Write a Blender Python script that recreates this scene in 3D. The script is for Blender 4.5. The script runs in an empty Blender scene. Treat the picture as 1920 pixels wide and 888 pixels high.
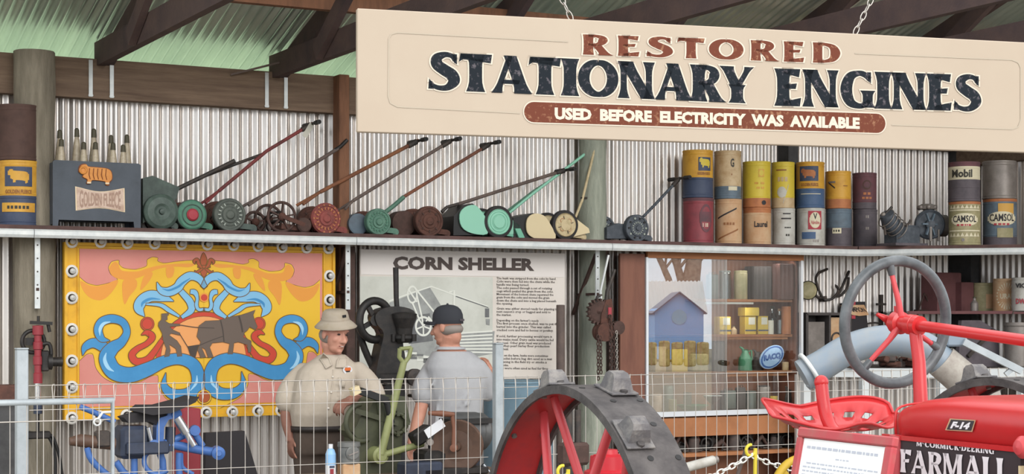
import bpy, math, random
from mathutils import Vector, Matrix
random.seed(7)
C = bpy.context.scene.collection
sc = bpy.context.scene
# ------------------------------------------------------------------ camera, sky, sun, exposure
FPX, CX, HY, EYE = 3200.0, 960.0, 600.0, 1.65
cd = bpy.data.cameras.new('camera'); cam = bpy.data.objects.new('camera', cd); C.objects.link(cam)
cam.location = (0, 0, EYE); cam.rotation_euler = (math.pi/2, 0, 0)
cd.sensor_width = 36; cd.lens = FPX*36/1920; cd.shift_y = (HY-444)/1920; cd.clip_end = 300
sc.camera = cam
wd = bpy.data.worlds.new('overcast_sky'); sc.world = wd; wd.use_nodes = True
_n = wd.node_tree.nodes; _bg = _n['Background']
_tc = _n.new('ShaderNodeTexCoord'); _sx = _n.new('ShaderNodeSeparateXYZ'); _rm = _n.new('ShaderNodeValToRGB')
wd.node_tree.links.new(_tc.outputs['Generated'], _sx.inputs[0]); wd.node_tree.links.new(_sx.outputs['Z'], _rm.inputs[0])
_rm.color_ramp.elements[0].color = (.80, .88, .96, 1); _rm.color_ramp.elements[1].color = (1, 1, 1, 1)
wd.node_tree.links.new(_rm.outputs[0], _bg.inputs[0]); _bg.inputs[1].default_value = 1.6
sl = bpy.data.lights.new('hazy_sun', 'SUN'); sl.energy = 1.5; sl.angle = math.radians(40); sl.color = (1, .97, .92)
so = bpy.data.objects.new('hazy_sun', sl); C.objects.link(so); so.location = (6, -10, 8)
so.rotation_euler = Vector((-.40, .80, -.40)).to_track_quat('-Z', 'Y').to_euler()
sc.view_settings.view_transform = 'Standard'; sc.view_settings.look = 'None'
sc.view_settings.gamma = 1; sc.view_settings.use_curve_mapping = False
sc.view_settings.exposure = 0.35
sc.cycles.max_bounces = 8; sc.cycles.diffuse_bounces = 4; sc.cycles.transparent_max_bounces = 12

# ------------------------------------------------------------------ materials
def lin(h):
    if not isinstance(h, str): return tuple(h)
    h = h.lstrip('#'); r = [int(h[i:i+2], 16)/255 for i in (0, 2, 4)]
    return tuple(c/12.92 if c <= .04045 else ((c+.055)/1.055)**2.4 for c in r)
MATS = {}
def M(name, c1, c2=None, scale=9, thr=.55, soft=.12, rough=.6, metal=0, bump=0, stretch=None, bscale=60, spec=.4):
    """principled paint/wood/metal; c2 = worn / stained patches through noise"""
    m = bpy.data.materials.new(name); m.use_nodes = True; MATS[name] = m
    nt = m.node_tree; N = nt.nodes; L = nt.links; b = N['Principled BSDF']
    b.inputs['Base Color'].default_value = (*lin(c1), 1); b.inputs['Roughness'].default_value = rough
    b.inputs['Metallic'].default_value = metal; b.inputs['Specular IOR Level'].default_value = spec
    if c2 or bump:
        tc = N.new('ShaderNodeTexCoord'); vec = tc.outputs['Object']
        if stretch:
            mp = N.new('ShaderNodeMapping'); mp.inputs['Scale'].default_value = stretch
            L.new(vec, mp.inputs[0]); vec = mp.outputs[0]
        if c2:
            nz = N.new('ShaderNodeTexNoise'); nz.inputs['Scale'].default_value = scale; nz.inputs['Detail'].default_value = 6
            nz.inputs['Roughness'].default_value = .65
            L.new(vec, nz.inputs['Vector'])
            r = N.new('ShaderNodeValToRGB'); e = r.color_ramp.elements
            e[0].position = max(0, thr-soft); e[1].position = min(1, thr+soft)
            e[0].color = (*lin(c1), 1); e[1].color = (*lin(c2), 1)
            L.new(nz.outputs['Fac'], r.inputs[0]); L.new(r.outputs[0], b.inputs['Base Color'])
        if bump:
            n2 = N.new('ShaderNodeTexNoise'); n2.inputs['Scale'].default_value = bscale; n2.inputs['Detail'].default_value = 4
            L.new(vec, n2.inputs['Vector']); bp = N.new('ShaderNodeBump'); bp.inputs['Strength'].default_value = bump
            bp.inputs['Distance'].default_value = .01
            L.new(n2.outputs['Fac'], bp.inputs['Height']); L.new(bp.outputs[0], b.inputs['Normal'])
    return m
def glassy(name, tint, refl, rough=0.0):
    m = bpy.data.materials.new(name); m.use_nodes = True; MATS[name] = m
    nt = m.node_tree; N = nt.nodes; L = nt.links; N.remove(N['Principled BSDF'])
    t = N.new('ShaderNodeBsdfTransparent'); t.inputs[0].default_value = (*lin(tint), 1)
    g = N.new('ShaderNodeBsdfGlossy'); g.inputs['Roughness'].default_value = rough
    x = N.new('ShaderNodeMixShader'); x.inputs[0].default_value = refl
    L.new(t.outputs[0], x.inputs[1]); L.new(g.outputs[0], x.inputs[2]); L.new(x.outputs[0], N['Material Output'].inputs[0])
# setting
M('wall_iron', '#d8d0c9', '#b9b1aa', scale=3, thr=.55, soft=.2, rough=.3, metal=.72, stretch=(1, 1, .25))
M('roof_iron', '#dbe6d8', '#b3c1b6', scale=4, thr=.5, soft=.25, rough=.3, metal=.6, stretch=(1.6, .25, .25))
M('beam_wood', '#86705d', '#624f42', scale=5, thr=.5, soft=.2, rough=.85, bump=.3, stretch=(.4, 4, 6))
M('truss_wood', '#5d4a44', '#46393a', scale=4, thr=.5, soft=.2, rough=.85, bump=.2)
M('orange_wood', '#8d6147', '#6a4936', scale=6, thr=.5, soft=.2, rough=.8, bump=.2, stretch=(3, 3, .5))
M('post_wood', '#8d8474', '#6b6355', scale=5, thr=.52, soft=.15, rough=.9, bump=.5, stretch=(3, 3, .5))
M('post_green', '#a3a697', '#83887b', scale=6, thr=.52, soft=.15, rough=.9, bump=.4, stretch=(3, 3, .5))
M('post_dark', '#4b4a4a', '#3a3939', scale=6, rough=.9)
M('shelf_wood', '#5d4440', '#45332f', scale=5, rough=.8)
M('galv', '#d9dad7', '#bfc3c3', scale=14, thr=.5, soft=.2, rough=.42, metal=.2)
M('galv_post', '#a7adb0', '#979da0', scale=10, rough=.45, metal=.25)
M('galv_wire', '#bfb8b0', rough=.45, metal=.5)
M('concrete', '#8b867e', '#77736c', scale=2, rough=.95, bump=.2)
M('gravel', '#9c9483', '#837b6a', scale=8, rough=1)
M('grass', '#b4c4a6', '#a3b592', scale=3, rough=1)
# signs
M('sign_cream', '#b5a693', '#ae9d8a', scale=1.3, thr=.5, soft=.3, rough=.55)
M('sign_white', '#e9dfd0', rough=.6)
M('letter_navy', '#161d24', '#5a555a', scale=34, thr=.60, soft=.05, rough=.6, spec=.15)
M('letter_brown', '#6a3828', '#94694f', scale=34, thr=.60, soft=.05, rough=.6, spec=.15)
M('letter_pale', '#cfc2b0', rough=.5)
M('sign_line', '#b0a390', rough=.6)
M('board_cream', '#d6cdc4', '#cfc5ba', scale=1.5, rough=.6)
M('board_head', '#dad2cc', rough=.6)
M('ink_brown', '#4b3f3a', rough=.6)
M('ink_text', '#57504c', rough=.7)
M('photo_light', '#c9c9bf', '#b5b5aa', scale=2.2, rough=.6)
M('photo_mid', '#9b9c98', '#81827f', scale=6, rough=.6)
M('photo_dark', '#6d6d6c', '#57575a', scale=8, rough=.6)
M('photo_pale', '#dadad0', rough=.6)
# mural
M('mu_yellow', '#e2b32a', '#dba826', scale=2, rough=.45)
M('mu_frame', '#dca622', '#c08b1c', scale=5, thr=.6, rough=.5, stretch=(1, 1, 1))
M('mu_pink', '#cf8579', '#c97a70', scale=2, rough=.5)
M('mu_orange', '#dd9237', rough=.5)
M('mu_peach', '#e39b5c', rough=.5)
M('mu_blue', '#3a84b7', '#4590c2', scale=4, rough=.5)
M('mu_lblue', '#7bb2d3', rough=.5)
M('mu_hi', '#9cc9e3', rough=.5)
M('mu_red', '#c13f2b', rough=.5)
M('mu_brown', '#a5502a', rough=.5)
M('mu_line', '#6b4a20', rough=.6)
M('mu_grey', '#67584e', rough=.6)
M('mu_dgrey', '#473d37', rough=.6)
M('lamp_white', '#d9d4cc', rough=.4)
M('lamp_glass', '#b9b7b2', rough=.15, spec=.8)
M('lamp_dark', '#3b332b', rough=.5)
# general paints
M('black', '#1d1c1c', rough=.5)
M('black_iron', '#2a2827', '#3a3532', scale=18, rough=.5, metal=.3)
M('dark_iron', '#3d3937', '#524740', scale=16, rough=.6, metal=.3)
M('rust', '#5d3d33', '#4a322b', scale=16, rough=.85, bump=.2)
M('rust_dark', '#46352f', '#57403a', scale=14, rough=.85)
M('rust_red', '#8e4a44', '#71403b', scale=20, rough=.8)
M('handle_rust', '#6a463a', '#87543c', scale=7, rough=.8)
M('handle_orange', '#8b5a3c', '#6a4434', scale=8, rough=.8)
M('handle_grey', '#5e514c', '#6f5f57', scale=8, rough=.8)
M('handle_red', '#7d3a39', '#5b3332', scale=8, rough=.7)
M('moss', '#3b4641', '#4c5a52', scale=10, rough=.5)
M('green_disc', '#435049', '#55655c', scale=14, rough=.5)
M('green_mow', '#4d7160', '#5f8571', scale=18, rough=.55)
M('green_mow2', '#4c7d66', '#3f6855', scale=12, rough=.5)
M('grey_disc', '#585d55', '#454b45', scale=18, rough=.6)
M('pale_letter', '#9aa096', rough=.6)
M('mint', '#8cc6ac', rough=.45)
M('mint_d', '#6fb094', rough=.45)
M('cream_mow', '#d5c39c', rough=.5)
M('cream_dirty', '#c6b48e', '#a6936d', scale=20, thr=.58, rough=.6)
M('tyre', '#302d2d', rough=.8)
M('slate', '#43484f', '#565b62', scale=16, rough=.6)
M('tag', '#c6c2b5', rough=.7)
M('crate_blue', '#494f58', '#40464e', scale=6, rough=.55)
M('glass_bottle', '#b3a58e', '#8e7f69', scale=22, thr=.55, rough=.35)
M('glass_dark', '#5f5144', rough=.3)
M('cap_dark', '#4b4636', rough=.6)
M('ram_orange', '#d08a40', '#c27b33', scale=20, rough=.5)
M('ram_pale', '#dcc7a6', rough=.5)
M('ram_line', '#7a3f1d', rough=.6)
M('label_pink', '#cbb3a2', '#b39683', scale=20, rough=.6)
M('label_dim', '#a08272', rough=.6)
# drums
M('d_yellow', '#cf9c3a', '#b98430', scale=9, thr=.6, rough=.5)
M('d_lemon', '#cdb53d', '#bba53a', scale=6, thr=.6, rough=.5)
M('d_navy', '#39435a', '#474e63', scale=9, rough=.55)
M('d_blue', '#41587a', '#4f6583', scale=9, rough=.55)
M('d_red', '#8d3f46', '#783a40', scale=8, rough=.55)
M('d_cream', '#c3ab88', '#ac8e66', scale=9, thr=.55, rough=.6)
M('d_tan', '#b98f68', '#c3a482', scale=7, thr=.5, rough=.6)
M('d_white', '#bdbab2', '#a59f95', scale=9, rough=.55)
M('d_grey', '#8f8781', '#7b736d', scale=8, thr=.5, rough=.45, metal=.3)
M('d_orange', '#b5744a', '#9d5f3f', scale=9, rough=.65)
M('d_rust', '#564039', '#493630', scale=7, rough=.8)
M('d_maroon', '#6b444a', '#5a4146', scale=10, rough=.7)
M('d_mauve', '#5e565b', '#4d474c', scale=9, rough=.7)
M('d_steel', '#62717d', '#565f68', scale=9, rough=.6)
M('d_camsol', '#8e8763', '#a59a78', scale=16, rough=.6)
M('d_lid', '#6b5b50', '#58493f', scale=10, rough=.6, metal=.3)
M('lbl_cream', '#d2c8ac', rough=.6)
M('lbl_ink', '#38352f', rough=.6)
M('lbl_teal', '#5f7d73', rough=.6)
M('lbl_amber', '#c99a4a', rough=.6)
M('lbl_red', '#a53a44', rough=.6)
M('lbl_brown', '#8b5a35', rough=.6)
M('lbl_black', '#2b2729', rough=.6)
# cabinet / right display
M('cab_wood', '#7d5140', '#6d4436', scale=4, rough=.55, stretch=(3, 3, .5))
M('cab_back', '#98684f', '#875a45', scale=4, rough=.7)
M('cab_board', '#aa7048', '#98633f', scale=4, rough=.6)
M('alu', '#d7d9dc', rough=.4, metal=.3)
glassy('pane', '#f4f7f6', .30); glassy('pane_clear', '#f6f8f7', .10)
glassy('jar', '#c9d2c8', .22, .05)
M('white_box', '#d6d2c4', rough=.6)
M('yellow_box', '#c9ac48', rough=.6)
M('racq_blue', '#3d5f9a', rough=.4)
M('racq_sky', '#9ab6d6', rough=.4)
M('cup_blue', '#4a86b8', rough=.4)
M('jug_green', '#3f7a5a', rough=.4)
M('tin_grey', '#70756f', '#5d625f', scale=12, rough=.5, metal=.4)
M('box_dark', '#4a4442', '#3d3836', scale=10, rough=.7)
M('box_brown', '#6a4a44', '#5b403b', scale=8, rough=.7)
M('box_rust', '#734a4a', '#664141', scale=8, rough=.7)
M('paper', '#f4f5f2', rough=.7)
M('paper_ink', '#b9bcc6', rough=.7)
M('bench', '#cdd0d0', rough=.6)
M('junk', '#4b4340', '#5c4c45', scale=20, rough=.8)
# machines
M('farm_red', '#c02a2c', '#b22629', scale=3, thr=.6, rough=.28, spec=.55)
M('farm_red_dull', '#a92d2e', '#8a3034', scale=5, thr=.58, rough=.5)
M('pole_red', '#c4474b', rough=.35)
M('sign_red', '#b8494f', '#a8655f', scale=9, thr=.58, rough=.5)
M('decal_black', '#3a3436', rough=.5)
M('white_paint', '#e8e4e6', rough=.5)
M('steel_rim', '#413d3d', '#5f5a58', scale=10, thr=.52, soft=.15, rough=.6, metal=.3, bump=.25)
M('lug_steel', '#625f60', '#8a8580', scale=16, thr=.55, rough=.6, metal=.3, bump=.3)
M('bakelite', '#43474a', '#6c7072', scale=12, thr=.5, soft=.2, rough=.35)
M('pipe_grey', '#7d8a96', '#8b8f90', scale=6, thr=.55, rough=.45)
M('pipe_worn', '#a59f95', '#8a8078', scale=14, rough=.7)
M('blue_paint', '#476ba8', '#3c5f98', scale=6, rough=.4)
M('chrome', '#d8dadd', rough=.2, metal=.9)
M('navy_block', '#333a4b', '#272c38', scale=8, rough=.5)
M('red_tin', '#8e3038', rough=.5)
M('board_black', '#2d2a2c', rough=.8)
M('olive', '#4b4d38', '#3d3e30', scale=9, rough=.55)
M('olive_light', '#8a8e5e', '#7b7f52', scale=9, rough=.5)
M('mach_brown', '#5c4436', '#4b382e', scale=12, rough=.6)
M('drum_grey', '#5d5d5d', '#6f6d6a', scale=8, rough=.45, metal=.4)
M('copper_ring', '#9a6b55', rough=.4, metal=.5)
M('handle_wood', '#7a4f3c', rough=.55)
M('white_label', '#d6d6d8', rough=.6)
M('cast_grey', '#70706d', '#5f5f5c', scale=14, rough=.6, metal=.2)
M('tank_blue', '#6f8896', '#647b88', scale=5, rough=.6)
M('hook_yellow', '#d8c43e', rough=.45)
M('wheel_yellow', '#bd9a2b', rough=.5)
M('chain_white', '#e4e2da', rough=.5)
M('red_engine', '#b3222c', rough=.4)
M('bottle_sky', '#8db7dd', rough=.4)
# people
M('skin1', '#c48f7a', '#b97c69', scale=9, thr=.55, rough=.55)
M('skin_arm', '#8d6252', '#7d5547', scale=9, rough=.6)
M('skin2', '#c28c76', '#b67c66', scale=9, rough=.55)
M('shirt_tan', '#b9ac9c', '#b0a392', scale=7, rough=.85, bump=.5, bscale=14)
M('shirt_grey', '#aaa9aa', '#a09fa1', scale=6, rough=.9, bump=.5, bscale=12)
M('trousers', '#55483f', '#4a3f38', scale=7, rough=.9)
M('jeans', '#3a3c44', '#30323a', scale=7, rough=.9)
M('belt', '#2c2522', rough=.5)
M('hat_tan', '#ab9e8d', '#a2947f', scale=12, rough=.9)
M('cap_black', '#34353a', rough=.85)
M('hair_grey', '#8f857d', rough=.8)
M('eye_dark', '#2b211d', rough=.3)
M('mouth', '#8a4c45', rough=.5)
M('teeth', '#e2d8cc', rough=.4)
M('button', '#d8cfc2', rough=.5)
M('badge_orange', '#d0662a', rough=.6)
# beyond the shed
M('shed_blue', '#7db4ec', rough=.6)
M('shed_roof', '#ebebe8', rough=.6)
M('bark', '#a39488', '#7d7068', scale=6, rough=.9)
M('hay', '#cbb57c', '#a38c58', scale=8, rough=.9)

# ------------------------------------------------------------------ frames and mesh builder
class Fr:
    """a local frame on the ground: x along, y away from the viewer, z up"""
    def __init__(s, ox, oy, ang):
        s.O = Vector((ox, oy, 0)); s.a = ang; s.c = math.cos(ang); s.s = math.sin(ang)
    def w(s, p): return Vector((s.O.x+p[0]*s.c-p[1]*s.s, s.O.y+p[0]*s.s+p[1]*s.c, p[2]))
    def l(s, p):
        x, y = p[0]-s.O.x, p[1]-s.O.y
        return Vector((x*s.c+y*s.s, -x*s.s+y*s.c, p[2]))
    def at(s, px, py, y=0):
        c = s.l((0, 0, EYE)); e = s.l(((px-CX)/FPX, 1, EYE+(HY-py)/FPX)); d = e-c
        t = (y-c.y)/d.y
        return Vector((c.x+t*d.x, y, EYE+t*d.z))
    def mpp(s, px, y=0):
        """metres per photo pixel at that column on plane y"""
        p = s.w(s.at(px, HY, y)); return p.y/FPX
def pxz(px, py, Z): return Vector(((px-CX)/FPX*Z, Z, EYE+(HY-py)/FPX*Z))
TH = math.radians(28)
WL = Fr(-12.17*math.sin(TH), 12.17*math.cos(TH), TH)          # back wall: y = 0, the viewer is at y = -12.17
REG = {}
def tag(o, label=None, cat=None, group=None, kind=None):
    if label: o['label'] = label
    if cat: o['category'] = cat
    if group: o['group'] = group
    if kind: o['kind'] = kind
def thing(fr, name, org, label, cat, group=None):
    o = bpy.data.objects.new(name, None); C.objects.link(o); o.empty_display_size = .1
    o.location = fr.w(org); o.rotation_euler = (0, 0, fr.a); REG[o.name] = Vector(org)
    tag(o, label, cat, group); return o
def cr(pts, n=6, closed=False):
    """Catmull-Rom through points (any dimension)"""
    P = [Vector(p) for p in pts]; out = []; m = len(P)
    segs = m if closed else m-1
    for i in range(segs):
        p0 = P[(i-1) % m] if closed or i > 0 else P[0]*2-P[1]
        p1, p2 = P[i], P[(i+1) % m]
        p3 = P[(i+2) % m] if closed or i+2 < m else P[-1]*2-P[-2]
        for k in range(n):
            t = k/n
            out.append(.5*((2*p1)+(p2-p0)*t+(2*p0-5*p1+4*p2-p3)*t*t+(3*p1-p0-3*p2+p3)*t**3))
    if not closed: out.append(P[-1])
    return out
def basis(d):
    d = Vector(d).normalized(); a = Vector((0, 0, 1)) if abs(d.z) < .9 else Vector((1, 0, 0))
    u = d.cross(a).normalized(); return u, d.cross(u).normalized()
class MB:
    def __init__(s): s.v = []; s.f = []; s.mi = []; s.sm = []; s.mats = []
    def _m(s, m):
        if m not in s.mats: s.mats.append(m)
        return s.mats.index(m)
    def raw(s, vs, fs, m, smooth=False):
        b = len(s.v); s.v += [Vector(v) for v in vs]; k = s._m(m)
        for f in fs: s.f.append([b+i for i in f]); s.mi.append(k); s.sm.append(smooth)
        return s
    def box(s, c, d, m, rot=None, ch=0):
        hx, hy, hz = d[0]/2, d[1]/2, d[2]/2
        if ch:
            ch = min(ch, hx*.9, hy*.9, hz*.9); vs = []
            for sx in (-1, 1):
                for sy in (-1, 1):
                    for sz in (-1, 1):
                        vs += [(sx*hx, sy*(hy-ch), sz*(hz-ch)), (sx*(hx-ch), sy*hy, sz*(hz-ch)), (sx*(hx-ch), sy*(hy-ch), sz*hz)]
            def I(x, y, z, a): return ((x > 0)*4+(y > 0)*2+(z > 0))*3+a
            fs = []
            for q in (-1, 1):
                fs += [[I(q, a, b, 0) for a, b in ((-1, -1), (1, -1), (1, 1), (-1, 1))], [I(a, q, b, 1) for a, b in ((-1, -1), (1, -1), (1, 1), (-1, 1))],
                       [I(a, b, q, 2) for a, b in ((-1, -1), (1, -1), (1, 1), (-1, 1))]]
                for r in (-1, 1):
                    fs += [[I(q, r, -1, 0), I(q, r, 1, 0), I(q, r, 1, 1), I(q, r, -1, 1)], [I(q, -1, r, 0), I(q, 1, r, 0), I(q, 1, r, 2), I(q, -1, r, 2)],
                           [I(-1, q, r, 1), I(1, q, r, 1), I(1, q, r, 2), I(-1, q, r, 2)]]
                    for t in (-1, 1): fs.append([I(q, r, t, 0), I(q, r, t, 1), I(q, r, t, 2)])
        else:
            vs = [(x, y, z) for x in (-hx, hx) for y in (-hy, hy) for z in (-hz, hz)]
            fs = [(0, 1, 3, 2), (4, 6, 7, 5), (0, 4, 5, 1), (2, 3, 7, 6), (0, 2, 6, 4), (1, 5, 7, 3)]
        R = rot if rot is not None else Matrix.Identity(3); c = Vector(c)
        return s.raw([c+R@Vector(v) for v in vs], fs, m)
    def bar(s, p0, p1, w, h, m, up=(0, 0, 1)):
        """box beam from p0 to p1, w across, h along 'up'"""
        p0, p1 = Vector(p0), Vector(p1); d = (p1-p0).normalized(); x = d.cross(Vector(up)).normalized(); z = x.cross(d)
        R = Matrix((x, d, z)).transposed()
        return s.box((p0+p1)/2, (w, (p1-p0).length, h), m, R)
    def tube(s, path, r, m, n=8, closed=False, caps=True, sm=True):
        P = [Vector(p) for p in path]; k = len(P)
        R = list(r) if hasattr(r, '__len__') else [r]*k
        vs = []; u = None
        for i in range(k):
            if closed: d = P[(i+1) % k]-P[(i-1) % k]
            else: d = P[min(i+1, k-1)]-P[max(i-1, 0)]
            if d.length < 1e-9: d = Vector((0, 0, 1))
            d.normalize()
            if u is None: u, _ = basis(d)
            else:
                u = u-d*u.dot(d)
                u = u.normalized() if u.length > 1e-6 else basis(d)[0]
            w = d.cross(u)
            for j in range(n):
                a = 2*math.pi*j/n; vs.append(P[i]+(u*math.cos(a)+w*math.sin(a))*R[i])
        fs = []
        for i in range(k if closed else k-1):
            for j in range(n):
                a, b = i*n+j, i*n+(j+1) % n; i2 = (i+1) % k
                fs.append((a, b, i2*n+(j+1) % n, i2*n+j))
        s.raw(vs, fs, m, sm)
        if caps and not closed:
            s.raw(vs[:n], [tuple(range(n))[::-1]], m); s.raw(vs[-n:], [tuple(range(n))], m)
        return s
    def cyl(s, p0, p1, r, m, n=16, r1=None, sm=True):
        return s.tube([p0, p1], [r, r if r1 is None else r1], m, n, sm=sm)
    def lathe(s, o, ax, prof, m, n=24, sm=True, a0=0):
        """prof: list of (distance along ax, radius[, material])"""
        o = Vector(o); ax = Vector(ax).normalized(); u, w = basis(ax)
        for i in range(len(prof)-1):
            p, q = prof[i], prof[i+1]; mm = q[2] if len(q) > 2 else m; vs = []
            for h, r in (p[:2], q[:2]):
                for j in range(n):
                    a = a0+2*math.pi*j/n; vs.append(o+ax*h+(u*math.cos(a)+w*math.sin(a))*max(r, 1e-4))
            s.raw(vs, [(j, (j+1) % n, n+(j+1) % n, n+j) for j in range(n)], mm, sm)
        return s
    def ball(s, c, r, m, n=12, k=8, R=None):
        r = r if hasattr(r, '__len__') else (r, r, r); c = Vector(c); vs = []; fs = []
        R = R or Matrix.Identity(3)
        for i in range(k+1):
            t = math.pi*i/k
            for j in range(n):
                a = 2*math.pi*j/n
                vs.append(c+R@Vector((r[0]*math.sin(t)*math.cos(a), r[1]*math.sin(t)*math.sin(a), r[2]*math.cos(t))))
        for i in range(k):
            for j in range(n): fs.append((i*n+j, (i+1)*n+j, (i+1)*n+(j+1) % n, i*n+(j+1) % n))
        return s.raw(vs, fs, m, True)
    def torus(s, c, ax, R, r, m, n=32, k=8, a0=0, a1=None):
        c = Vector(c); u, w = basis(ax); full = a1 is None; a1 = a0+2*math.pi if full else a1
        pts = [c+(u*math.cos(a0+(a1-a0)*i/n)+w*math.sin(a0+(a1-a0)*i/n))*R for i in range(n if full else n+1)]
        return s.tube(pts, r, m, k, closed=full)
    def prism(s, pts, y0, y1, m, side=None, fn=None):
        """polygon in (x, z) pushed from y0 (front) to y1"""
        f = fn or (lambda x, y, z: Vector((x, y, z)))
        n = len(pts); a = [f(p[0], y0, p[1]) for p in pts]; b = [f(p[0], y1, p[1]) for p in pts]
        s.raw(a, [tuple(range(n))], m); s.raw(b, [tuple(range(n))[::-1]], side or m)
        return s.raw(a+b, [(i, (i+1) % n, n+(i+1) % n, n+i) for i in range(n)], side or m)
    def flat(s, pts, fn, m):
        return s.raw([fn(p[0], p[1]) for p in pts], [tuple(range(len(pts)))], m)
    def mapped(s, tm, fn, m):
        return s.raw([fn(v[0], v[1]) for v in tm[0]], tm[1], m)
    def loft(s, rings, m, cap=True):
        n = len(rings[0]); vs = [p for r in rings for p in r]; fs = []
        for i in range(len(rings)-1):
            for j in range(n): fs.append((i*n+j, i*n+(j+1) % n, (i+1)*n+(j+1) % n, (i+1)*n+j))
        s.raw(vs, fs, m, True)
        if cap: s.raw(rings[0], [tuple(range(n))[::-1]], m, True); s.raw(rings[-1], [tuple(range(n))], m, True)
        return s
    def build(s, name, parent=None, fr=None, org=(0, 0, 0), remesh=0, smooth_it=0, **k):
        org = REG[parent.name] if parent is not None else Vector(org)
        me = bpy.data.meshes.new(name); me.from_pydata([v-org for v in s.v], [], s.f)
        for m in s.mats: me.materials.append(MATS[m])
        me.polygons.foreach_set('material_index', s.mi); me.polygons.foreach_set('use_smooth', s.sm); me.update()
        o = bpy.data.objects.new(name, me); C.objects.link(o)
        if remesh:
            md = o.modifiers.new('r', 'REMESH'); md.mode = 'VOXEL'; md.voxel_size = remesh; md.use_smooth_shade = True
            if smooth_it:
                m2 = o.modifiers.new('s', 'SMOOTH'); m2.iterations = smooth_it; m2.factor = .5
            dg = bpy.context.evaluated_depsgraph_get()
            m3 = bpy.data.meshes.new_from_object(o.evaluated_get(dg)); o.modifiers.clear(); o.data = m3
            if not m3.materials:
                for m in s.mats: m3.materials.append(MATS[m])
        if parent is not None: o.parent = parent
        elif fr is not None: o.location = fr.w(org); o.rotation_euler = (0, 0, fr.a)
        REG[o.name] = org; tag(o, **k)
        return o
def weld(o):
    import bmesh
    bm = bmesh.new(); bm.from_mesh(o.data); bmesh.ops.remove_doubles(bm, verts=bm.verts, dist=1e-5); bm.to_mesh(o.data); bm.free()

# ------------------------------------------------------------------ lettering
TCACHE = {}
def sans(txt, bold=.0, res=2):
    key = (txt, bold)
    if key not in TCACHE:
        cu = bpy.data.curves.new('t', 'FONT'); cu.body = txt; cu.resolution_u = res; cu.offset = bold; cu.fill_mode = 'FRONT'
        o = bpy.data.objects.new('t', cu); C.objects.link(o)
        me = bpy.data.meshes.new_from_object(o.evaluated_get(bpy.context.evaluated_depsgraph_get()))
        vs = [v.co.to_2d() for v in me.vertices]; fs = [tuple(p.vertices) for p in me.polygons]
        bpy.data.objects.remove(o); bpy.data.curves.remove(cu); bpy.data.meshes.remove(me)
        TCACHE[key] = (vs, fs)
    return TCACHE[key]
def norm(tm):
    vs, fs = tm; x0 = min(v[0] for v in vs); x1 = max(v[0] for v in vs); y0 = min(v[1] for v in vs); y1 = max(v[1] for v in vs)
    return [((v[0]-x0)/(x1-x0), (v[1]-y0)/(y1-y0)) for v in vs], fs
def ribbon(path, wid, n=5):
    """variable-width 2-D stroke as a polygon strip -> (verts, faces)"""
    P = cr([(p[0], p[1], w) for p, w in zip(path, wid)], n); L = []; R = []
    for i, p in enumerate(P):
        d = P[min(i+1, len(P)-1)]-P[max(i-1, 0)]; d = Vector((d.x, d.y)); d = d.normalized() if d.length else Vector((1, 0))
        nn = Vector((-d.y, d.x))*max(p.z, .001)/2; q = Vector((p.x, p.y)); L.append(q+nn); R.append(q-nn)
    k = len(P); return L+R, [(i, i+1, k+i+1, k+i) for i in range(k-1)]
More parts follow.
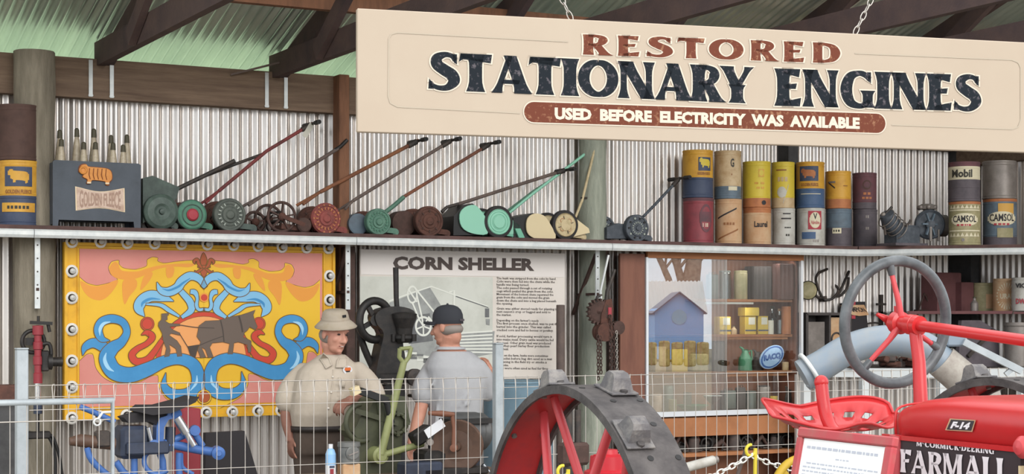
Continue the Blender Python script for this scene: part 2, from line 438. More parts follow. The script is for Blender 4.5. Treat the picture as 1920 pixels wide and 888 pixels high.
def glyph(ch, ex=0, t=.27, fl=.07):
    """flared display roman, unit height -> list of (verts, faces), advance"""
    out = []; e = ex
    def poly(p): out.append((p, [tuple(range(len(p)))]))
    def diag(x0, y0, x1, y1, w, f0=fl, f1=fl):
        n = 8; A = []; B = []
        for i in range(n+1):
            s = i/n; x = x0+(x1-x0)*s; y = y0+(y1-y0)*s
            g = w/2+e+(f0*max(0, 1-s*3)**2)+(f1*max(0, s*3-2)**2)
            yy = y+(-e if i == 0 else e if i == n else 0)
            A.append((x-g, yy)); B.append((x+g, yy))
        out.append((A+B, [(i, i+1, n+2+i, n+1+i) for i in range(n)]))
    def stem(x, w=t, y0=0, y1=1): diag(x, y0, x, y1, w)
    def arm(x0, x1, y, h, tip):
        poly([(x0-e, y-h/2-e), (x1+e, y-h/2-e-max(0, -tip)), (x1+e+.03, y+h/2+e+max(0, tip)), (x0-e, y+h/2+e)])
    def rib(p, w):
        out.append(ribbon(p, [max(x+2*e, .002) for x in w], 6))
    th = t*.5
    if ch == 'I': stem(.2); adv = .40
    elif ch == 'T': stem(.36); arm(.02, .70, .93, .14, -.09); poly([(.02-e, 1+e), (-.02-e, .77-e), (.10, .87-e), (.3, .87-e), (.3, 1+e)]); adv = .72
    elif ch == 'L': stem(.2); arm(.2, .60, .07, .13, .12); adv = .64
    elif ch == 'E': stem(.2); arm(.2, .58, .94, .12, -.10); arm(.2, .50, .52, .11, .04); arm(.2, .60, .06, .12, .11); adv = .66
    elif ch == 'F': stem(.2); arm(.2, .60, .94, .12, -.13); arm(.2, .50, .50, .11, .05); adv = .62
    elif ch == 'A': diag(.40, 1, .10, 0, th*.9, 0, .06); diag(.40, 1, .70, 0, t, 0, .06); arm(.2, .6, .30, .11, 0); adv = .82
    elif ch == 'N': stem(.12, th); diag(.16, 1, .68, 0, t, .04, 0); stem(.72, th); adv = .86
    elif ch == 'M': stem(.12, th); diag(.17, 1, .48, .05, t*.9, .03, 0); diag(.76, 1, .48, .05, th, .03, 0); stem(.82, t); adv = 1.02
    elif ch == 'Y': diag(.34, .45, .10, 1, t*.9, 0, .05); diag(.38, .45, .66, 1, th, 0, .05); stem(.36, t, 0, .5); adv = .74
    elif ch == 'K': stem(.2); diag(.34, .45, .62, 1, th, 0, .05); diag(.38, .56, .66, 0, t, 0, .06); adv = .78
    elif ch == 'V': diag(.36, 0, .10, 1, t, 0, .05); diag(.36, 0, .64, 1, th, 0, .05); adv = .74
    elif ch == 'O': rib([(.44+.34*math.sin(a), .5+.43*math.cos(a)) for a in [i*math.pi/8 for i in range(17)]], [.14+.13*abs(math.sin(i*math.pi/8)) for i in range(17)]); adv = .90
    elif ch in 'CG':
        rib([(.74, .78), (.62, .91), (.46, .94), (.26, .83), (.17, .5), (.26, .17), (.47, .06), (.64, .10), (.74, .22)], [.10, .15, .15, .24, .29, .24, .15, .14, .10])
        poly([(.68-e, .98+e), (.78+e, .98+e), (.78+e, .68-e), (.70-e, .74)])
        if ch == 'G': stem(.70, t*.85, .02, .48)
        adv = .86
    elif ch == 'D': stem(.2); rib([(.2, .93), (.40, .92), (.62, .80), (.70, .5), (.62, .20), (.40, .08), (.2, .07)], [.14, .14, .22, .28, .22, .14, .14]); adv = .86
    elif ch == 'R': stem(.2); rib([(.2, .94), (.42, .93), (.56, .85), (.58, .72), (.52, .58), (.38, .51), (.2, .51)], [.12, .13, .20, .25, .20, .12, .11]); diag(.40, .52, .66, 0, t, 0, .07); adv = .76
    elif ch == 'S': rib([(.60, .80), (.52, .92), (.36, .945), (.20, .85), (.20, .68), (.36, .54), (.52, .42), (.57, .25), (.44, .09), (.26, .06), (.10, .12), (.04, .22)], [.10, .12, .15, .23, .27, .29, .29, .26, .17, .13, .11, .08]); poly([(.54, .97+e), (.64+e, .97+e), (.64+e, .70-e), (.57-e, .75)]); poly([(.02-e, .30+e), (.09+e, .20), (.12, .03-e), (.0-e, .03-e)]); adv = .68
    elif ch == '-': poly([(.06-e, .42-e), (.24+e, .42-e), (.24+e, .58+e), (.06-e, .58+e)]); adv = .32
    elif ch == 'c': rib([(.34, .84), (.24, .93), (.10, .88), (.08, .70), (.14, .56), (.30, .54)], [.09]*6); adv = .38
    else: adv = .40
    return out, adv
def roman(txt, ex=0, t=.27, fl=.07, gap=.02):
    vs, fs = [], []; x = 0
    for ch in txt:
        gl, adv = glyph(ch, ex, t, fl)
        for pv, pf in gl:
            b = len(vs); vs += [(p[0]+x, p[1]) for p in pv]; fs += [tuple(b+i for i in f) for f in pf]
        x += adv+gap
    W = x-gap
    return [(v[0]/W, v[1]) for v in vs], fs
def quad(fr, y, tl, tr, br, bl):
    """unit square -> the plane y of frame fr, by its four photo corners"""
    a, b, c, d = [fr.at(p[0], p[1], y) for p in (tl, tr, br, bl)]
    return lambda u, v: (d*(1-u)+c*u)*(1-v)+(a*(1-u)+b*u)*v
# ------------------------------------------------------------------ the shed
def corrugated(mb, x0, x1, fn, m, pitch=.076, amp=.009, k=8):
    """fn(x, off, t) with t 0/1 along the flute"""
    n = int((x1-x0)/pitch*k); vs = []
    for i in range(n+1):
        x = x0+(x1-x0)*i/n; o = amp*math.sin(2*math.pi*x/pitch); vs += [fn(x, o, 0), fn(x, o, 1)]
    return mb.raw(vs, [(2*i, 2*i+2, 2*i+3, 2*i+1) for i in range(n)], m, True)
UR = 11.2                                                       # inner corner between back wall and right wall
mb = MB(); corrugated(mb, -1.5, UR, lambda x, o, t: (x, o, 3.5*t), 'wall_iron', amp=.0125); mb.build('wall_back', fr=WL, kind='structure')
mb = MB(); corrugated(mb, -4.8, 0, lambda x, o, t: (UR+o, x, t*(3.5-.32*x)), 'wall_iron'); mb.build('wall_right', fr=WL, kind='structure')
mb = MB(); corrugated(mb, -1.5, UR, lambda x, o, t: (x, .75-4.35*t, 3.64+.32*(-.75+4.35*t)+o), 'roof_iron'); mb.build('ceiling', fr=WL, kind='structure')
mb = MB(); mb.box((4.85, -5.2, -.05), (13.1, 10.8, .1), 'concrete'); mb.build('floor', fr=WL, kind='structure')
mb = MB(); mb.box((0, 30, -.16), (120, 59.8, .1), 'grass'); mb.build('lawn', fr=WL, kind='structure')
mb = MB(); mb.box((0, -40, -.16), (120, 80, .1), 'gravel'); mb.build('yard', fr=WL, kind='structure')
mb = MB(); mb.box((4.85, -.065, 3.36), (12.7, .09, .28), 'beam_wood'); mb.build('trim_1', fr=WL, kind='structure')
mb = MB(); mb.box((UR-.06, -2.2, 3.2), (.09, 4.2, .26), 'beam_wood'); mb.build('trim_2', fr=WL, kind='structure')
def post(px0, px1, y, m, z1, sq=False, name='timber_post'):
    a, b = WL.at(px0, 600, y), WL.at(px1, 600, y); r = (b.x-a.x)/2; x = (a.x+b.x)/2; mb = MB()
    if sq: mb.box((x, y, z1/2), (2*r*.62, 2*r, z1), m, ch=.006)
    else:
        rr = random.Random(int(px0)); rings = []
        for i in range(15):
            z = z1*i/14; k = r*(1+.03*rr.uniform(-1, 1))
            rings.append([Vector((x+k*math.cos(j*math.pi/10)+.004*rr.uniform(-1, 1), y+k*math.sin(j*math.pi/10), z)) for j in range(20)])
        mb.loft(rings, m)
    return mb.build(name, fr=WL, org=(x, y, 0), kind='structure')
post(25, 103, -.23, 'post_wood', 3.5)
post(1089, 1133, -.17, 'post_green', 3.22)
post(624, 655, -.16, 'orange_wood', 3.5, True)
post(1462, 1492, -.06, 'post_dark', 3.22, True)
post(1788, 1838, -.12, 'post_dark', 3.5, True)
post(640, 666, -.30, 'rust_dark', 2.2, True)
# roof trusses: bottom chord level, rafter under the sheets, web
for i in range(7):
    u = 3.13+1.29*i-(.02 if i == 0 else 0); mb = MB()
    if i == 6: u = 10.6
    mb.bar((u, -.04, 3.54), (u, -5.0, 3.54), .06, .17, 'truss_wood')
    mb.bar((u+.065, .1, 3.47), (u+.065, -3.6, 3.5+.32*3.6), .05, .15, 'truss_wood')
    mb.bar((u-.06, -1.1, 3.5), (u-.06, -2.2, 4.15), .05, .12, 'truss_wood')
    mb.build('roof_truss', fr=WL, org=(u, 0, 3.44), kind='structure')
    for dx in (-.075, .075):                                     # galvanised hoop-iron ties over the beam
        mb = MB(); mb.box((u+dx, -.118, 3.36), (.028, .004, .26), 'galv'); mb.box((u+dx, -.118, 3.24), (.034, .006, .01), 'galv')
        mb.build('truss_strap', fr=WL, org=(u+dx, -.118, 3.24), kind='structure')
mb = MB(); mb.bar((-1, -1.25, 3.83), (UR-.1, -1.25, 3.83), .07, .12, 'orange_wood'); mb.build('roof_purlin', fr=WL, org=(0, -1.25, 3.8), kind='structure')
mb = MB(); mb.bar(WL.at(433, 140, -.13), WL.at(655, 84, -.45), .014, .014, 'handle_grey'); mb.build('roof_brace', fr=WL, org=WL.at(433, 140, -.13), kind='structure')

# ------------------------------------------------------------------ long upper shelf
ZS = 2.29                                                       # top of the shelf
F = WL.at(1608, 470, -.5); RE = Vector((10.62, -1.52, 0))
t = thing(WL, 'long_shelf', (4.5, -.25, 2.2), 'long dark timber shelf with galvanised front edge running along the iron wall', 'shelf')
mb = MB(); mb.prism([(0, 0)]*0 or [(-.6, ZS-.035), (F.x, ZS-.035), (F.x, ZS), (-.6, ZS)], -.51, -.02, 'shelf_wood')
mb.raw([(F.x, -.02, ZS), (F.x, -.51, ZS), (RE.x, RE.y, ZS), (UR-.02, RE.y, ZS), (UR-.02, -.02, ZS)], [(0, 1, 2, 3, 4)], 'shelf_wood')
mb.raw([(F.x, -.02, ZS-.035), (F.x, -.51, ZS-.035), (RE.x, RE.y, ZS-.035), (UR-.02, RE.y, ZS-.035), (UR-.02, -.02, ZS-.035)], [(4, 3, 2, 1, 0)], 'shelf_wood')
mb.bar((F.x, -.515, ZS-.018), (RE.x, RE.y-.005, ZS-.018), .02, .036, 'shelf_wood')
mb.build('shelf_board', t)
def channel(a, b, nm):
    a, b = Vector(a), Vector(b); mb = MB(); d = (b-a).normalized(); o = Vector((d.y, -d.x, 0))
    P = lambda q, f, z: Vector((q.x, q.y, 0))+o*f+Vector((0, 0, z))
    pr = [(.0, 2.262), (.022, 2.262), (.03, 2.25), (.03, 2.224), (.022, 2.205), (.0, 2.205)]
    mb.loft([[P(a, f, z) for f, z in pr], [P(b, f, z) for f, z in pr]], 'galv'); mb.sm = [False]*len(mb.sm); mb.build(nm, t)
xs = [-.6, WL.at(63, 440, -.52).x, WL.at(667, 450, -.52).x, WL.at(1146, 460, -.52).x, F.x]
for a, b in zip(xs, xs[1:]): channel((a+.002, -.512, 0), (b-.002, -.512, 0), 'edge_channel')
channel((F.x+.005, -.514, 0), (RE.x, RE.y-.004, 0), 'edge_channel')
for px in (70, 1120, 652):
    x = WL.at(px, 500, -.42).x; mb = MB(); mb.box((x, -.42, 1.98), (.036, .012, .5), 'galv')
    for k in range(5): mb.cyl((x, -.428, 1.80+.09*k), (x, -.424, 1.80+.09*k), .006, 'lamp_dark', 8)
    mb.bar((x, -.43, 1.86), (x+.03, -.05, 1.86), .02, .02, 'rust_dark'); mb.bar((x, -.03, 1.7), (x, -.4, 2.18), .025, .02, 'rust_dark'); mb.build('shelf_bracket', t)

# ------------------------------------------------------------------ hanging sign
_s = pxz(670, 600, 8.0); SG = Fr(_s.x, _s.y, math.radians(16))
x1 = SG.at(1976, 200).x; zt, zb = 3.112, 2.532
sign = thing(SG, 'hanging_sign', (x1/2, 0, zb), 'long cream hanging sign lettered restored stationary engines in navy and brown', 'sign')
mb = MB(); mb.box((x1/2, .02, (zt+zb)/2), (x1, .036, zt-zb), 'sign_cream', ch=.004); mb.build('panel', sign)
def line(mb, fr, y, pts, w, m, n=1, closed=False):
    """painted line through photo points on plane y"""
    P = [fr.at(p[0], p[1], y) for p in pts]; Q = cr([(p.x, p.z) for p in P], n, closed) if n > 1 else [Vector((p.x, p.z)) for p in P]
    if closed: Q.append(Q[0])
    L, R = [], []
    for i, p in enumerate(Q):
        d = (Q[min(i+1, len(Q)-1)]-Q[max(i-1, 0)]).normalized(); nn = Vector((-d.y, d.x))*w/2; L.append(p+nn); R.append(p-nn)
    k = len(Q); mb.raw([(q.x, y, q.y) for q in L+R], [(i, i+1, k+i+1, k+i) for i in range(k-1)], m)
mb = MB()
line(mb, SG, -.0005, [(1065, 78), (745, 61), (734, 64), (729, 72), (728, 180), (732, 193), (745, 200), (975, 212)], .006, 'sign_line')
mb.build('border_line', sign); mb = MB()
line(mb, SG, -.0005, [(1603, 100), (1897, 112), (1909, 117), (1914, 127), (1914, 225), (1909, 238), (1898, 242), (1672, 234)], .006, 'sign_line')
mb.build('border_line', sign)
mb = MB(); q = quad(SG, -.0012, (1089, 64), (1577, 81), (1577, 119), (1089, 102)); mb.mapped(roman('RESTORED', .045, .25, .02, .16), q, 'letter_pale')
q = quad(SG, -.002, (1089, 64), (1577, 81), (1577, 119), (1089, 102)); mb.mapped(roman('RESTORED', 0, .25, .02, .16), q, 'letter_brown'); mb.build('lettering', sign)
mb = MB()
for w, c in (('STATIONARY', ((803, 97), (1411, 126), (1411, 194), (803, 168))), ('ENGINES', ((1453, 128), (1838, 141), (1838, 209), (1453, 198)))):
    mb.mapped(roman(w, .035, .29, .07), quad(SG, -.0012, *c), 'letter_pale'); mb.mapped(roman(w, 0, .29, .07), quad(SG, -.002, *c), 'letter_navy')
mb.build('lettering', sign)
def pill(tl, tr, br, bl, y, m, grow=0):
    a, b, c, d = [SG.at(p[0], p[1], y) for p in (tl, tr, br, bl)]; r0 = (a.z-d.z)/2+grow; r1 = (b.z-c.z)/2+grow
    m0, m1 = (a+d)/2, (b+c)/2; pts = []
    for i in range(13): t_ = math.pi/2+math.pi*i/12; pts.append((m0.x+r0*math.cos(t_), y, m0.z+r0*math.sin(t_)))
    for i in range(13): t_ = -math.pi/2+math.pi*i/12; pts.append((m1.x+r1*math.cos(t_), y, m1.z+r1*math.sin(t_)))
    return MB().raw(pts, [tuple(range(26))], m)
mb = pill((1001, 191), (1644, 213), (1644, 249), (1001, 229), -.0008, 'letter_pale', .006); mb.build('banner_edge', sign)
mb = pill((1001, 191), (1644, 213), (1644, 249), (1001, 229), -.0016, 'letter_brown'); mb.build('banner', sign)
mb = MB().mapped(norm(sans('USED  BEFORE  ELECTRICITY  WAS  AVAILABLE', .055)), quad(SG, -.0026, (1040, 201), (1612, 220), (1612, 242), (1040, 224)), 'letter_pale'); mb.build('lettering', sign)
def chain(mb, pts, m, L=.04, r=.003, w=.012, k=5):
    """links along a polyline"""
    P = [Vector(p) for p in pts]; d = [0]
    for a, b in zip(P, P[1:]): d.append(d[-1]+(b-a).length)
    n = max(1, int(d[-1]/(L*.78)))
    def at(s):
        for i in range(len(P)-1):
            if s <= d[i+1] or i == len(P)-2: return P[i]+(P[i+1]-P[i])*((s-d[i])/max(1e-6, d[i+1]-d[i]))
    for i in range(n):
        a, b = at(d[-1]*i/n), at(d[-1]*(i+1)/n); t_ = (b-a).normalized(); u, v = basis(t_); c = (a+b)/2; sd = u if i % 2 else v
        pt = [c+t_*(math.cos(j*math.pi/5))*L/2+sd*math.sin(j*math.pi/5)*w for j in range(10)]
        mb.tube(pt, r, m, k, closed=True)
for (p0, p1) in (((1072, 30), (1045, -20)), ((1602, 56), (1648, -30))):
    a = SG.at(*p0, .02); b = SG.at(*p1, .02); a.z = zt; mb = MB(); chain(mb, [a, b, b+Vector((0, .02, 1.0))], 'galv_wire', .055, .003, .013); mb.build('chain', sign)

# ------------------------------------------------------------------ fairground mural
YM = -.33
a, b = WL.at(120, 445, YM), WL.at(628, 445, YM); zt, zb = 2.19, .955; xc = (a.x+b.x)/2
mural = thing(WL, 'painted_panel', (xc, YM, zb), 'large yellow and pink fairground panel painted with ploughman and horse', 'painting')
mb = MB(); mb.box((xc, YM+.025, (zt+zb)/2), (b.x-a.x, .045, zt-zb), 'mu_frame'); mb.build('backboard', mural)
A3 = lambda x, y: (120+x/2.775, 440+y/2.775)
A4 = lambda x, y: (360+x/2.467, 440+y/2.467)
il, ir = WL.at(149, 500, YM).x, WL.at(604, 500, YM).x; it, ib = WL.at(149, 466, YM).z, WL.at(300, 759, YM).z
fc = WL.at(*A3(727, 200), YM).x                                  # axis of symmetry
mb = MB(); mb.raw([(il, YM-.001, ib), (ir, YM-.001, ib), (ir, YM-.001, it), (il, YM-.001, it)], [(0, 1, 2, 3)], 'mu_pink'); mb.build('painted_ground', mural)
mb = MB()
for zz, w in ((it+.012, .01), (ib-.012, .01)): mb.box(((il+ir)/2, YM-.004, zz), (ir-il+.05, .012, w), 'mu_frame')
for xx in (il-.012, ir+.012): mb.box((xx, YM-.004, (it+ib)/2), (.01, .012, it-ib+.03), 'mu_frame')
for xx in (a.x+.012, b.x-.012): mb.box((xx, YM-.006, (zt+zb)/2), (.02, .014, zt-zb), 'mu_frame')
for zz in (zt-.012, zb+.012): mb.box((xc, YM-.006, zz), (b.x-a.x-.042, .014, .02), 'mu_frame')
mb.build('moulding', mural)
paint = MB(); LAY = [0]
def to2(pts, f): return [(p.x, p.z) for p in (WL.at(*f(*q), YM) for q in pts)]
def put(poly, m, out=.0055, mir=False):
    """paint a closed shape (plane coordinates) with a dark outline; mir adds its mirror image"""
    LAY[0] += 1; y = YM-.0012-.00025*LAY[0]
    for k in ((0, 1) if mir else (0,)):
        P = [(2*fc-p[0], p[1]) for p in poly] if k else poly
        paint.raw([(p[0], y, p[1]) for p in P], [tuple(range(len(P)))], m)
        if out:
            n = len(P); V = [Vector(p[:2]) for p in P]; L, R = [], []
            for i in range(n):
                d = V[(i+1) % n]-V[i-1]; d = d.normalized() if d.length > 1e-9 else Vector((1, 0)); nn = Vector((-d.y, d.x))*out/2; L.append(V[i]+nn); R.append(V[i]-nn)
            paint.raw([(q.x, y-.0001, q.y) for q in L+R], [(i, (i+1) % n, n+(i+1) % n, n+i) for i in range(n)], 'mu_line')
def shape(pts, m, f=A3, out=.0055, mir=True, sm=4):
    q = to2(pts, f); put([(p.x, p.y) for p in cr(q, sm, True)] if sm > 1 else q, m, out, mir)
def scroll(pts, wid, m, f=A3, out=.0055, mir=True, sc_=None):
    k = WL.mpp(300, YM)/(2.775 if f is A3 else 2.467); q = to2(pts, f)
    k *= {'mu_lblue': 1.35, 'mu_blue': 1.08, 'mu_red': 1.12}.get(m, 1) if out else 1; v, _ = ribbon(q, [w*k for w in wid], 6); h = len(v)//2
    put([tuple(p) for p in v[:h]]+[tuple(p) for p in v[h:][::-1]], m, out, mir)
shape([(80, 218), (120, 250), (170, 262), (230, 250), (278, 232), (243, 205), (231, 170), (247, 140), (284, 132), (287, 152), (310, 172), (370, 179), (428, 162), (432, 130), (460, 115), (488, 120), (488, 136), (520, 146), (600, 136), (680, 131), (730, 131), (730, 900), (640, 905), (560, 868), (525, 845), (492, 790), (488, 732), (450, 735), (400, 762), (340, 775), (250, 765), (198, 735), (165, 690), (150, 622), (120, 620), (80, 655)], 'mu_yellow', out=0, sm=1)
scroll([(80, 218), (120, 250), (170, 262), (230, 250), (278, 232), (243, 205), (231, 170), (247, 140), (284, 132), (287, 152), (310, 172), (370, 179), (428, 162), (432, 130), (460, 115), (488, 120), (488, 136), (520, 146), (600, 136), (680, 131)], [2.2]*20, 'mu_line', out=0)
scroll([(640, 905), (560, 868), (525, 845), (492, 790), (488, 732), (450, 735), (400, 762), (340, 775), (250, 765), (198, 735), (165, 690), (150, 622), (120, 620), (80, 655)], [2.2]*14, 'mu_line', out=0)
shape([(85, 240), (140, 265), (200, 262), (280, 235), (255, 290), (200, 338), (140, 330), (100, 290)], 'mu_orange', out=0)
shape([(235, 175), (258, 142), (282, 150), (300, 185), (380, 190), (430, 175), (500, 158), (600, 150), (680, 150), (650, 168), (560, 165), (480, 180), (440, 200), (400, 218), (350, 232), (290, 230), (250, 212)], 'mu_orange', out=0)
shape([(310, 235), (370, 230), (378, 270), (340, 320), (315, 362), (303, 300)], 'mu_orange', out=0)
shape([(440, 195), (462, 200), (440, 245), (398, 288), (405, 240), (420, 210)], 'mu_orange', out=0)
shape([(535, 165), (572, 170), (565, 215), (540, 224), (530, 200)], 'mu_orange', out=0)
# fleur de lis
for p in ([(725, 92), (744, 130), (733, 165), (727, 165), (717, 165), (708, 130)], [(727, 165), (745, 190), (727, 220), (708, 190)], [(700, 160), (755, 160), (755, 172), (700, 172)]): shape(p, 'mu_brown', mir=False)
scroll([(718, 175), (700, 150), (692, 130), (676, 138), (682, 152)], [10, 18, 20, 16, 4], 'mu_brown')
scroll([(722, 175), (705, 185), (690, 195), (678, 185)], [8, 14, 14, 4], 'mu_brown')
# red arch with peach disc
ax_ = to2([(733, 400), (478, 640)], A3); R0 = ax_[0][1]-ax_[1][1]; zb_ = ax_[1][1]; rx = fc-ax_[1][0]
arc = lambda k: [(fc+rx*k*math.cos(math.pi*i/24), zb_+R0*k*math.sin(math.pi*i/24)) for i in range(25)]
put(arc(1), 'mu_red'); put(arc(.90), 'mu_peach', .003)
# light blue crest
scroll([(570, 345), (515, 325), (450, 318), (402, 345), (390, 385), (418, 425)], [4, 34, 44, 44, 40, 4], 'mu_lblue')
scroll([(425, 360), (500, 365), (545, 392), (600, 425)], [8, 16, 18, 10], 'mu_lblue')
scroll([(585, 270), (622, 310), (655, 350), (660, 392), (610, 430)], [22, 26, 30, 28, 14], 'mu_lblue')
scroll([(735, 275), (702, 228), (655, 214), (612, 242), (588, 275), (542, 296), (500, 285), (482, 245)], [20, 30, 34, 38, 38, 36, 26, 3], 'mu_lblue')
scroll([(655, 295), (680, 300), (692, 330), (688, 365), (700, 388), (730, 386)], [18, 22, 14, 16, 14, 12], 'mu_lblue')
scroll([(655, 226), (618, 250), (592, 270), (545, 288), (510, 280)], [4, 11, 12, 10, 3], 'mu_blue', out=0)
scroll([(500, 335), (450, 332), (410, 352), (402, 375)], [3, 12, 14, 3], 'mu_blue', out=0)
dot = lambda x, y, r, m, mir=False, o=.004: shape([(x+r*math.cos(i*.5236), y+r*math.sin(i*.5236)) for i in range(12)], m, out=o, mir=mir, sm=2)
dot(728, 326, 24, 'mu_orange', o=0); dot(728, 326, 17, 'mu_red', o=0)
dot(432, 463, 36, 'mu_red', True); dot(432, 463, 28, 'mu_red', True)
# red curls
scroll([(400, 520), (430, 508), (458, 530), (430, 565), (380, 592), (352, 625), (375, 658), (430, 650), (470, 605), (510, 545)], [4, 26, 32, 26, 28, 34, 34, 34, 28, 22], 'mu_red')
# big blue scrolls
scroll([(95, 628), (108, 585), (150, 562), (200, 580), (240, 630)], [3, 34, 46, 52, 40], 'mu_blue')
scroll([(238, 550), (195, 540), (176, 495), (196, 452), (250, 436), (305, 455), (325, 505), (298, 556), (250, 590), (222, 640), (258, 708), (340, 728), (430, 700), (520, 658), (600, 645), (668, 672), (695, 730), (688, 790), (640, 828), (565, 828), (520, 785), (528, 715)], [3, 34, 42, 42, 42, 38, 36, 46, 64, 78, 80, 74, 68, 58, 56, 62, 66, 66, 60, 52, 34, 3], 'mu_blue')
scroll([(185, 525), (186, 490), (205, 462), (240, 452)], [2, 16, 16, 3], 'mu_hi', out=0)
scroll([(218, 612), (210, 650), (228, 690), (258, 710)], [3, 18, 18, 3], 'mu_hi', out=0)
scroll([(690, 730), (686, 770), (655, 810)], [3, 14, 4], 'mu_hi', out=0)
dot(727, 842, 38, 'mu_yellow'); dot(727, 842, 30, 'mu_brown')
# ploughman, horse, traces
def sil(p, m, f, sm=1): shape(p, m, f, .003, False, sm)
sil([(505, 410), (543, 407), (543, 416), (535, 420), (536, 440), (522, 446), (545, 460), (600, 463), (602, 472), (548, 478), (562, 492), (602, 510), (600, 522), (556, 512), (546, 522), (586, 550), (606, 580), (612, 630), (588, 633), (580, 592), (546, 570), (551, 600), (546, 630), (520, 636), (530, 590), (514, 550), (508, 510), (488, 472), (490, 455), (505, 440)], 'mu_grey', A3)
sil([(640, 580), (700, 570), (680, 640), (655, 625)], 'mu_dgrey', A3)
sil([(20, 470), (30, 420), (60, 398), (120, 395), (190, 376), (225, 370), (262, 358), (291, 347), (281, 370), (286, 390), (301, 425), (290, 439), (265, 425), (253, 442), (240, 452), (236, 472), (272, 490), (271, 540), (258, 545), (253, 508), (212, 495), (192, 500), (186, 551), (163, 551), (172, 503), (140, 495), (92, 500), (80, 520), (97, 565), (73, 568), (60, 530), (42, 520), (62, 565), (38, 569), (24, 530), (38, 495)], 'mu_grey', A4)
for p, w in ([(215, 375), (225, 412), (232, 450)], 9), ([(130, 395), (140, 440), (146, 495)], 6): scroll(p, [w]*3, 'mu_dgrey', A4, 0, False)
for p in ([(600, 468), (680, 480), (780, 485)], [(600, 515), (640, 580), (660, 610)], [(690, 580), (760, 550), (830, 525)]): scroll(p, [4]*3, 'mu_dgrey', A3, 0, False)
paint.build('painted_design', mural)
BULBS = [(134, 453), (188, 453), (238, 455), (289, 456), (339, 457), (388, 458), (437, 459), (483, 461), (528, 463), (574, 464), (615, 465), (134, 508), (134, 558), (134, 617), (134, 676), (134, 725), (134, 783), (617, 517), (617, 562), (617, 615), (617, 668), (617, 720), (617, 768), (185, 780), (237, 778), (286, 776), (335, 774), (386, 773), (435, 772), (483, 770), (526, 769), (574, 768)]
for px, py in BULBS:
    p = WL.at(px, py, YM); mb = MB(); mb.lathe((p.x, YM, p.z), (0, -1, 0), [(0, .044), (.012, .044), (.018, .036), (.018, .028), (.006, .024)], 'lamp_white', 20)
    mb.lathe((p.x, YM, p.z), (0, -1, 0), [(.004, .024), (.012, .016), (.028, .014)], 'lamp_dark', 14); o = mb.build('lamp', mural)
    mb = MB(); mb.lathe((p.x, YM, p.z), (0, -1, 0), [(.026, .012), (.036, .02), (.05, .018), (.058, .0)], 'lamp_glass', 14); mb.build('lamp_bulb', o)

# ------------------------------------------------------------------ corn sheller board
YB = -.30; a = WL.at(675, 500, YB); b = WL.at(1060, 500, YB); zt, zb = 2.185, WL.at(860, 712, YB).z
brd = thing(WL, 'information_board', ((a.x+b.x)/2, YB, zb), 'cream information board headed corn sheller with an old farm photograph', 'sign')
mb = MB(); mb.box(((a.x+b.x)/2, YB+.012, (zt+zb)/2), (b.x-a.x, .022, zt-zb), 'board_cream', ch=.003); mb.build('panel', brd)
mb = MB(); p0, p1 = WL.at(675, 515, YB), WL.at(1060, 520, YB); mb.box(((p0.x+p1.x)/2, YB-.001, (zt+p1.z)/2), (p1.x-p0.x-.01, .002, zt-p1.z-.004), 'board_head'); mb.build('header_strip', brd)
mb = MB(); c = ((737, 480), (1002, 484), (1002, 508), (737, 505)); mb.mapped(norm(sans('CORN SHELLER', .05)), quad(WL, YB-.004, *c), 'ink_brown'); mb.build('lettering', brd)
B8 = lambda x, y: (660+x/3.288, 450+y/3.288)
mb = MB()
def bp(pts, m, k): mb.raw([WL.at(*B8(*p), YB-.0012-.0004*k) for p in pts], [tuple(range(len(pts)))], m)
def bl(pts, w, m, k, n=3): line(mb, WL, YB-.0012-.0004*k, [B8(*p) for p in pts], w, m, n)
bp([(50, 222), (868, 228), (866, 860), (46, 860)], 'photo_light', 0)
bp([(50, 222), (868, 228), (868, 250), (840, 410), (490, 285), (230, 375), (50, 380)], 'photo_light', 1)
bp([(230, 385), (480, 290), (560, 420), (540, 560), (300, 600), (240, 560)], 'photo_mid', 2)
bp([(330, 470), (480, 450), (500, 620), (350, 640)], 'photo_dark', 3)
bp([(390, 600), (880, 560), (866, 700), (640, 740), (330, 690)], 'photo_mid', 2)
for i in range(7): bl([(560+20*i, 580+18*i), (866, 560+22*i)], .012, 'photo_pale', 4, 1)
bl([(230, 375), (350, 330), (490, 285), (640, 340), (840, 410)], .010, 'photo_pale', 5, 1); bl([(640, 345), (840, 415)], .008, 'photo_dark', 5, 1)
def ring(x, y, rx_, ry_, w, k):
    bl([(x+rx_*math.cos(i*math.pi/8), y+ry_*math.sin(i*math.pi/8)) for i in range(17)], w, 'photo_pale', k)
ring(372, 335, 28, 50, .014, 6); ring(440, 530, 46, 56, .016, 7)
for i in range(5):
    a_ = i*2*math.pi/5+.3; bl([(440, 530), (440+46*math.cos(a_), 530+56*math.sin(a_))], .012, 'photo_pale', 8, 1)
for p in ([(385, 290), (505, 440)], [(372, 385), (420, 500)], [(400, 340), (430, 470), (440, 530)], [(470, 470), (540, 560)], [(345, 300), (400, 380)], [(600, 320), (630, 310), (630, 400), (600, 400)]): bl(p, .014, 'photo_pale', 9, 1)
bp([(820, 420), (846, 420), (846, 475), (820, 475)], 'photo_dark', 5); bp([(824, 485), (850, 485), (848, 525), (826, 520)], 'photo_mid', 5)
for i in range(6): bp([(320+40*i, 690+12*i), (400+40*i, 690+12*i), (400+40*i, 720+12*i), (320+40*i, 720+12*i)], 'photo_dark' if i % 2 else 'photo_pale', 6)
mb.build('farm_photograph', brd)
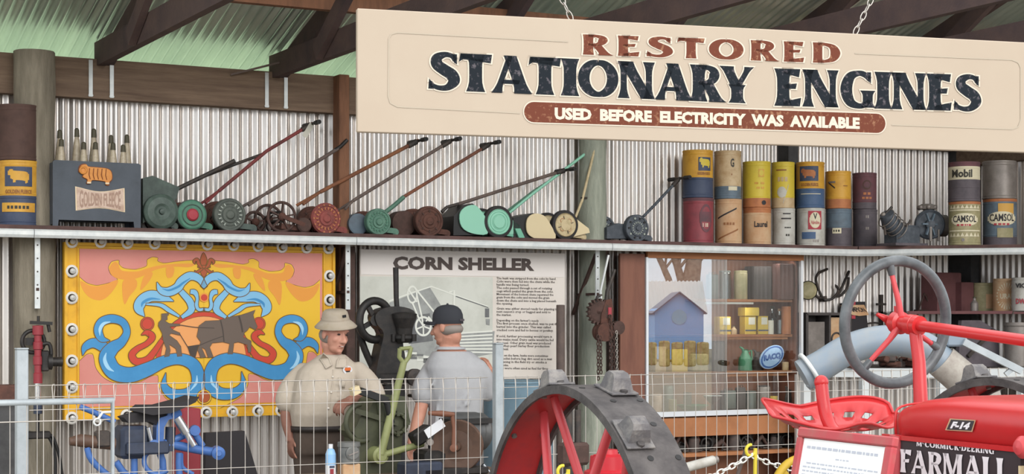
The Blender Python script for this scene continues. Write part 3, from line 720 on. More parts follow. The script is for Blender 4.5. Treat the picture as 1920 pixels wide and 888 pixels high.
TXT = [(521.8, 'The husk was stripped from the cobs by hand.'), (527.7, 'Cobs were then fed into the chute while the'), (533.7, 'handle was being turned.'), (539.8, 'The cobs passed through a set of rotating'), (545.8, 'cogs which pealed the grain from the cobs.'), (551.7, 'Movement of the bottom chute separated the'), (557.5, 'grain from the cobs and moved the grain'), (563.5, 'down the chute and into a bag placed beneath'), (569.1, 'the opening.'),
       (578.5, 'Grain was either stored ready for planting in'), (584.3, "next season's crop or bagged and sold to"), (590.3, 'the market.'), (600.6, "Depending on the farmer's needs"), (606.4, 'The first process once shelled, was to put the'), (612.6, 'kernel into the grinder. This was called'), (618.8, 'cracked corn and fed to horses or poultry.'),
       (630.3, 'If sold, further processing would turn it'), (636.5, 'into maize meal. Dairy cattle would be fed'), (642.7, 'this meal. Other grain meal was produced'), (648.3, 'and often pearl barley flour production'), (654.2, 'and meal.'), (666.2, 'Cobs on the farm, husks were sometimes'), (672.1, 'in a toilet before bag dirt used as a mat'), (678.2, 'happening in the field try or smoke a'), (684.4, 'to smoke.'), (690.1, 'Cobs were often used as fuel for fires')]
mb = MB()
for y, s in TXT:
    w = 117*len(s)/46; vs, fs = sans(s, .012, 1); X1 = max(v[0] for v in vs); hgt = .72
    yl = y-1.0; f = quad(WL, YB-.0025, (931, yl-1.9), (931+w, yl-1.9+w*.012), (931+w, yl+2.6+w*.012), (931, yl+2.6)); mb.mapped(([(v[0]/X1, (v[1]+.05)/hgt) for v in vs], fs), f, 'ink_text')
mb.build('text_block', brd)
# ------------------------------------------------------------------ reel mowers on the shelf
YW = -.36                                                       # plane of the wheel facing the viewer
def disc_pt(px, y=YW): return WL.at(px, 600, y).x
def wheel(t, x, r, kind, y=YW, name='drive_wheel', w=.045):
    """one wheel standing on the shelf, axle across the shelf"""
    z = ZS+r; o = (x, y, z); mb = MB(); ax = (0, -1, 0)
    if kind == 'spoke':
        mb.torus((x, y+w/2, z), ax, r-.011, .011, 'rust_dark', 32, 8)
        for k in range(5):
            a = k*2*math.pi/5+.2; mb.bar((x, y+w/2, z), (x+(r-.012)*math.cos(a), y+w/2, z+(r-.012)*math.sin(a)), .012, .026, 'rust_dark', (0, 1, 0))
        mb.cyl((x, y+w, z), (x, y-.005, z), .026, 'rust', 16); mb.lathe(o, ax, [(0, .03), (.012, .02), (.02, .0)], 'rust', 14)
    elif kind == 'domed':
        mb.lathe(o, ax, [(-w, r), (.0, r), (.006, r*.97), (.02, r*.80), (.026, r*.45), (.018, r*.30), (.016, .0)], 'green_disc', 36)
        mb.lathe((x, y-.016, z), ax, [(0, .022), (.02, .018), (.024, 0)], 'moss', 14)
    elif kind == 'red_hub':
        mb.lathe(o, ax, [(-w, r), (0, r), (.004, r*.95)], 'green_disc', 36); mb.lathe((x, y-.004, z), ax, [(0, r*.95), (.006, r*.86), (.006, r*.42), (.014, r*.40)], 'green_mow2', 36)
        mb.lathe((x, y-.018, z), ax, [(0, r*.40), (.012, r*.30), (.014, 0)], 'lbl_red', 24)
        mb.torus((x, y-.012, z), ax, r*.66, .004, 'green_disc', 32, 6)
    elif kind in ('grey_letter', 'green_letter', 'red_ring', 'brown'):
        m = {'grey_letter': 'grey_disc', 'green_letter': 'green_mow', 'red_ring': 'rust_red', 'brown': 'rust_red' if 0 else 'rust'}[kind]
        mb.lathe(o, ax, [(-w, r), (0, r), (.008, r*.95), (.008, r*.84), (.002, r*.82), (.002, r*.50), (.01, r*.46), (.010, r*.30), (.02, r*.22), (.022, 0)], m, 40)
        mb.torus((x, y-.004, z), ax, r*.66, .003, m, 36, 6)
        c2 = {'grey_letter': 'pale_letter', 'green_letter': 'green_mow2', 'red_ring': 'd_orange', 'brown': 'rust_dark'}[kind]
        for k in range(18 if kind != 'brown' else 8):
            a = k*2*math.pi/(18 if kind != 'brown' else 8)
            if kind == 'grey_letter' and k in (4, 5, 13, 14): continue
            R = Matrix.Rotation(-a, 3, 'Y'); mb.box((x+r*.67*math.cos(a), y-.006, z+r*.67*math.sin(a)), (r*.17, .007, .009), c2, R)
        if kind == 'red_ring':
            mb.torus((x, y+.01, z), ax, r*1.0, .006, 'rust_red', 36, 6)
            for k in range(14):
                a = k*2*math.pi/14; mb.cyl((x+r*.90*math.cos(a), y-.012, z+r*.90*math.sin(a)), (x+r*.90*math.cos(a), y-.003, z+r*.90*math.sin(a)), .007, 'd_orange', 8)
    elif kind in ('tyre_mint', 'tyre_cream'):
        m = 'mint' if kind == 'tyre_mint' else 'cream_dirty'
        mb.lathe(o, ax, [(-w, r*.9), (-w, r*.97), (-w*.8, r), (-.005, r), (.004, r*.97), (.006, r*.80)], 'tyre', 40)
        mb.lathe((x, y-.003, z), ax, [(0, r*.80), (.008, r*.76), (.003, r*.72), (.006, r*.42), (.012, r*.38), (.012, 0)], m, 40)
        if kind == 'tyre_mint':
            for q in (.62, .46): mb.torus((x, y-.008, z), ax, r*q, .0025, 'mint_d', 36, 6)
        else:
            for k in range(4):
                a = k*math.pi/2+.75; mb.torus((x+r*.38*math.cos(a), y-.010, z+r*.38*math.sin(a)), ax, r*.15, .004, 'd_tan', 16, 5)
            for k in range(2):
                a = k*math.pi/2+.3; mb.bar((x-r*.6*math.cos(a), y-.009, z-r*.6*math.sin(a)), (x+r*.6*math.cos(a), y-.009, z+r*.6*math.sin(a)), .004, .01, 'lbl_ink', (0, 1, 0))
    elif kind == 'slate':
        mb.lathe(o, ax, [(-w, r), (0, r), (.006, r*.96), (.006, r*.84)], 'slate', 36); mb.lathe((x, y, z), ax, [(.0, r*.84), (.0, r*.62), (.008, r*.58), (.008, r*.2), (.02, r*.16), (.022, 0)], 'slate', 36)
        for k in range(10):
            a = k*2*math.pi/10; mb.cyl((x+r*.73*math.cos(a), y-.007, z+r*.73*math.sin(a)), (x+r*.73*math.cos(a), y+.001, z+r*.73*math.sin(a)), r*.08, 'pale_letter' if k % 3 == 0 else 'black', 10)
        for k in range(16):
            a = k*2*math.pi/16; mb.box((x+r*.42*math.cos(a), y-.010, z+r*.42*math.sin(a)), (r*.12, .004, .007), 'pale_letter', Matrix.Rotation(-a, 3, 'Y'))
    return mb.build(name, t)
def reel(t, x, r, m, x2):
    """cutting reel, rear roller and cutter bar between the wheels"""
    mb = MB(); z = ZS+r*.75
    for k in range(5):
        pts = [(x+r*.62*math.cos(k*1.2566+q*.35), YW+.05+.035*q, z+r*.62*math.sin(k*1.2566+q*.35)) for q in range(6)]
        mb.tube(pts, .006, 'dark_iron', 5)
    mb.cyl((x, YW+.03, z), (x, YW+.25, z), .014, 'dark_iron', 10); mb.build('cutting_reel', t)
    mb = MB(); mb.cyl((x2, YW+.03, ZS+.028), (x2, YW+.24, ZS+.028), .026, m, 16); mb.bar((x, YW+.03, ZS+.05), (x2, YW+.03, ZS+.035), .014, .04, m); mb.bar((x, YW+.24, ZS+.05), (x2, YW+.24, ZS+.035), .014, .04, m)
    mb.box(((x+x2)/2, YW+.14, ZS+.022), (.05, .2, .012), 'dark_iron'); mb.build('roller', t)
def handle(t, pts, m, r=.012, y0=YW+.12, grip=None, fork=True, flat=False):
    """handle through photo points at plane y0; forked at the foot; grip = material of the crossbar"""
    P = [WL.at(p[0], p[1], y0) for p in pts]; mb = MB()
    if fork:
        f = P[0]+(P[1]-P[0])*(.35 if len(P) < 3 else 1.0)
        for dy in (-.07, .07): mb.tube([P[0]+Vector((0, dy, 0)), f], r*.75, m, 8)
        P = [f]+P[1:] if len(P) < 3 else P[1:]
    if flat:
        for a, b in zip(P, P[1:]): mb.bar(a, b, .022, .04, m)
    else: mb.tube(P, r, m, 10)
    mb.build('handle', t)
    if grip:
        d = (P[-1]-P[-2]).normalized(); e = P[-1]; mb = MB()
        mb.tube([e-d*.10, e-d*.02], r*1.5, 'dark_iron', 10); mb.tube([e-d*.01+Vector((0, -.16, 0)), e-d*.01+Vector((0, -.04, 0)), e-d*.01+Vector((0, .16, 0))], .011, grip, 8)
        for s in (-1, 1): mb.tube([e-d*.01+Vector((0, s*.16, 0)), e-d*.01+Vector((0, s*.08, 0))], .017, 'black', 10)
        mb.build('grip', t)
MG = 'old push mowers on the long shelf'
def mower(px, rpx, label, kind, body, x2px, far=True, rr=None):
    x = disc_pt(px); r = rpx*WL.mpp(px, YW); t = thing(WL, 'push_mower', (x, YW+.12, ZS), label, 'lawn mower', MG)
    wheel(t, x, r, kind)
    if far: wheel(t, x-.005, (rr or r*.98), 'spoke' if kind == 'spoke' else 'brown' if kind not in ('slate', 'tyre_mint', 'tyre_cream') else 'slate' if kind == 'slate' else kind, YW+.27, 'drive_wheel')
    reel(t, x, r, body, disc_pt(x2px)); return t, x, r
def plate(t, pts, y, th, m, name='side_plate', sm=0):
    q = [WL.at(p[0], p[1], y) for p in pts]; q = [(p.x, p.z) for p in q]
    if sm: q = [(v.x, v.y) for v in cr(q, sm, True)]
    mb = MB(); mb.prism(q, y, y+th, m); return mb.build(name, t)
# 1 - large dark green one with a boxed front
t, x, r = mower(302, 33.5, 'large dark green mower with boxed catcher beside the blue bottle crate', 'domed', 'moss', 330, False)
plate(t, [(268, 334), (286, 329), (337, 351), (331, 372), (300, 400), (268, 418)], YW+.03, .26, 'moss', 'catcher_box')
handle(t, [(334, 353), (390, 326), (440, 301)], 'dark_iron', .016, fork=False); handle(t, [(384, 330), (440, 308), (495, 288)], 'dark_iron', .012, YW+.2, fork=False)
# 2
t, x, r = mower(360, 29, 'green mower with red hub and long red handle', 'red_hub', 'green_mow2', 395)
handle(t, [(380, 382), (410, 358), (500, 283), (586, 231)], 'handle_red', .013, grip='dark_iron')
mb = MB(); p = WL.at(578, 244, YW+.1); mb.box(p, (.04, .003, .12), 'tag', Matrix.Rotation(.55, 3, 'Y')); mb.build('price_tag', t, label='white tag tied to the handle')
# 3
t, x, r = mower(431, 31, 'dark grey green mower whose disc has a ring of raised letters', 'grey_letter', 'moss', 478)
handle(t, [(460, 386), (500, 362), (634, 278)], 'handle_grey', .014); handle(t, [(628, 281), (638, 275), (651, 262)], 'black_iron', .014, fork=False)
# 4
t, x, r = mower(530, 30, 'rusty brown mower on open five spoke wheels', 'spoke', 'rust', 572)
mb = MB(); gx = disc_pt(570); mb.lathe((gx, YW-.01, ZS+.06), (0, -1, 0), [(-.03, .055), (0, .055), (.008, .045), (.01, 0)], 'rust_dark', 20); mb.bar((x, YW-.01, ZS+r), (gx, YW-.01, ZS+.06), .02, .03, 'rust'); mb.build('gear_case', t)
wheel(t, disc_pt(497), .085, 'spoke', YW+.2, 'drive_wheel')
handle(t, [(562, 384), (600, 360), (785, 263)], 'handle_orange', .015, grip='black_iron')
# 5
t, x, r = mower(612, 28.5, 'faded red mower with studded disc in front of the orange post', 'red_ring', 'rust_red', 648)
handle(t, [(640, 393), (662, 376), (848, 262)], 'handle_grey', .013, YW+.08, grip='black_iron')
# 6
t, x, r = mower(710, 25, 'mid green mower with embossed disc and green handle socket', 'green_letter', 'green_mow', 745)
mb = MB(); mb.lathe((disc_pt(682), YW+.1, ZS+.085), (0, -1, 0), [(-.12, .08), (0, .08), (.004, .07), (.01, 0)], 'd_steel', 28); mb.build('grass_roller', t)
handle(t, [(722, 398), (740, 384), (757, 369)], 'green_mow', .017, fork=False); handle(t, [(755, 370), (830, 324), (921, 268)], 'handle_rust', .013, fork=False, grip='black_iron')
# 7
t, x, r = mower(805, 28.5, 'plain brown rusted mower with large flat disc', 'brown', 'rust', 842)
mb = MB(); mb.lathe((disc_pt(768), YW+.1, ZS+.10), (0, -1, 0), [(-.12, .098), (0, .098), (.004, .085), (.01, 0)], 'rust_dark', 28); mb.build('grass_roller', t)
handle(t, [(828, 397), (838, 388), (860, 382)], 'dark_iron', .013, fork=False); handle(t, [(858, 383), (960, 350), (1062, 318)], 'handle_grey', .014, YW+.16, fork=False, grip='dark_iron')
# 8 mint
t, x, r = mower(935, 30.5, 'mint green mower with black tyre and rounded side shield', 'tyre_mint', 'mint_d', 968)
plate(t, [(862, 402), (872, 388), (890, 384), (903, 396), (912, 412), (914, 438), (885, 437), (866, 425)], YW+.0, .012, 'mint', sm=3)
plate(t, [(851, 405), (868, 385), (886, 381), (900, 392), (912, 440), (850, 441)], YW+.02, .24, 'black', 'reel_housing')
plate(t, [(955, 408), (977, 424), (968, 437), (955, 439)], YW+.02, .02, 'mint'); plate(t, [(966, 428), (976, 428), (984, 445), (974, 447)], YW+.0, .02, 'mint_d', 'height_lever')
handle(t, [(953, 400), (1000, 362), (1120, 271)], 'mint', .012, YW+.16, fork=False); handle(t, [(950, 396), (1000, 358), (1062, 318)], 'green_mow', .009, YW+.2, fork=False)
# 9 cream
t, x, r = mower(1060, 28, 'cream mower with black tyre standing against the grey green pole', 'tyre_cream', 'cream_dirty', 1098)
plate(t, [(987, 425), (990, 408), (1003, 400), (1020, 404), (1032, 420), (1042, 446), (1010, 448), (992, 440)], YW+.0, .012, 'cream_mow', sm=3)
plate(t, [(962, 408), (1000, 399), (1012, 404), (1030, 447), (963, 445)], YW+.02, .24, 'black', 'reel_housing')
plate(t, [(1078, 408), (1104, 428), (1106, 436), (1076, 443)], YW+.0, .02, 'cream_mow')
handle(t, [(1079, 407), (1092, 374), (1116, 274)], 'cream_dirty', .011, YW+.1, fork=False); handle(t, [(1108, 434), (1109, 372), (1120, 272)], 'cream_dirty', .011, YW+.16, fork=False)
mb = MB(); mb.tube([WL.at(1090, 371, YW+.1), WL.at(1110, 371, YW+.16)], .009, 'dark_iron', 8); mb.build('handle_stay', t)
# 10 slate
t, x, r = mower(1195, 25.5, 'slate blue mower with pierced disc near the stacked oil drums', 'slate', 'slate', 1222, False)
wheel(t, disc_pt(1150), .105, 'slate', YW+.14, 'drive_wheel'); plate(t, [(1138, 426), (1160, 418), (1180, 424), (1180, 447), (1138, 447)], YW+.05, .1, 'slate', 'gear_case')
handle(t, [(1206, 406), (1235, 376), (1275, 333)], 'slate', .012, YW+.12, fork=False, grip='dark_iron')

# ------------------------------------------------------------------ oil drums
def wrap(cx, cy, R, a0):
    """(arc length, z) -> on a drum's side, a0 = bearing of zero from the front (towards the viewer's left is negative)"""
    return lambda s, z: Vector((cx+R*math.sin(a0+s/R), cy-R*math.cos(a0+s/R), z))
RAM = [(-.50, .28), (-.44, .42), (-.30, .46), (-.22, .36), (.10, .34), (.36, .30), (.48, .16), (.50, -.14), (.42, -.30), (.40, -.42), (.30, -.42), (.28, -.28), (-.10, -.24), (-.16, -.38), (-.28, -.38), (-.26, -.22), (-.40, -.10), (-.36, .06), (-.50, .08)]
def area(mb, P, f, m):
    """fill an outline that follows a curved side: sliced into thin strips"""
    x0 = min(p[0] for p in P); x1 = max(p[0] for p in P); n = 16
    for i in range(n):
        a, b = x0+(x1-x0)*i/n, x0+(x1-x0)*(i+1)/n; c = (a+b)/2; cut = []
        for p, q in zip(P, P[1:]+P[:1]):
            if (p[0] <= c) != (q[0] <= c): cut.append(p[1]+(q[1]-p[1])*(c-p[0])/(q[0]-p[0]))
        cut.sort()
        for lo, hi in zip(cut[::2], cut[1::2]): mb.raw([f(a, lo), f(b, lo), f(b, hi), f(a, hi)], [(0, 1, 2, 3)], m)
def drum(px0, px1, z0, h, label, bands, y=-.27, decals=None, lid='d_lid', cap=False):
    a, b = WL.at(px0, 600, y), WL.at(px1, 600, y); cx = (a.x+b.x)/2; cy = y; v = WL.l((0, 0, 0)); av = math.atan2(v.x-cx, -(v.y-cy))
    R = (b.x-a.x)/2*math.cos(av)*1.0
    t = thing(WL, 'oil_drum', (cx, cy, z0), label, 'oil drum', 'old oil drums on the shelf'); mb = MB(); o = (cx, cy, z0); ax = (0, 0, 1)
    ribs = [0, .012, .30*h, .62*h, h-.014, h]
    e = [0]+[q[0]*h for q in bands[1:]]+[h]; prof = [(0, R*.97), (.004, R), (.012, R), (.016, R*.985)]
    for i, (f0, m) in enumerate(bands):
        zA, zB = max(e[i], .016), min(e[i+1], h-.02); P = [(zA, R*.985)]
        zz = zA+.01
        if zB-zA > .08:
            for rb in (zA+.012, zB-.016): P += [(rb-.006, R*.985), (rb, R*1.0), (rb+.006, R*.985)]
        P.append((zB, R*.985)); P = sorted(P); mb.lathe(o, ax, P, m, 36)
    m0, m1 = bands[0][1], bands[-1][1]
    mb.lathe(o, ax, [(0, 0), (0, R*.97), (.004, R), (.012, R), (.016, R*.985)], m0, 36)
    mb.lathe(o, ax, [(h-.02, R*.985), (h-.012, R), (h-.002, R), (h, R*.97), (h-.012, R*.94)], m1, 36); mb.build('shell', t)
    mb = MB(); mb.lathe(o, ax, [(h-.012, R*.95), (h-.012, 0)], lid, 36); mb.lathe((cx+R*.5, cy, z0+h-.012), ax, [(0, .025), (.014, .025), (.014, 0)], lid, 14)
    if cap: mb.torus((cx, cy, z0+h-.004), (1, 0, 0), R*.35, .006, lid, 20, 6, 0, math.pi)
    mb.build('lid', t)
    if decals:
        mb = MB()
        for d in decals:
            # kind, arc offset / R, height fraction, width / R, height fraction, material, extra
            k, s0, zf, w, hf, m = d[:6]; f = wrap(cx, cy, R*(1.012+.004*(d[7] if len(d) > 7 else 0)), av); s0 *= R; w *= R; hh = hf*h; zc = z0+zf*h
            if k == 'text': mb.mapped(norm(sans(d[6], .03)), lambda u, q: f(s0+(u-.5)*w, zc+(q-.5)*hh), m)
            elif k == 'rect':
                n = 10; mb.raw([f(s0+(i/n-.5)*w, zc+j*hh) for i in range(n+1) for j in (-.5, .5)], [(2*i, 2*i+2, 2*i+3, 2*i+1) for i in range(n)], m)
            elif k == 'dash':
                n = max(2, int(d[6])//2); rr = random.Random(int(d[6])+len(mb.v)); x = s0-w/2
                for i in range(n):
                    q = w/n*rr.uniform(.55, .85); mb.raw([f(x, zc-hh*.35), f(x+q, zc-hh*.35), f(x+q, zc+hh*.35), f(x, zc+hh*.35)], [(0, 1, 2, 3)], m); x += w/n
            elif k == 'oval': area(mb, [(s0+w/2*math.cos(i*math.pi/14), zc+hh/2*math.sin(i*math.pi/14)) for i in range(28)], f, m)
            elif k == 'ram':
                P = cr([(p[0], p[1]) for p in RAM], 3, True); area(mb, [(s0+p.x*w, zc+p.y*hh) for p in P], f, m)
            elif k == 'diag':
                mb.raw([f(s0+(i/8-.5)*w, zc+(i/8-.5)*hh+j) for i in range(9) for j in (-.007, .007)], [(2*i, 2*i+2, 2*i+3, 2*i+1) for i in range(8)], m)
            elif k == 'zig':
                n = 8
                for i in range(n):
                    x0, xx, x2 = s0+(i/n-.5)*w, s0+((i+.5)/n-.5)*w, s0+((i+1)/n-.5)*w
                    mb.raw([f(x0, zc-hh/2), f(x2, zc-hh/2), f(xx, zc+hh/2)], [(0, 1, 2)], m)
        mb.build('printed_label', t)
    return t
def column(px0, px1, ysplit, ytop, lo, hi, y=-.27):
    p = (px0+px1)/2; k = WL.mpp(p, y); zb = ZS
    base = WL.at(p, 600, y); c = HY-(ZS-EYE)/k; h1 = (c-ysplit)*k; h2 = (ysplit-ytop)*k
    if lo: drum(px0, px1, ZS, h1, y=y, **lo)
    if hi: drum(px0-1, px1-1, ZS+h1+.001, h2, y=y, **hi)
    return h1
GF = lambda z0=.62: [('rect', 0, z0+.05, 1.35, .30, 'd_navy', 0, 0), ('ram', 0, z0+.05, 1.0, .24, 'd_yellow', 0, 1), ('text', 0, z0-.18, 1.3, .06, 'lbl_brown', 'GOLDEN FLEECE', 0)]
column(-6, 75, 303, 199, dict(label='yellow and navy oil drum with ram emblem under the rusty drum at far left', bands=[(0, 'd_navy'), (.46, 'd_yellow')], decals=GF(.70)+[('rect', 0, .28, 1.7, .14, 'd_yellow', 0, 0), ('dash', 0, .28, 1.1, .07, 'lbl_ink', 13, 1)]),
       dict(label='plain rusty brown oil drum stacked highest at the far left end', bands=[(0, 'd_rust')]))
column(1280, 1338, 372, 283, dict(label='red oil drum with round dark emblem, bottom of the leftmost stack right of the mowers', bands=[(0, 'd_red'), (.93, 'd_maroon')], decals=[('oval', .55, .55, .9, .62, 'd_maroon', 0, 0), ('oval', .55, .55, .72, .5, 'd_red', 0, 1), ('rect', .55, .58, .9, .22, 'd_maroon', 0, 2), ('dash', .55, .40, .5, .12, 'label_pink', 3, 2)]),
       dict(label='yellow drum with ram emblem over navy lower half, stacked on the red drum', bands=[(0, 'd_navy'), (.42, 'd_yellow')], decals=[('rect', .5, .70, .9, .28, 'd_navy', 0, 0), ('ram', .5, .72, .75, .24, 'd_lemon', 0, 1), ('text', .45, .50, .9, .06, 'lbl_brown', 'GOLDEN FLEECE', 0)], cap=True))
column(1340, 1391, 374, 284, dict(label='tan drum with diagonal dark stripes, bottom of the second stack', bands=[(0, 'd_tan')], decals=[('diag', -.1, .68, 1.5, .22, 'lbl_black'), ('diag', 0, .22, 1.6, .22, 'lbl_brown'), ('dash', .1, .45, .9, .08, 'lbl_brown', 9, 0)]),
       dict(label='cream drum with a large letter G over a blue grey base band', bands=[(0, 'd_steel'), (.26, 'd_cream')], decals=[('text', .35, .74, .28, .18, 'lbl_ink', 'G'), ('rect', .4, .21, .7, .08, 'lbl_cream', 0), ('oval', .3, .5, .08, .04, 'lbl_brown', 0)], cap=True))
column(1393, 1446, 390, 304, dict(label='tan drum with one black printed word, bottom of the third stack', bands=[(0, 'd_tan'), (.86, 'd_orange')], decals=[('text', .30, .55, 1.0, .16, 'lbl_black', 'Laurel')]),
       dict(label='lemon yellow drum over a rusty orange base, top of the third stack', bands=[(0, 'd_orange'), (.20, 'd_lemon')], decals=[('rect', .35, .74, .42, .17, 'd_yellow', 0), ('oval', .35, .74, .34, .13, 'd_lemon', 0, 1), ('dash', .3, .52, .9, .06, 'd_yellow', 5), ('dash', .35, .42, .7, .06, 'd_yellow', 5), ('oval', .55, .10, .35, .10, 'lbl_black', 0)]))
column(1447, 1491, 391, 305, dict(label='white drum with two short black bars, bottom of the fourth stack', bands=[(0, 'd_white')], decals=[('rect', .3, .85, .7, .03, 'lbl_black', 0), ('rect', .25, .72, .9, .035, 'lbl_black', 0), ('dash', .4, .48, .6, .05, 'lbl_ink', 9), ('dash', .4, .28, .4, .08, 'lbl_ink', 3)]),
       dict(label='yellow drum fading to bare white, top of the fourth stack', bands=[(0, 'd_cream'), (.22, 'd_lemon')], decals=[('rect', -.15, .82, .9, .03, 'lbl_brown', 0), ('dash', 0, .62, .9, .14, 'd_cream', 7), ('oval', -.1, .34, .8, .24, 'd_white', 0), ('diag', .25, .3, .5, .4, 'd_white')]))
column(1493, 1547, 391, 305, dict(label='grey white drum with a red square V emblem, bottom of the fifth stack', bands=[(0, 'd_white')], decals=[('rect', .32, .68, 1.0, .48, 'lbl_red', 0), ('oval', .32, .68, .82, .42, 'lbl_cream', 0, 1), ('text', .32, .78, .30, .16, 'lbl_black', 'V', 2), ('text', .32, .62, .62, .10, 'lbl_red', 'Valvoline', 2), ('rect', -.15, .28, 1.0, .18, 'd_blue', 0), ('dash', .4, .14, .5, .10, 'd_grey', 6, 1)]),
       dict(label='yellow drum with ram emblem above a blue band, over the V emblem drum', bands=[(0, 'd_blue'), (.42, 'd_yellow')], decals=[('rect', -.1, .74, 1.4, .32, 'd_navy', 0), ('ram', -.15, .74, 1.05, .24, 'd_orange', 0, 1), ('text', -.05, .50, 1.3, .07, 'lbl_brown', 'GOLDEN FLEECE'), ('rect', .05, .30, 1.5, .015, 'lbl_cream', 0)]))
column(1548, 1597, 392, 322, dict(label='steel blue drum with a small pale label, bottom of the sixth stack', bands=[(0, 'd_mauve'), (.5, 'd_steel')], decals=[('rect', -.15, .42, .7, .14, 'lbl_cream', 0), ('dash', -.15, .42, .55, .08, 'lbl_ink', 6, 1)]),
       dict(label='short amber drum over a reddish base, top of the sixth stack', bands=[(0, 'd_orange'), (.25, 'd_yellow')], decals=[('diag', -.55, .62, .6, -.16, 'lbl_black'), ('rect', -.5, .70, .55, .05, 'd_grey', 0), ('rect', .6, .6, .4, .02, 'lbl_brown', 0)]))
column(1599, 1645, 393, 325, dict(label='dark mauve grey drum, bottom of the seventh stack beside the engine', bands=[(0, 'd_mauve')], decals=[('dash', .2, .8, .3, .10, 'd_grey', 3), ('dash', .2, .5, .3, .10, 'd_grey', 3)]),
       dict(label='maroon drum with faint orange print, top of the seventh stack', bands=[(0, 'd_mauve'), (.18, 'd_maroon')], decals=[('oval', .2, .66, .7, .26, 'd_rust', 0), ('oval', .2, .66, .55, .18, 'd_maroon', 0, 1), ('dash', .25, .42, .7, .09, 'd_orange', 5), ('dash', .25, .30, .9, .08, 'd_orange', 6)]))
CAM = lambda s: [('zig', 0, .88, 2.2, .09, 'lbl_cream', 0), ('rect', 0, .80, 2.3, .03, 'lbl_cream', 0), ('oval', s, .58, 1.85, .30, 'lbl_cream', 0), ('text', s, .60, 1.55, .16, 'lbl_black', 'CAMSOL', 1), ('dash', s, .46, 1.0, .06, 'lbl_red', 9, 1), ('rect', 0, .33, 2.3, .03, 'lbl_cream', 0), ('zig', 0, .24, 2.2, .09, 'lbl_cream', 0), ('oval', -.1, .12, .2, .08, 'd_grey', 0)]
h = column(1778, 1839, 379, 305, dict(label='zigzag patterned olive drum by the corner post, bottom of its stack', bands=[(0, 'd_camsol'), (.94, 'd_orange')], decals=CAM(.0)),
       dict(label='dark drum with a cream lettered band stacked on the zigzag patterned drum', bands=[(0, 'd_mauve'), (.40, 'd_mauve'), (.55, 'lbl_cream'), (.88, 'd_maroon')], decals=[('text', -.15, .70, 1.35, .20, 'lbl_ink', 'Mobil')]), y=-1.05)
column(1842, 1907, 374, 303, dict(label='blue grey drum with amber label patch, rightmost on the shelf', bands=[(0, 'd_mauve'), (.2, 'd_steel'), (.94, 'd_orange')], decals=[('rect', .4, .72, 1.0, .36, 'lbl_amber', 0), ('rect', .35, .28, 1.0, .2, 'd_camsol', 0)]+[d[:7]+(1+(d[7] if len(d) > 7 else 0),) for d in CAM(.15)[2:5]]),
       dict(label='plain bare grey drum stacked highest at the right end of the shelf', bands=[(0, 'd_grey')]), y=-1.05)

# ------------------------------------------------------------------ blue bottle crate with oil bottles
YC = -.44
a, b = WL.at(99, 360, YC), WL.at(264, 360, YC); w = b.x-a.x; ztop = WL.at(180, 303, YC).z; D = .24
crate = thing(WL, 'bottle_crate', ((a.x+b.x)/2, YC+D/2, ZS), 'dark blue crate with ram emblem holding old oil bottles', 'crate')
mb = MB(); xm = (a.x+b.x)/2
pts = [(a.x, ZS), (a.x+.035, ZS), (a.x+.04, ZS+.045), (b.x-.05, ZS+.045), (b.x-.045, ZS), (b.x, ZS), (b.x, ztop-.01), (b.x-.015, ztop), (a.x+.012, ztop), (a.x, ztop-.012)]
mb.prism(pts, YC, YC+.018, 'crate_blue'); mb.build('front_panel', crate)
mb = MB(); mb.prism(pts, YC+D-.018, YC+D, 'crate_blue'); mb.build('back_panel', crate)
for x in (a.x+.009, b.x-.009): mb = MB(); mb.box((x, YC+D/2, (ZS+ztop)/2), (.018, D-.04, ztop-ZS-.03), 'crate_blue'); mb.build('side_panel', crate)
mb = MB(); mb.box((xm, YC+D/2, ZS+.06), (w-.04, D-.04, .015), 'crate_blue'); mb.build('base_tray', crate)
e = WL.at(179, 328, YC); P = cr([(p[0], p[1]) for p in RAM], 4, True); s = 60*WL.mpp(180, YC); mb = MB()
mb.prism([(e.x+p.x*s*1.06, e.z+p.y*s*.74) for p in P], YC-.006, YC, 'ram_line'); mb.prism([(e.x+p.x*s, e.z+p.y*s*.68) for p in P], YC-.014, YC-.006, 'ram_orange')
mb.torus((e.x-.40*s, YC-.014, e.z+.13*s), (0, 1, 0), .10*s, .008, 'ram_orange', 16, 6)
for dx in (-.22, .35): mb.box((e.x+dx*s, YC-.016, e.z-.25*s), (.12*s, .008, .05*s), 'ram_pale')
for k in range(5): mb.tube([(e.x+(-.2+.13*k)*s, YC-.014, e.z+.2*s), (e.x+(-.22+.13*k)*s, YC-.016, e.z), (e.x+(-.18+.13*k)*s, YC-.014, e.z-.14*s)], .003, 'ram_line', 5)
mb.build('ram_emblem', crate)
c = [(143, 351), (187, 360), (231, 354), (232, 396), (188, 389), (144, 393)]
q = [WL.at(p[0], p[1], YC) for p in c]; q = [(p.x, p.z) for p in q]; top = cr([Vector(p) for p in q[:3]], 5); bot = cr([Vector(p) for p in q[3:]], 5); pp = [(v.x, v.y) for v in top+bot]
mb = MB(); cxm = sum(p[0] for p in pp)/len(pp); czm = sum(p[1] for p in pp)/len(pp); mb.prism([(cxm+(p[0]-cxm)*1.05, czm+(p[1]-czm)*1.08) for p in pp], YC-.004, YC, 'ram_pale'); mb.prism(pp, YC-.008, YC-.004, 'label_pink')
tx = norm(sans('GOLDEN FLEECE', .02)); X0, X1 = q[0][0]+.02, q[2][0]-.02
mb.mapped(tx, lambda u, v: Vector((X0+(X1-X0)*u, YC-.010, czm+(v-.5)*(.085+.05*(2*u-1)**2))), 'label_dim'); mb.build('name_plate', crate)
BOT = [(112, 243, 1), (144, 240, 1), (176, 241, 1), (208, 253, 1), (238, 252, 1), (115, 260, 0), (157, 266, 0), (179, 266, 0), (212, 267, 0), (231, 271, 0)]
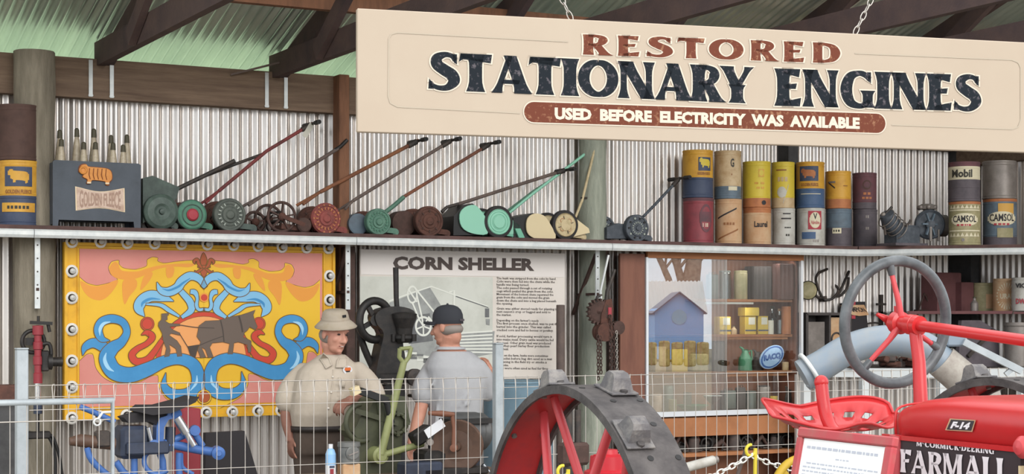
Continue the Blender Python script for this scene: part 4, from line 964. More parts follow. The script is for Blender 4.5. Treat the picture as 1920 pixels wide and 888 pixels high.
names = ['tall oil bottle at the back left end of the crate', 'stained tall oil bottle, second in the back row', 'tall oil bottle in the middle of the back row', 'oil bottle fourth in the back row', 'oil bottle at the back right end of the crate', 'pale oil bottle in front at the left end', 'leaning pale oil bottle, second in the front row', 'pale oil bottle in the middle of the front row', 'pale oil bottle fourth in the front row', 'short oil bottle at the front right end']
for (px, py, back), nm in zip(BOT, names):
    y = YC+(.17 if back else .07); p = WL.at(px, py, y); zb = ZS+.0685; H = p.z-zb; t = thing(WL, 'oil_bottle', (p.x, y, zb), nm, 'bottle', 'oil bottles in the blue crate')
    mb = MB(); mb.lathe((p.x, y, zb), (0, 0, 1), [(0, 0), (0, .036), (.004, .038), (H*.52, .038), (H*.66, .033), (H*.80, .024), (H*.91, .015)], 'glass_bottle', 18); mb.build('bottle_body', t)
    mb = MB(); mb.lathe((p.x, y, zb), (0, 0, 1), [(H*.90, .0185), (H*.985, .016), (H, .008), (H, 0)], 'cap_dark', 14); mb.build('bottle_cap', t)

# ------------------------------------------------------------------ small stationary engine on the corner of the shelf
YE = -.75
E = lambda px, py, y=YE: WL.at(px, py, y)
t = thing(WL, 'petrol_engine', (E(1715, 460).x, YE, ZS), 'small dark blue grey petrol engine with round flywheel between drums', 'engine')
k = WL.mpp(1715, YE); c = E(1735, 418); mb = MB(); R = .13
zc = ZS+.19
mb.lathe((c.x, YE-.06, zc), (-.5, -.85, 0), [(-.05, R*.97), (-.04, R), (0, R), (.01, R*.92), (.0, R*.8), (.0, R*.35), (.03, R*.3), (.035, 0)], 'slate', 36)
for i in range(6):
    a = i*math.pi/3; mb.bar((c.x-.02+.03*math.cos(a), YE-.085, zc+.03*math.sin(a)), (c.x-.02+R*.82*math.cos(a)*.85, YE-.085, zc+R*.82*math.sin(a)), .014, .02, 'd_steel', (0, 1, 0))
mb.build('flywheel', t)
g = E(1700, 440); mb = MB(); mb.box((g.x, YE+.06, ZS+.09), (.26, .20, .18), 'slate', ch=.02); mb.box((g.x, YE+.06, ZS+.012), (.36, .26, .024), 'd_mauve', ch=.004); mb.build('crankcase', t)
mb = MB(); d = E(1668, 412); mb.tube([(g.x-.06, YE+.02, ZS+.12), (d.x, YE, ZS+.20), (d.x-.05, YE-.02, ZS+.27)], [.07, .075, .06], 'slate', 16)
for i in range(5): q = i/5; mb.torus((g.x-.08+(d.x-.05-g.x+.06)*q, YE, ZS+.13+.13*q), Vector((d.x-g.x, 0, .12)), .085, .005, 'd_grey', 18, 5)
mb.build('cylinder_barrel', t)
mb = MB(); mb.lathe((E(1738, 380).x, YE, ZS+.27), (0, 0, 1), [(0, .045), (.03, .05), (.035, .03), (.05, .03), (.055, .07), (.08, .075), (.10, .05), (.105, 0)], 'd_grey', 20)
for i in range(6): a = i*math.pi/3; mb.ball((E(1738, 380).x+.07*math.cos(a), YE+.07*math.sin(a), ZS+.34), .022, 'd_grey', 8, 6)
mb.build('starter_cup', t)
mb = MB(); s_ = E(1768, 415); mb.lathe((s_.x-.05, YE-.02, zc-.005), (1, -.35, 0), [(-.04, .05), (0, .095), (.05, .095), (.06, .075), (.09, .07), (.10, .045), (.13, .04), (.135, 0)], 'd_grey', 24); mb.build('magneto_cover', t)
mb = MB(); mb.torus((E(1687, 400).x, YE-.03, ZS+.25), (.2, 1, 0), .085, .010, 'dark_iron', 24, 8, .3, 3.4); mb.tube([E(1660, 440), E(1656, 405), E(1672, 388)], .012, 'dark_iron', 8); mb.ball(E(1656, 402), .022, 'd_grey', 10, 8)
mb.tube([E(1745, 452, YE-.1), E(1745, 425, YE-.1)], .014, 'd_grey', 8); mb.tube([E(1760, 452, YE-.1), E(1760, 430, YE-.1)], .010, 'd_grey', 8); mb.build('fuel_pipe', t)
# ------------------------------------------------------------------ glazed display cabinet under the shelf
YG = -.40                                                       # glass front
W = lambda px, py, y: WL.at(px, py, y)
xa, xb, xg, xe = W(1163, 600, YG).x, W(1209, 600, YG).x, W(1214, 600, YG).x, W(1503, 600, YG).x
zt, zs, zbt = 2.19, W(1215, 776, YG).z, .30
cab = thing(WL, 'display_cabinet', ((xa+xe)/2, -.2, 0), 'brown timber display cabinet with a glass front full of old tins', 'cabinet')
mb = MB(); mb.box(((xa+xb)/2, YG+.012, zt/2), (xb-xa, .024, zt), 'cab_wood'); mb.build('side_stile', cab)
mb = MB(); mb.box((xb-.012, YG/2+.01, zt/2), (.022, -YG-.06, zt), 'cab_wood'); mb.build('side_panel', cab)
mb = MB(); mb.box((xe-.02, YG/2+.01, zt/2), (.022, -YG-.06, zt), 'cab_wood'); mb.build('side_panel', cab)
mb = MB(); mb.box(((xb+xe)/2, -.022, zt/2), (xe-xb, .014, zt), 'cab_back'); mb.build('back_panel', cab)
mb = MB(); mb.box(((xb+xe)/2, YG/2, zt-.012), (xe-xb, -YG-.05, .02), 'cab_wood'); mb.build('top_panel', cab)
mb = MB()
zf = W(1215, 482, YG).z
mb.box((xg-.012, YG-.004, (zs+zf)/2), (.022, .03, zf-zs), 'alu'); mb.box((xe-.008, YG-.004, (zs+zf)/2), (.024, .03, zf-zs), 'alu')
mb.box(((xg+xe)/2, YG-.004, zf+.02), (xe-xg+.02, .03, .05), 'cab_board'); mb.box(((xg+xe)/2, YG-.004, zs-.006), (xe-xg+.02, .034, .04), 'alu'); mb.build('front_frame', cab)
mb = MB(); xm = W(1362, 600, YG).x; mb.box(((xg+xm)/2+.005, YG+.006, (zs+zf)/2), (xm-xg+.01, .004, zf-zs), 'pane'); mb.build('glass_door', cab)
mb = MB(); mb.box(((xe+xm)/2-.0, YG+.016, (zs+zf)/2), (xe-xm+.02, .004, zf-zs), 'pane_clear'); mb.build('glass_door', cab)
SH = {}
for nm, px, py in (('A', 1330, 560), ('B', 1300, 627), ('C', 1300, 697)):
    z = W(px, py, YG+.08).z; SH[nm] = z; x0 = W(1306, 600, -.2).x if nm == 'A' else xb+.01; mb = MB(); mb.box(((x0+xe-.03)/2, -.17, z-.012), (xe-.03-x0, .28, .022), 'cab_board', ch=.002); mb.build('inner_shelf', cab)
SH['D'] = zs+.005
mb = MB(); mb.box(((xb+xe)/2, -.2, zs-.02), (xe-xb-.03, .34, .024), 'cab_board'); mb.build('base_board', cab)
zb0 = W(1300, 840, YG).z
mb = MB(); mb.box(((xb+xe)/2, YG+.012, (zs-.04+zb0+.10)/2), (xe-xb, .024, zs-.04-zb0-.10), 'cab_board'); mb.build('apron', cab)
mb = MB(); mb.box(((xb+xe)/2, -.25, zb0-.05), (xe-xb-.04, .42, .03), 'cab_board'); mb.build('lower_shelf', cab)
def can(px0, px1, py, z0, y, m, label, name='oil_can', cat='tin', shape='can', top=None, extra=None, group='old tins and jars in the cabinet'):
    if group.endswith('cabinet'):
        while y > -.29 and W(px1, 600, y).x > xe-.04: y -= .01
    a, b = W(px0, 600, y), W(px1, 600, y); x = (a.x+b.x)/2; w = (b.x-a.x)*.92
    if group.endswith('cabinet'): w = min(w, 2*(xe-.035-x))
    h = W((px0+px1)/2, py, y).z-z0; o = (x, y, z0); ax = (0, 0, 1); r = w/2
    t = thing(WL, name, o, label, cat, group); mb = MB()
    if shape == 'can': mb.lathe(o, ax, [(0, 0), (0, r*.97), (.006, r), (h*.9, r), (h*.92, r*.96), (h*.94, r*.96)], m, 24); mb.build('can_body', t); mb = MB(); mb.lathe(o, ax, [(h*.94, r*.98), (h*.99, r*.98), (h, r*.9), (h, 0)], top or m, 24); mb.build('can_lid', t)
    elif shape == 'bottle': mb.lathe(o, ax, [(0, 0), (0, r*.95), (.006, r), (h*.55, r), (h*.75, r*.42), (h*.92, r*.38)], m, 20); mb.build('bottle_body', t); mb = MB(); mb.lathe(o, ax, [(h*.90, r*.46), (h*.995, r*.44), (h, 0)], top or 'cap_dark', 14); mb.build('bottle_cap', t)
    elif shape == 'box': mb.box((x, y, z0+h/2), (w*.92, w*.7, h), m, ch=.003); mb.build('carton', t); mb = MB(); mb.box((x, y, z0+h+.002), (w*.88, w*.66, .004), top or m); mb.build('lid_flap', t)
    elif shape == 'tin': mb.box((x, y, z0+h*.46), (w*.9, w*.6, h*.92), m, ch=.008); mb.build('tin_body', t); mb = MB(); mb.cyl((x-w*.2, y, z0+h*.92), (x-w*.2, y, z0+h), w*.13, top or 'd_lid', 14); mb.tube([(x+w*.02, y, z0+h*.92), (x+w*.05, y, z0+h), (x+w*.3, y, z0+h), (x+w*.33, y, z0+h*.92)], .005, top or 'd_lid', 6); mb.build('spout_handle', t)
    elif shape == 'jug':
        mb.lathe(o, ax, [(0, 0), (0, r*.95), (.006, r), (h*.5, r*.92), (h*.7, r*.55), (h*.86, r*.35), (h*.9, r*.5)], m, 20); mb.build('jug_body', t)
        mb = MB(); mb.tube([(x+r*.5, y, z0+h*.8), (x+r*1.05, y, z0+h*.85), (x+r*1.15, y, z0+h*.5), (x+r*.9, y, z0+h*.3)], .008, m, 8); mb.build('jug_handle', t)
        mb = MB(); mb.tube([(x-r*.2, y, z0+h*.8), (x-r*.5, y, z0+h*.95), (x-r*.9, y, z0+h)], [.016, .011, .007], top or m, 8); mb.build('spout', t)
    if extra:
        for kind, f0, f1, q0, q1, mm in extra:
            mb = MB()
            if shape in ('box', 'tin'): mb.box((x+w*.9*((f0+f1)/2-.5), y-w*(.35 if shape == 'box' else .3)-.001, z0+h*(q0+q1)/2), (w*.9*(f1-f0), .003, h*(q1-q0)), mm)
            else:
                f = wrap(x, y, r*1.01, -.5); mb.raw([f(r*2.4*(f0+(f1-f0)*i/8-.5), z0+h*q) for i in range(9) for q in (q0, q1)], [(2*i, 2*i+2, 2*i+3, 2*i+1) for i in range(8)], mm)
            mb.build('paper_label', t)
    return t
for zq, x0_, x1_, en in ((zf+.01, xg+.06, xe-.06, 2.6), (SH['A']-.035, W(1320, 569, -.30).x, W(1408, 569, -.30).x, .9), (SH['B']-.035, xg+.1, xe-.1, 1.3), (SH['C']-.035, xg+.1, xe-.1, 1.5)):  # strip under shelf A is seen; the other three are added to brighten the inside
    mb = MB(); mb.box(((x0_+x1_)/2, -.325, zq), (x1_-x0_, .022, .016), 'lamp_white' if en in (2.6, .9) else 'cab_board'); mb.build('strip_or_fill_batten', cab)
    ld = bpy.data.lights.new('strip_or_fill_lamp', 'AREA'); ld.shape = 'RECTANGLE'; ld.size = x1_-x0_; ld.size_y = .03; ld.energy = en; ld.color = (1, .95, .9)
    lo = bpy.data.objects.new('strip_or_fill_lamp', ld); C.objects.link(lo); lo.parent = cab; lo.location = Vector(((x0_+x1_)/2, -.33, zq-.014))-REG[cab.name]; lo.rotation_euler = (math.radians(25), 0, 0)
A_, B_, C_, D_ = SH['A'], SH['B'], SH['C'], SH['D']
can(1325, 1346, 510, A_, -.18, 'tin_grey', 'dark grey tin at the left end of the top cabinet shelf', shape='tin')
can(1349, 1369, 507, A_, -.20, 'jar', 'clear glass battery jar on the top cabinet shelf', 'glass_jar', 'jar', top='tin_grey')
can(1377, 1400, 507, A_, -.20, 'd_camsol', 'tall olive grey tin beside the glass jar on the top cabinet shelf', shape='can')
can(1402, 1441, 500, A_, -.17, 'box_dark', 'black box with knobs on the top cabinet shelf', 'battery_box', 'box', 'box')
can(1444, 1492, 495, A_, -.15, 'box_brown', 'large dark brown box at the right end of the top cabinet shelf', 'wooden_box', 'box', 'box')
yl = [('l', .3, .9, .55, .95, 'white_box'), ('l', 0, 1, .18, .26, 'd_navy')]
can(1342, 1367, 594, B_, -.20, 'yellow_box', 'yellow and white carton standing alone on the middle cabinet shelf', 'parts_carton', 'box', 'box', extra=yl)
can(1371, 1381, 610, B_, -.24, 'd_cream', 'tiny cream bottle between the yellow cartons', 'small_bottle', 'bottle', 'bottle')
can(1390, 1414, 593, B_, -.20, 'yellow_box', 'left yellow and white carton under the flat yellow carton', 'parts_carton', 'box', 'box', extra=yl)
can(1415, 1437, 593, B_, -.20, 'yellow_box', 'right yellow and white carton under the flat yellow carton', 'parts_carton', 'box', 'box', extra=yl)
zt_ = W(1414, 593, -.20).z+.005
can(1388, 1419, 577, zt_, -.20, 'yellow_box', 'flat yellow carton lying on top of two cartons', 'parts_carton', 'box', 'box')
can(1440, 1450, 600, B_, -.24, 'white_box', 'small white tin beside the glass bottles', 'small_tin', 'tin')
can(1454, 1471, 578, B_, -.22, 'jar', 'tall clear glass bottle on the middle cabinet shelf', 'glass_bottle', 'bottle', 'bottle', top='d_tan')
can(1473, 1495, 592, B_, -.22, 'jar', 'squat clear glass jar at the right end of the middle cabinet shelf', 'glass_jar', 'jar', top='tin_grey')
can(1440, 1456, 573, B_, -.10, 'jar', 'narrow clear bottle behind the small white tin', 'glass_bottle', 'bottle', 'bottle')
can(1466, 1482, 574, B_, -.09, 'd_orange', 'orange tin behind the clear bottles', 'oil_can')
can(1385, 1409, 650, C_, -.20, 'jug_green', 'green oil jug with spout left of the oval sign', 'oil_jug', 'jug', 'jug')
can(1410, 1430, 655, C_, -.17, 'box_dark', 'dark jug behind the left end of the oval sign', 'oil_jug', 'jug', 'jug')
can(1479, 1496, 666, C_, -.24, 'cup_blue', 'bright blue cup at the right end of the third cabinet shelf', 'blue_cup', 'cup', 'can')
can(1467, 1478, 678, C_, -.25, 'd_cream', 'little cream tin beside the blue cup', 'small_tin', 'tin')
can(1332, 1356, 640, C_, -.18, 'box_dark', 'dark box at the middle of the third cabinet shelf', 'battery_box', 'box', 'box')
can(1340, 1362, 674, C_, -.27, 'jar', 'low square glass jar in front of a dark box', 'glass_jar', 'jar')
can(1222, 1246, 650, C_, -.16, 'd_cream', 'cream carton at the left end of the third cabinet shelf', 'parts_carton', 'box', 'box')
can(1250, 1285, 655, C_, -.15, 'yellow_box', 'wide dull yellow carton at the left of the third cabinet shelf', 'parts_carton', 'box', 'box')
can(1290, 1325, 660, C_, -.18, 'd_camsol', 'olive tin at the middle left of the third cabinet shelf', shape='tin')
can(1420, 1443, 722, D_, -.18, 'd_grey', 'grey lamp canister on the cabinet floor behind the tractor seat', 'lamp_canister', 'canister', top='box_dark')
can(1444, 1458, 742, D_, -.24, 'yellow_box', 'small yellow tin on the cabinet floor', 'oil_can')
can(1460, 1494, 724, D_, -.18, 'box_dark', 'black kettle at the right end of the cabinet floor', 'iron_kettle', 'kettle', 'jug')
can(1352, 1378, 728, D_, -.16, 'tin_grey', 'grey tin box in the middle of the cabinet floor', shape='tin')
can(1379, 1397, 722, D_, -.18, 'box_dark', 'black tall tin beside the grey tin box on the cabinet floor', shape='tin')
can(1398, 1417, 732, D_, -.19, 'tin_grey', 'grey tin left of the lamp canister', shape='can')
can(1219, 1240, 738, D_, -.20, 'label_pink', 'pinkish jar at the left end of the cabinet floor', 'glass_jar', 'jar')
can(1244, 1262, 722, D_, -.16, 'tin_grey', 'tall grey tin near the left end of the cabinet floor')
can(1254, 1268, 748, D_, -.27, 'd_camsol', 'short olive tin in front of the tall grey tin')
can(1282, 1296, 735, D_, -.16, 'box_dark', 'dark narrow tin behind the green dish')
t = thing(WL, 'green_dish', (W(1290, 768, -.22).x, -.22, D_), 'dull green shallow dish on the cabinet floor', 'dish'); mb = MB(); x = W(1298, 768, -.22).x; mb.lathe((x, -.22, D_), (0, 0, 1), [(0, .05), (.03, .11), (.05, .14), (.052, .135), (.03, .10), (.01, 0)], 'jug_green', 24); mb.build('dish_bowl', t)
t = thing(WL, 'tin_funnel', (W(1336, 768, -.22).x, -.22, D_), 'grey tin funnel lying mouth up on the cabinet floor', 'funnel'); x = W(1336, 768, -.22).x; mb = MB(); mb.lathe((x, -.22, D_), (0, 0, 1), [(0, .012), (.05, .016), (.12, .08), (.125, .078), (.05, .01)], 'd_grey', 24); mb.build('funnel_cone', t); mb = MB(); mb.torus((x, -.22, D_+.123), (0, 0, 1), .08, .004, 'galv', 24, 6); mb.build('rolled_rim', t)
# oval advertising sign
c = W(1447, 665, -.27); t = thing(WL, 'oval_sign', (c.x, -.27, C_), 'blue oval lettered sign leaning on the third cabinet shelf', 'sign')
rx_, rz_ = .125, .10; el = lambda k, y, m: MB().raw([(c.x+rx_*k*math.cos(i*math.pi/20)+.02*math.sin(i*math.pi/20), y, C_+.112+rz_*k*math.sin(i*math.pi/20)+.25*rx_*k*math.cos(i*math.pi/20)*.6) for i in range(40)], [tuple(range(40))], m)
mb = MB(); mb.prism([(c.x+rx_*math.cos(i*math.pi/20)+.02*math.sin(i*math.pi/20), C_+.116+rz_*math.sin(i*math.pi/20)+.15*rx_*math.cos(i*math.pi/20)) for i in range(40)], -.275, -.262, 'racq_sky'); mb.build('sign_plate', t)
def ring2(k, y, m, fillm=None): return [(c.x+rx_*k*math.cos(i*math.pi/20)+.02*k*math.sin(i*math.pi/20), y, C_+.116+rz_*k*math.sin(i*math.pi/20)+.15*rx_*k*math.cos(i*math.pi/20)) for i in range(40)]
mb = MB(); mb.raw(ring2(.93, -.2758, 0), [tuple(range(40))], 'racq_blue'); mb.raw(ring2(.80, -.2766, 0), [tuple(range(40))], 'racq_sky')
mb.mapped(norm(sans('RACQ', .07)), lambda u, v: Vector((c.x-.09+.18*u, -.2775, C_+.084+.062*v+.15*.176*(u-.5))), 'racq_blue'); mb.build('emblem', t)
# tools heaped on the open lower shelf
zl = zb0-.035
def toolbit(name, label, cat, fn, px, py=850, y=-.30, group='old tools on the open lower shelf'):
    x = W(px, py, y).x; t = thing(WL, name, (x, y, zl), label, cat, group); fn(t, x, y, zl); return t
def bow(t, x, y, z):
    mb = MB(); mb.tube(cr([(x-.16, y, z+.03), (x-.10, y, z+.15), (x, y, z+.19), (x+.1, y, z+.15), (x+.17, y, z+.03)], 5), .010, 'handle_rust', 8); mb.build('bow', t); mb = MB(); mb.bar((x-.22, y, z+.03), (x+.24, y, z+.03), .05, .05, 'black_iron'); mb.build('bar', t)
toolbit('bow_clamp', 'rusty bow shaped clamp over a black bar on the lower shelf', 'tool', bow, 1285)
def frame(t, x, y, z):
    mb = MB(); mb.tube([(x-.10, y, z), (x-.07, y, z+.18), (x+.05, y, z+.19), (x+.11, y, z)], .008, 'dark_iron', 8); mb.build('frame', t); mb = MB(); mb.cyl((x-.05, y, z+.188), (x+.03, y, z+.188), .016, 'handle_grey', 10); mb.build('hand_grip', t)
toolbit('lifting_frame', 'black trapezoid carrying frame with a hand grip on the lower shelf', 'tool', frame, 1372, y=-.36)
rr = random.Random(3)
JL = ['dark iron gear block at the left of the lower shelf', 'black iron clamp beside the bow clamp', 'dark iron gear block below the carrying frame', 'black iron clamp right of the carrying frame', 'dark iron gear block under the drawer board near the seat', 'black iron clamp at the right of the lower shelf']
for i, px in enumerate((1262, 1325, 1395, 1420, 1455, 1485)):
    def blk(t, x, y, z, i=i):
        mb = MB(); h = .07+.05*(i % 3); mb.box((x, y, z+h/2), (.14, .12, h), 'junk', Matrix.Rotation(.3*i, 3, 'Z'), .01); mb.cyl((x-.03, y-.05, z+h*.6), (x-.03, y-.10, z+h*.6), .035, 'dark_iron', 14); mb.build('casting', t)
        mb = MB(); mb.tube([(x-.08, y-.06, z+.012), (x+.02, y-.08, z+h+.012), (x+.12, y-.05, z+h*.6)], .011, 'black_iron', 8); mb.build('lever', t)
    toolbit('iron_casting' if i % 2 == 0 else 'iron_clamp', JL[i], 'tool', blk, px, y=-.22)

for i in range(10):
    px = 1250+25*i
    def odd(t, x, y, z, i=i):
        mb = MB(); h = .05+.03*((i*7) % 4)
        if i % 3 == 0: mb.torus((x, y, z+.062), (.3, 1, .1), .05, .012, 'black_iron', 18, 7)
        elif i % 3 == 1: mb.tube([(x-.07, y, z+.02), (x, y-.02, z+h+.03), (x+.08, y, z+.02)], [.018, .024, .012], 'rust_dark', 8)
        else: mb.lathe((x, y, z), (0, 0, 1), [(0, .05), (h, .05), (h+.01, .03), (h+.05, .025), (h+.05, 0)], 'junk', 14)
        mb.build('iron_body', t); mb = MB(); mb.cyl((x, y-.04, z+.012), (x+.05, y-.05, z+.012), .010, 'dark_iron', 8); mb.build('bolt', t)
    toolbit('iron_fitting', 'small dark iron '+('ring', 'bent clevis', 'capped fitting')[i % 3]+' among the tools on the lower shelf', 'tool', odd, px, y=-.33, group='small iron '+('rings', 'clevises', 'capped fittings')[i % 3]+' on the lower shelf')

# ------------------------------------------------------------------ chain hoist on the round pole
YH = -.50; c = W(1135, 620, YH); t = thing(WL, 'chain_hoist', (c.x, YH, 1.2), 'rusty chain hoist hanging on the grey green pole', 'hoist')
h = lambda px, py, y=YH: W(px, py, y)
mb = MB(); a, b = h(1140, 560), h(1143, 612); mb.prism([(h(*p).x, h(*p).z) for p in ((1133, 562), (1143, 560), (1147, 580), (1142, 615), (1123, 608), (1124, 590))], YH-.03, YH+.05, 'rust'); mb.build('housing', t)
mb = MB(); g = h(1122, 584); mb.lathe((g.x, YH-.01, g.z), (-.3, -1, 0), [(-.03, .09), (0, .09), (.005, .07), (.005, .02), (.02, 0)], 'rust_dark', 30)
for i in range(18): q = i*math.pi/9; mb.box((g.x+.095*math.cos(q), YH+.0, g.z+.095*math.sin(q)), (.02, .04, .014), 'rust_dark', Matrix.Rotation(-q, 3, 'Y'))
mb.build('gear_wheel', t)
mb = MB(); mb.lathe((h(1130, 622).x, YH+.04, h(1130, 622).z), (0, -1, 0), [(0, .0), (0, .075), (.03, .075), (.04, .06), (.05, .06), (.06, .075), (.09, .075), (.09, 0)], 'rust', 24); mb.lathe((h(1156, 614).x, YH+.02, h(1156, 614).z), (0, -1, 0), [(0, .0), (0, .055), (.06, .055), (.06, 0)], 'rust_dark', 20); mb.build('chain_sheave', t)
mb = MB(); mb.box(h(1143, 583, YH-.035), (.03, .012, .06), 'lbl_red'); mb.build('red_tab', t)
mb = MB(); mb.tube([h(1136, 575), h(1139, 545), h(1153, 505)], [.02, .018, .012], 'dark_iron', 8); mb.build('lever', t)
mb = MB(); mb.tube([h(1128, 570), h(1126, 545), h(1141, 478)], .010, 'galv', 8); mb.tube([h(1128, 552), h(1120, 556), h(1118, 566)], .012, 'dark_iron', 8); mb.build('hook', t)
for px, y0, y1 in ((1121, 628, 712), (1126, 630, 700), (1144, 590, 712), (1150, 605, 705)):
    mb = MB(); chain(mb, [h(px, y0, YH-.05), h(px+1, y1, YH-.05)], 'rust_dark', .034, .0045, .011); mb.build('load_chain', t)
mb = MB(); chain(mb, [h(1156, 620, YH-.04), h(1157, 700, YH-.04)], 'galv_wire', .03, .003, .009); mb.build('hand_chain', t)
def pipe(px0, px1, py, y, m, name, label, cat):
    a, b = W(px0, py, y), W(px1, py, y); mb = MB(); x = (a.x+b.x)/2; mb.lathe((x, y, 0), (0, 0, 1), [(0, (b.x-a.x)/2), (a.z-.004, (b.x-a.x)/2), (a.z, (b.x-a.x)/2-.004), (a.z, 0)], m, 20)
    return mb.build(name, fr=WL, org=(x, y, 0), label=label, cat=cat)
pipe(1044, 1058, 571, -.55, 'handle_grey', 'timber_pole', 'weathered grey pole standing in front of the cream information board', 'pole')
t = thing(WL, 'water_tank', (W(968, 800, -.9).x, -.9, 0), 'blue grey drum tank standing below the information board', 'tank'); x = W(972, 800, -.9).x; zz = W(972, 716, -.9).z
mb = MB(); mb.lathe((x, -.9, 0), (0, 0, 1), [(0, .26), (zz*.33, .26), (zz*.34, .268), (zz*.35, .26), (zz*.66, .26), (zz*.67, .268), (zz*.68, .26), (zz-.01, .26), (zz, .265)], 'tank_blue', 40); mb.build('shell', t); mb = MB(); mb.lathe((x, -.9, 0), (0, 0, 1), [(zz, .265), (zz+.012, .26), (zz+.004, .24), (zz, 0)], 'tank_blue', 40); mb.build('lid', t)

# ------------------------------------------------------------------ right-hand bay
YR = -.03
t = thing(WL, 'forked_hook', (W(1560, 540, -.1).x, -.06, 1.9), 'dark forked iron hooks like antlers hanging on the pale iron wall', 'hooks')
mb = MB()
for P in ([(1551, 504), (1535, 512), (1530, 525), (1538, 550), (1545, 562)], [(1545, 562), (1560, 560), (1572, 545), (1566, 533)], [(1572, 553), (1580, 535), (1592, 508), (1586, 520)], [(1543, 558), (1532, 556), (1524, 538)], [(1591, 520), (1588, 540), (1577, 553), (1568, 556)]):
    mb.tube(cr([W(p[0], p[1], -.06-.02*(i % 2)) for i, p in enumerate(P)], 4), [.012]*(4*(len(P)-1))+[.004], 'dark_iron', 7)
mb.build('iron_hook', t)
mb = MB(); mb.box((W(1545, 560, -.04).x, -.03, W(1545, 560, -.04).z), (.06, .03, .05), 'dark_iron'); mb.build('wall_plate', t)
t = thing(WL, 'round_lamp', (W(1514, 545, -.1).x, -.08, 1.9), 'small round lamp with pale green glass beside the cabinet', 'lamp'); p = W(1515, 544, -.08); mb = MB(); mb.lathe(p, (-.4, -1, 0), [(-.06, .02), (-.02, .06), (0, .085), (.01, .085)], 'dark_iron', 24); mb.build('shell', t); mb = MB(); mb.lathe(p, (-.4, -1, 0), [(.008, .078), (.02, .05), (.024, 0)], 'd_camsol', 24); mb.build('lens', t)
t = thing(WL, 'wall_cupboard', (W(1550, 640, -.2).x, -.1, .9), 'dark open fronted cupboard holding grey and brown panels', 'cupboard')
q = [W(1511, 588, -.2), W(1592, 690, -.2)]; mb = MB(); xx0, xx1, z1, z0 = q[0].x, q[1].x, q[0].z, q[1].z
for bx in (((xx0+xx1)/2, z1, xx1-xx0, .025), ((xx0+xx1)/2, z0, xx1-xx0, .025), (xx0, (z0+z1)/2, .025, z1-z0), (xx1, (z0+z1)/2, .025, z1-z0), (xx0+.25, (z0+z1)/2, .02, z1-z0)): mb.box((bx[0], -.12, bx[1]), (bx[2], .2, bx[3]), 'box_dark')
mb.box(((xx0+xx1)/2, -.025, (z0+z1)/2), (xx1-xx0, .01, z1-z0), 'box_dark'); mb.build('carcass', t)
mb = MB(); mb.box((xx0+.13, -.16, (z0+z1)/2-.02), (.2, .02, z1-z0-.1), 'd_grey'); mb.build('grey_panel', t); mb = MB(); mb.box((xx0+.37, -.16, (z0+z1)/2+.07), (.2, .02, .28), 'd_tan'); mb.torus((xx0+.36, -.175, (z0+z1)/2+.02), (0, 1, 0), .055, .008, 'box_dark', 20, 6); mb.build('dial_panel', t)
# crate lettered CHAMPION
t = thing(WL, 'spark_plug_box', (W(1613, 600, -.16).x, -.16, 1.55), 'black and tan display box with slanted lettered strip seen through the steering wheel', 'box')
mb = MB(); P = [(1590, 568), (1622, 565), (1631, 640), (1592, 640)]; mb.prism([(W(*p, -.2).x, W(*p, -.2).z) for p in P], -.2, -.08, 'lbl_black'); mb.build('case', t)
mb = MB(); P = [(1578, 572), (1588, 588), (1612, 592), (1630, 590), (1621, 571)]; mb.prism([(W(*p, -.22).x, W(*p, -.22).z) for p in P], -.215, -.2, 'd_tan'); mb.mapped(norm(sans('CHAMPION', .03)), quad(WL, -.217, (1578, 574), (1618, 576), (1626, 585), (1584, 584)), 'lbl_black'); mb.build('name_strip', t)
mb = MB()
for py in (568, 594): mb.box(W(1599, py, -.205), (.05, .012, .03), 'lbl_red')
mb.build('red_corner', t)
for i, (px, py, L) in enumerate(((1650, 600, 1), (1628, 610, 0))):
    if L: 
        mb = MB(); a, b = W(1652, 552, -.1), W(1652, 618, -.1); mb.box(((a.x+b.x)/2, -.1, (a.z+b.z)/2), (.03, .03, a.z-b.z), 'dark_iron'); t = thing(WL, 'post_jack', (a.x, -.1, b.z), 'slim black jack standing inside the steering wheel outline', 'jack')
        for py2 in (570, 590): mb.box(W(1652, py2, -.11), (.10, .03, .02), 'dark_iron')
        mb.build('shaft', t); mb = MB(); mb.box(W(1650, 616, -.1), (.16, .08, .03), 'dark_iron', ch=.005); mb.build('base_plate', t)
        REG_jack = t
    else:
        t = thing(WL, 'bent_rod', (W(1625, 610, -.14).x, -.14, 1.55), 'curved dark rod arching left of the black jack', 'rod'); mb = MB(); mb.tube(cr([W(p[0], p[1], -.14) for p in ((1600, 640), (1607, 618), (1625, 607), (1645, 605), (1660, 612))], 5), .008, 'dark_iron', 8); mb.build('rod', t); mb = MB(); mb.ball(W(1660, 612, -.14), .016, 'dark_iron'); mb.build('knob', t)
# low bench and the lit sheets under it
ZB = W(1700, 690, -1.2).z
t = thing(WL, 'display_bench', (W(1700, 700, -1).x, -.9, 0), 'white edged bench loaded with scrap under the corner shelf', 'bench')
P0, P1 = W(1506, 692, -.75), W(1935, 697, -1.9); P0.z = P1.z = ZB
mb = MB(); back = 0
mb.raw([(P0.x, P0.y, ZB), (P1.x, P1.y, ZB), (UR-.04, P1.y, ZB), (UR-.04, -.04, ZB), (xe+.02, -.04, ZB), (xe+.02, -.42, ZB)], [(0, 1, 2, 3, 4, 5)], 'box_dark')
mb.raw([(P0.x, P0.y, ZB-.03), (P1.x, P1.y, ZB-.03), (UR-.04, P1.y, ZB-.03), (UR-.04, -.04, ZB-.03), (xe+.02, -.04, ZB-.03), (xe+.02, -.42, ZB-.03)], [(5, 4, 3, 2, 1, 0)], 'box_dark'); mb.build('bench_top', t)
mb = MB(); mb.bar(P0+Vector((0, -.01, -.035)), P1+Vector((0, -.01, -.035)), .02, .075, 'bench'); mb.build('front_edge', t)
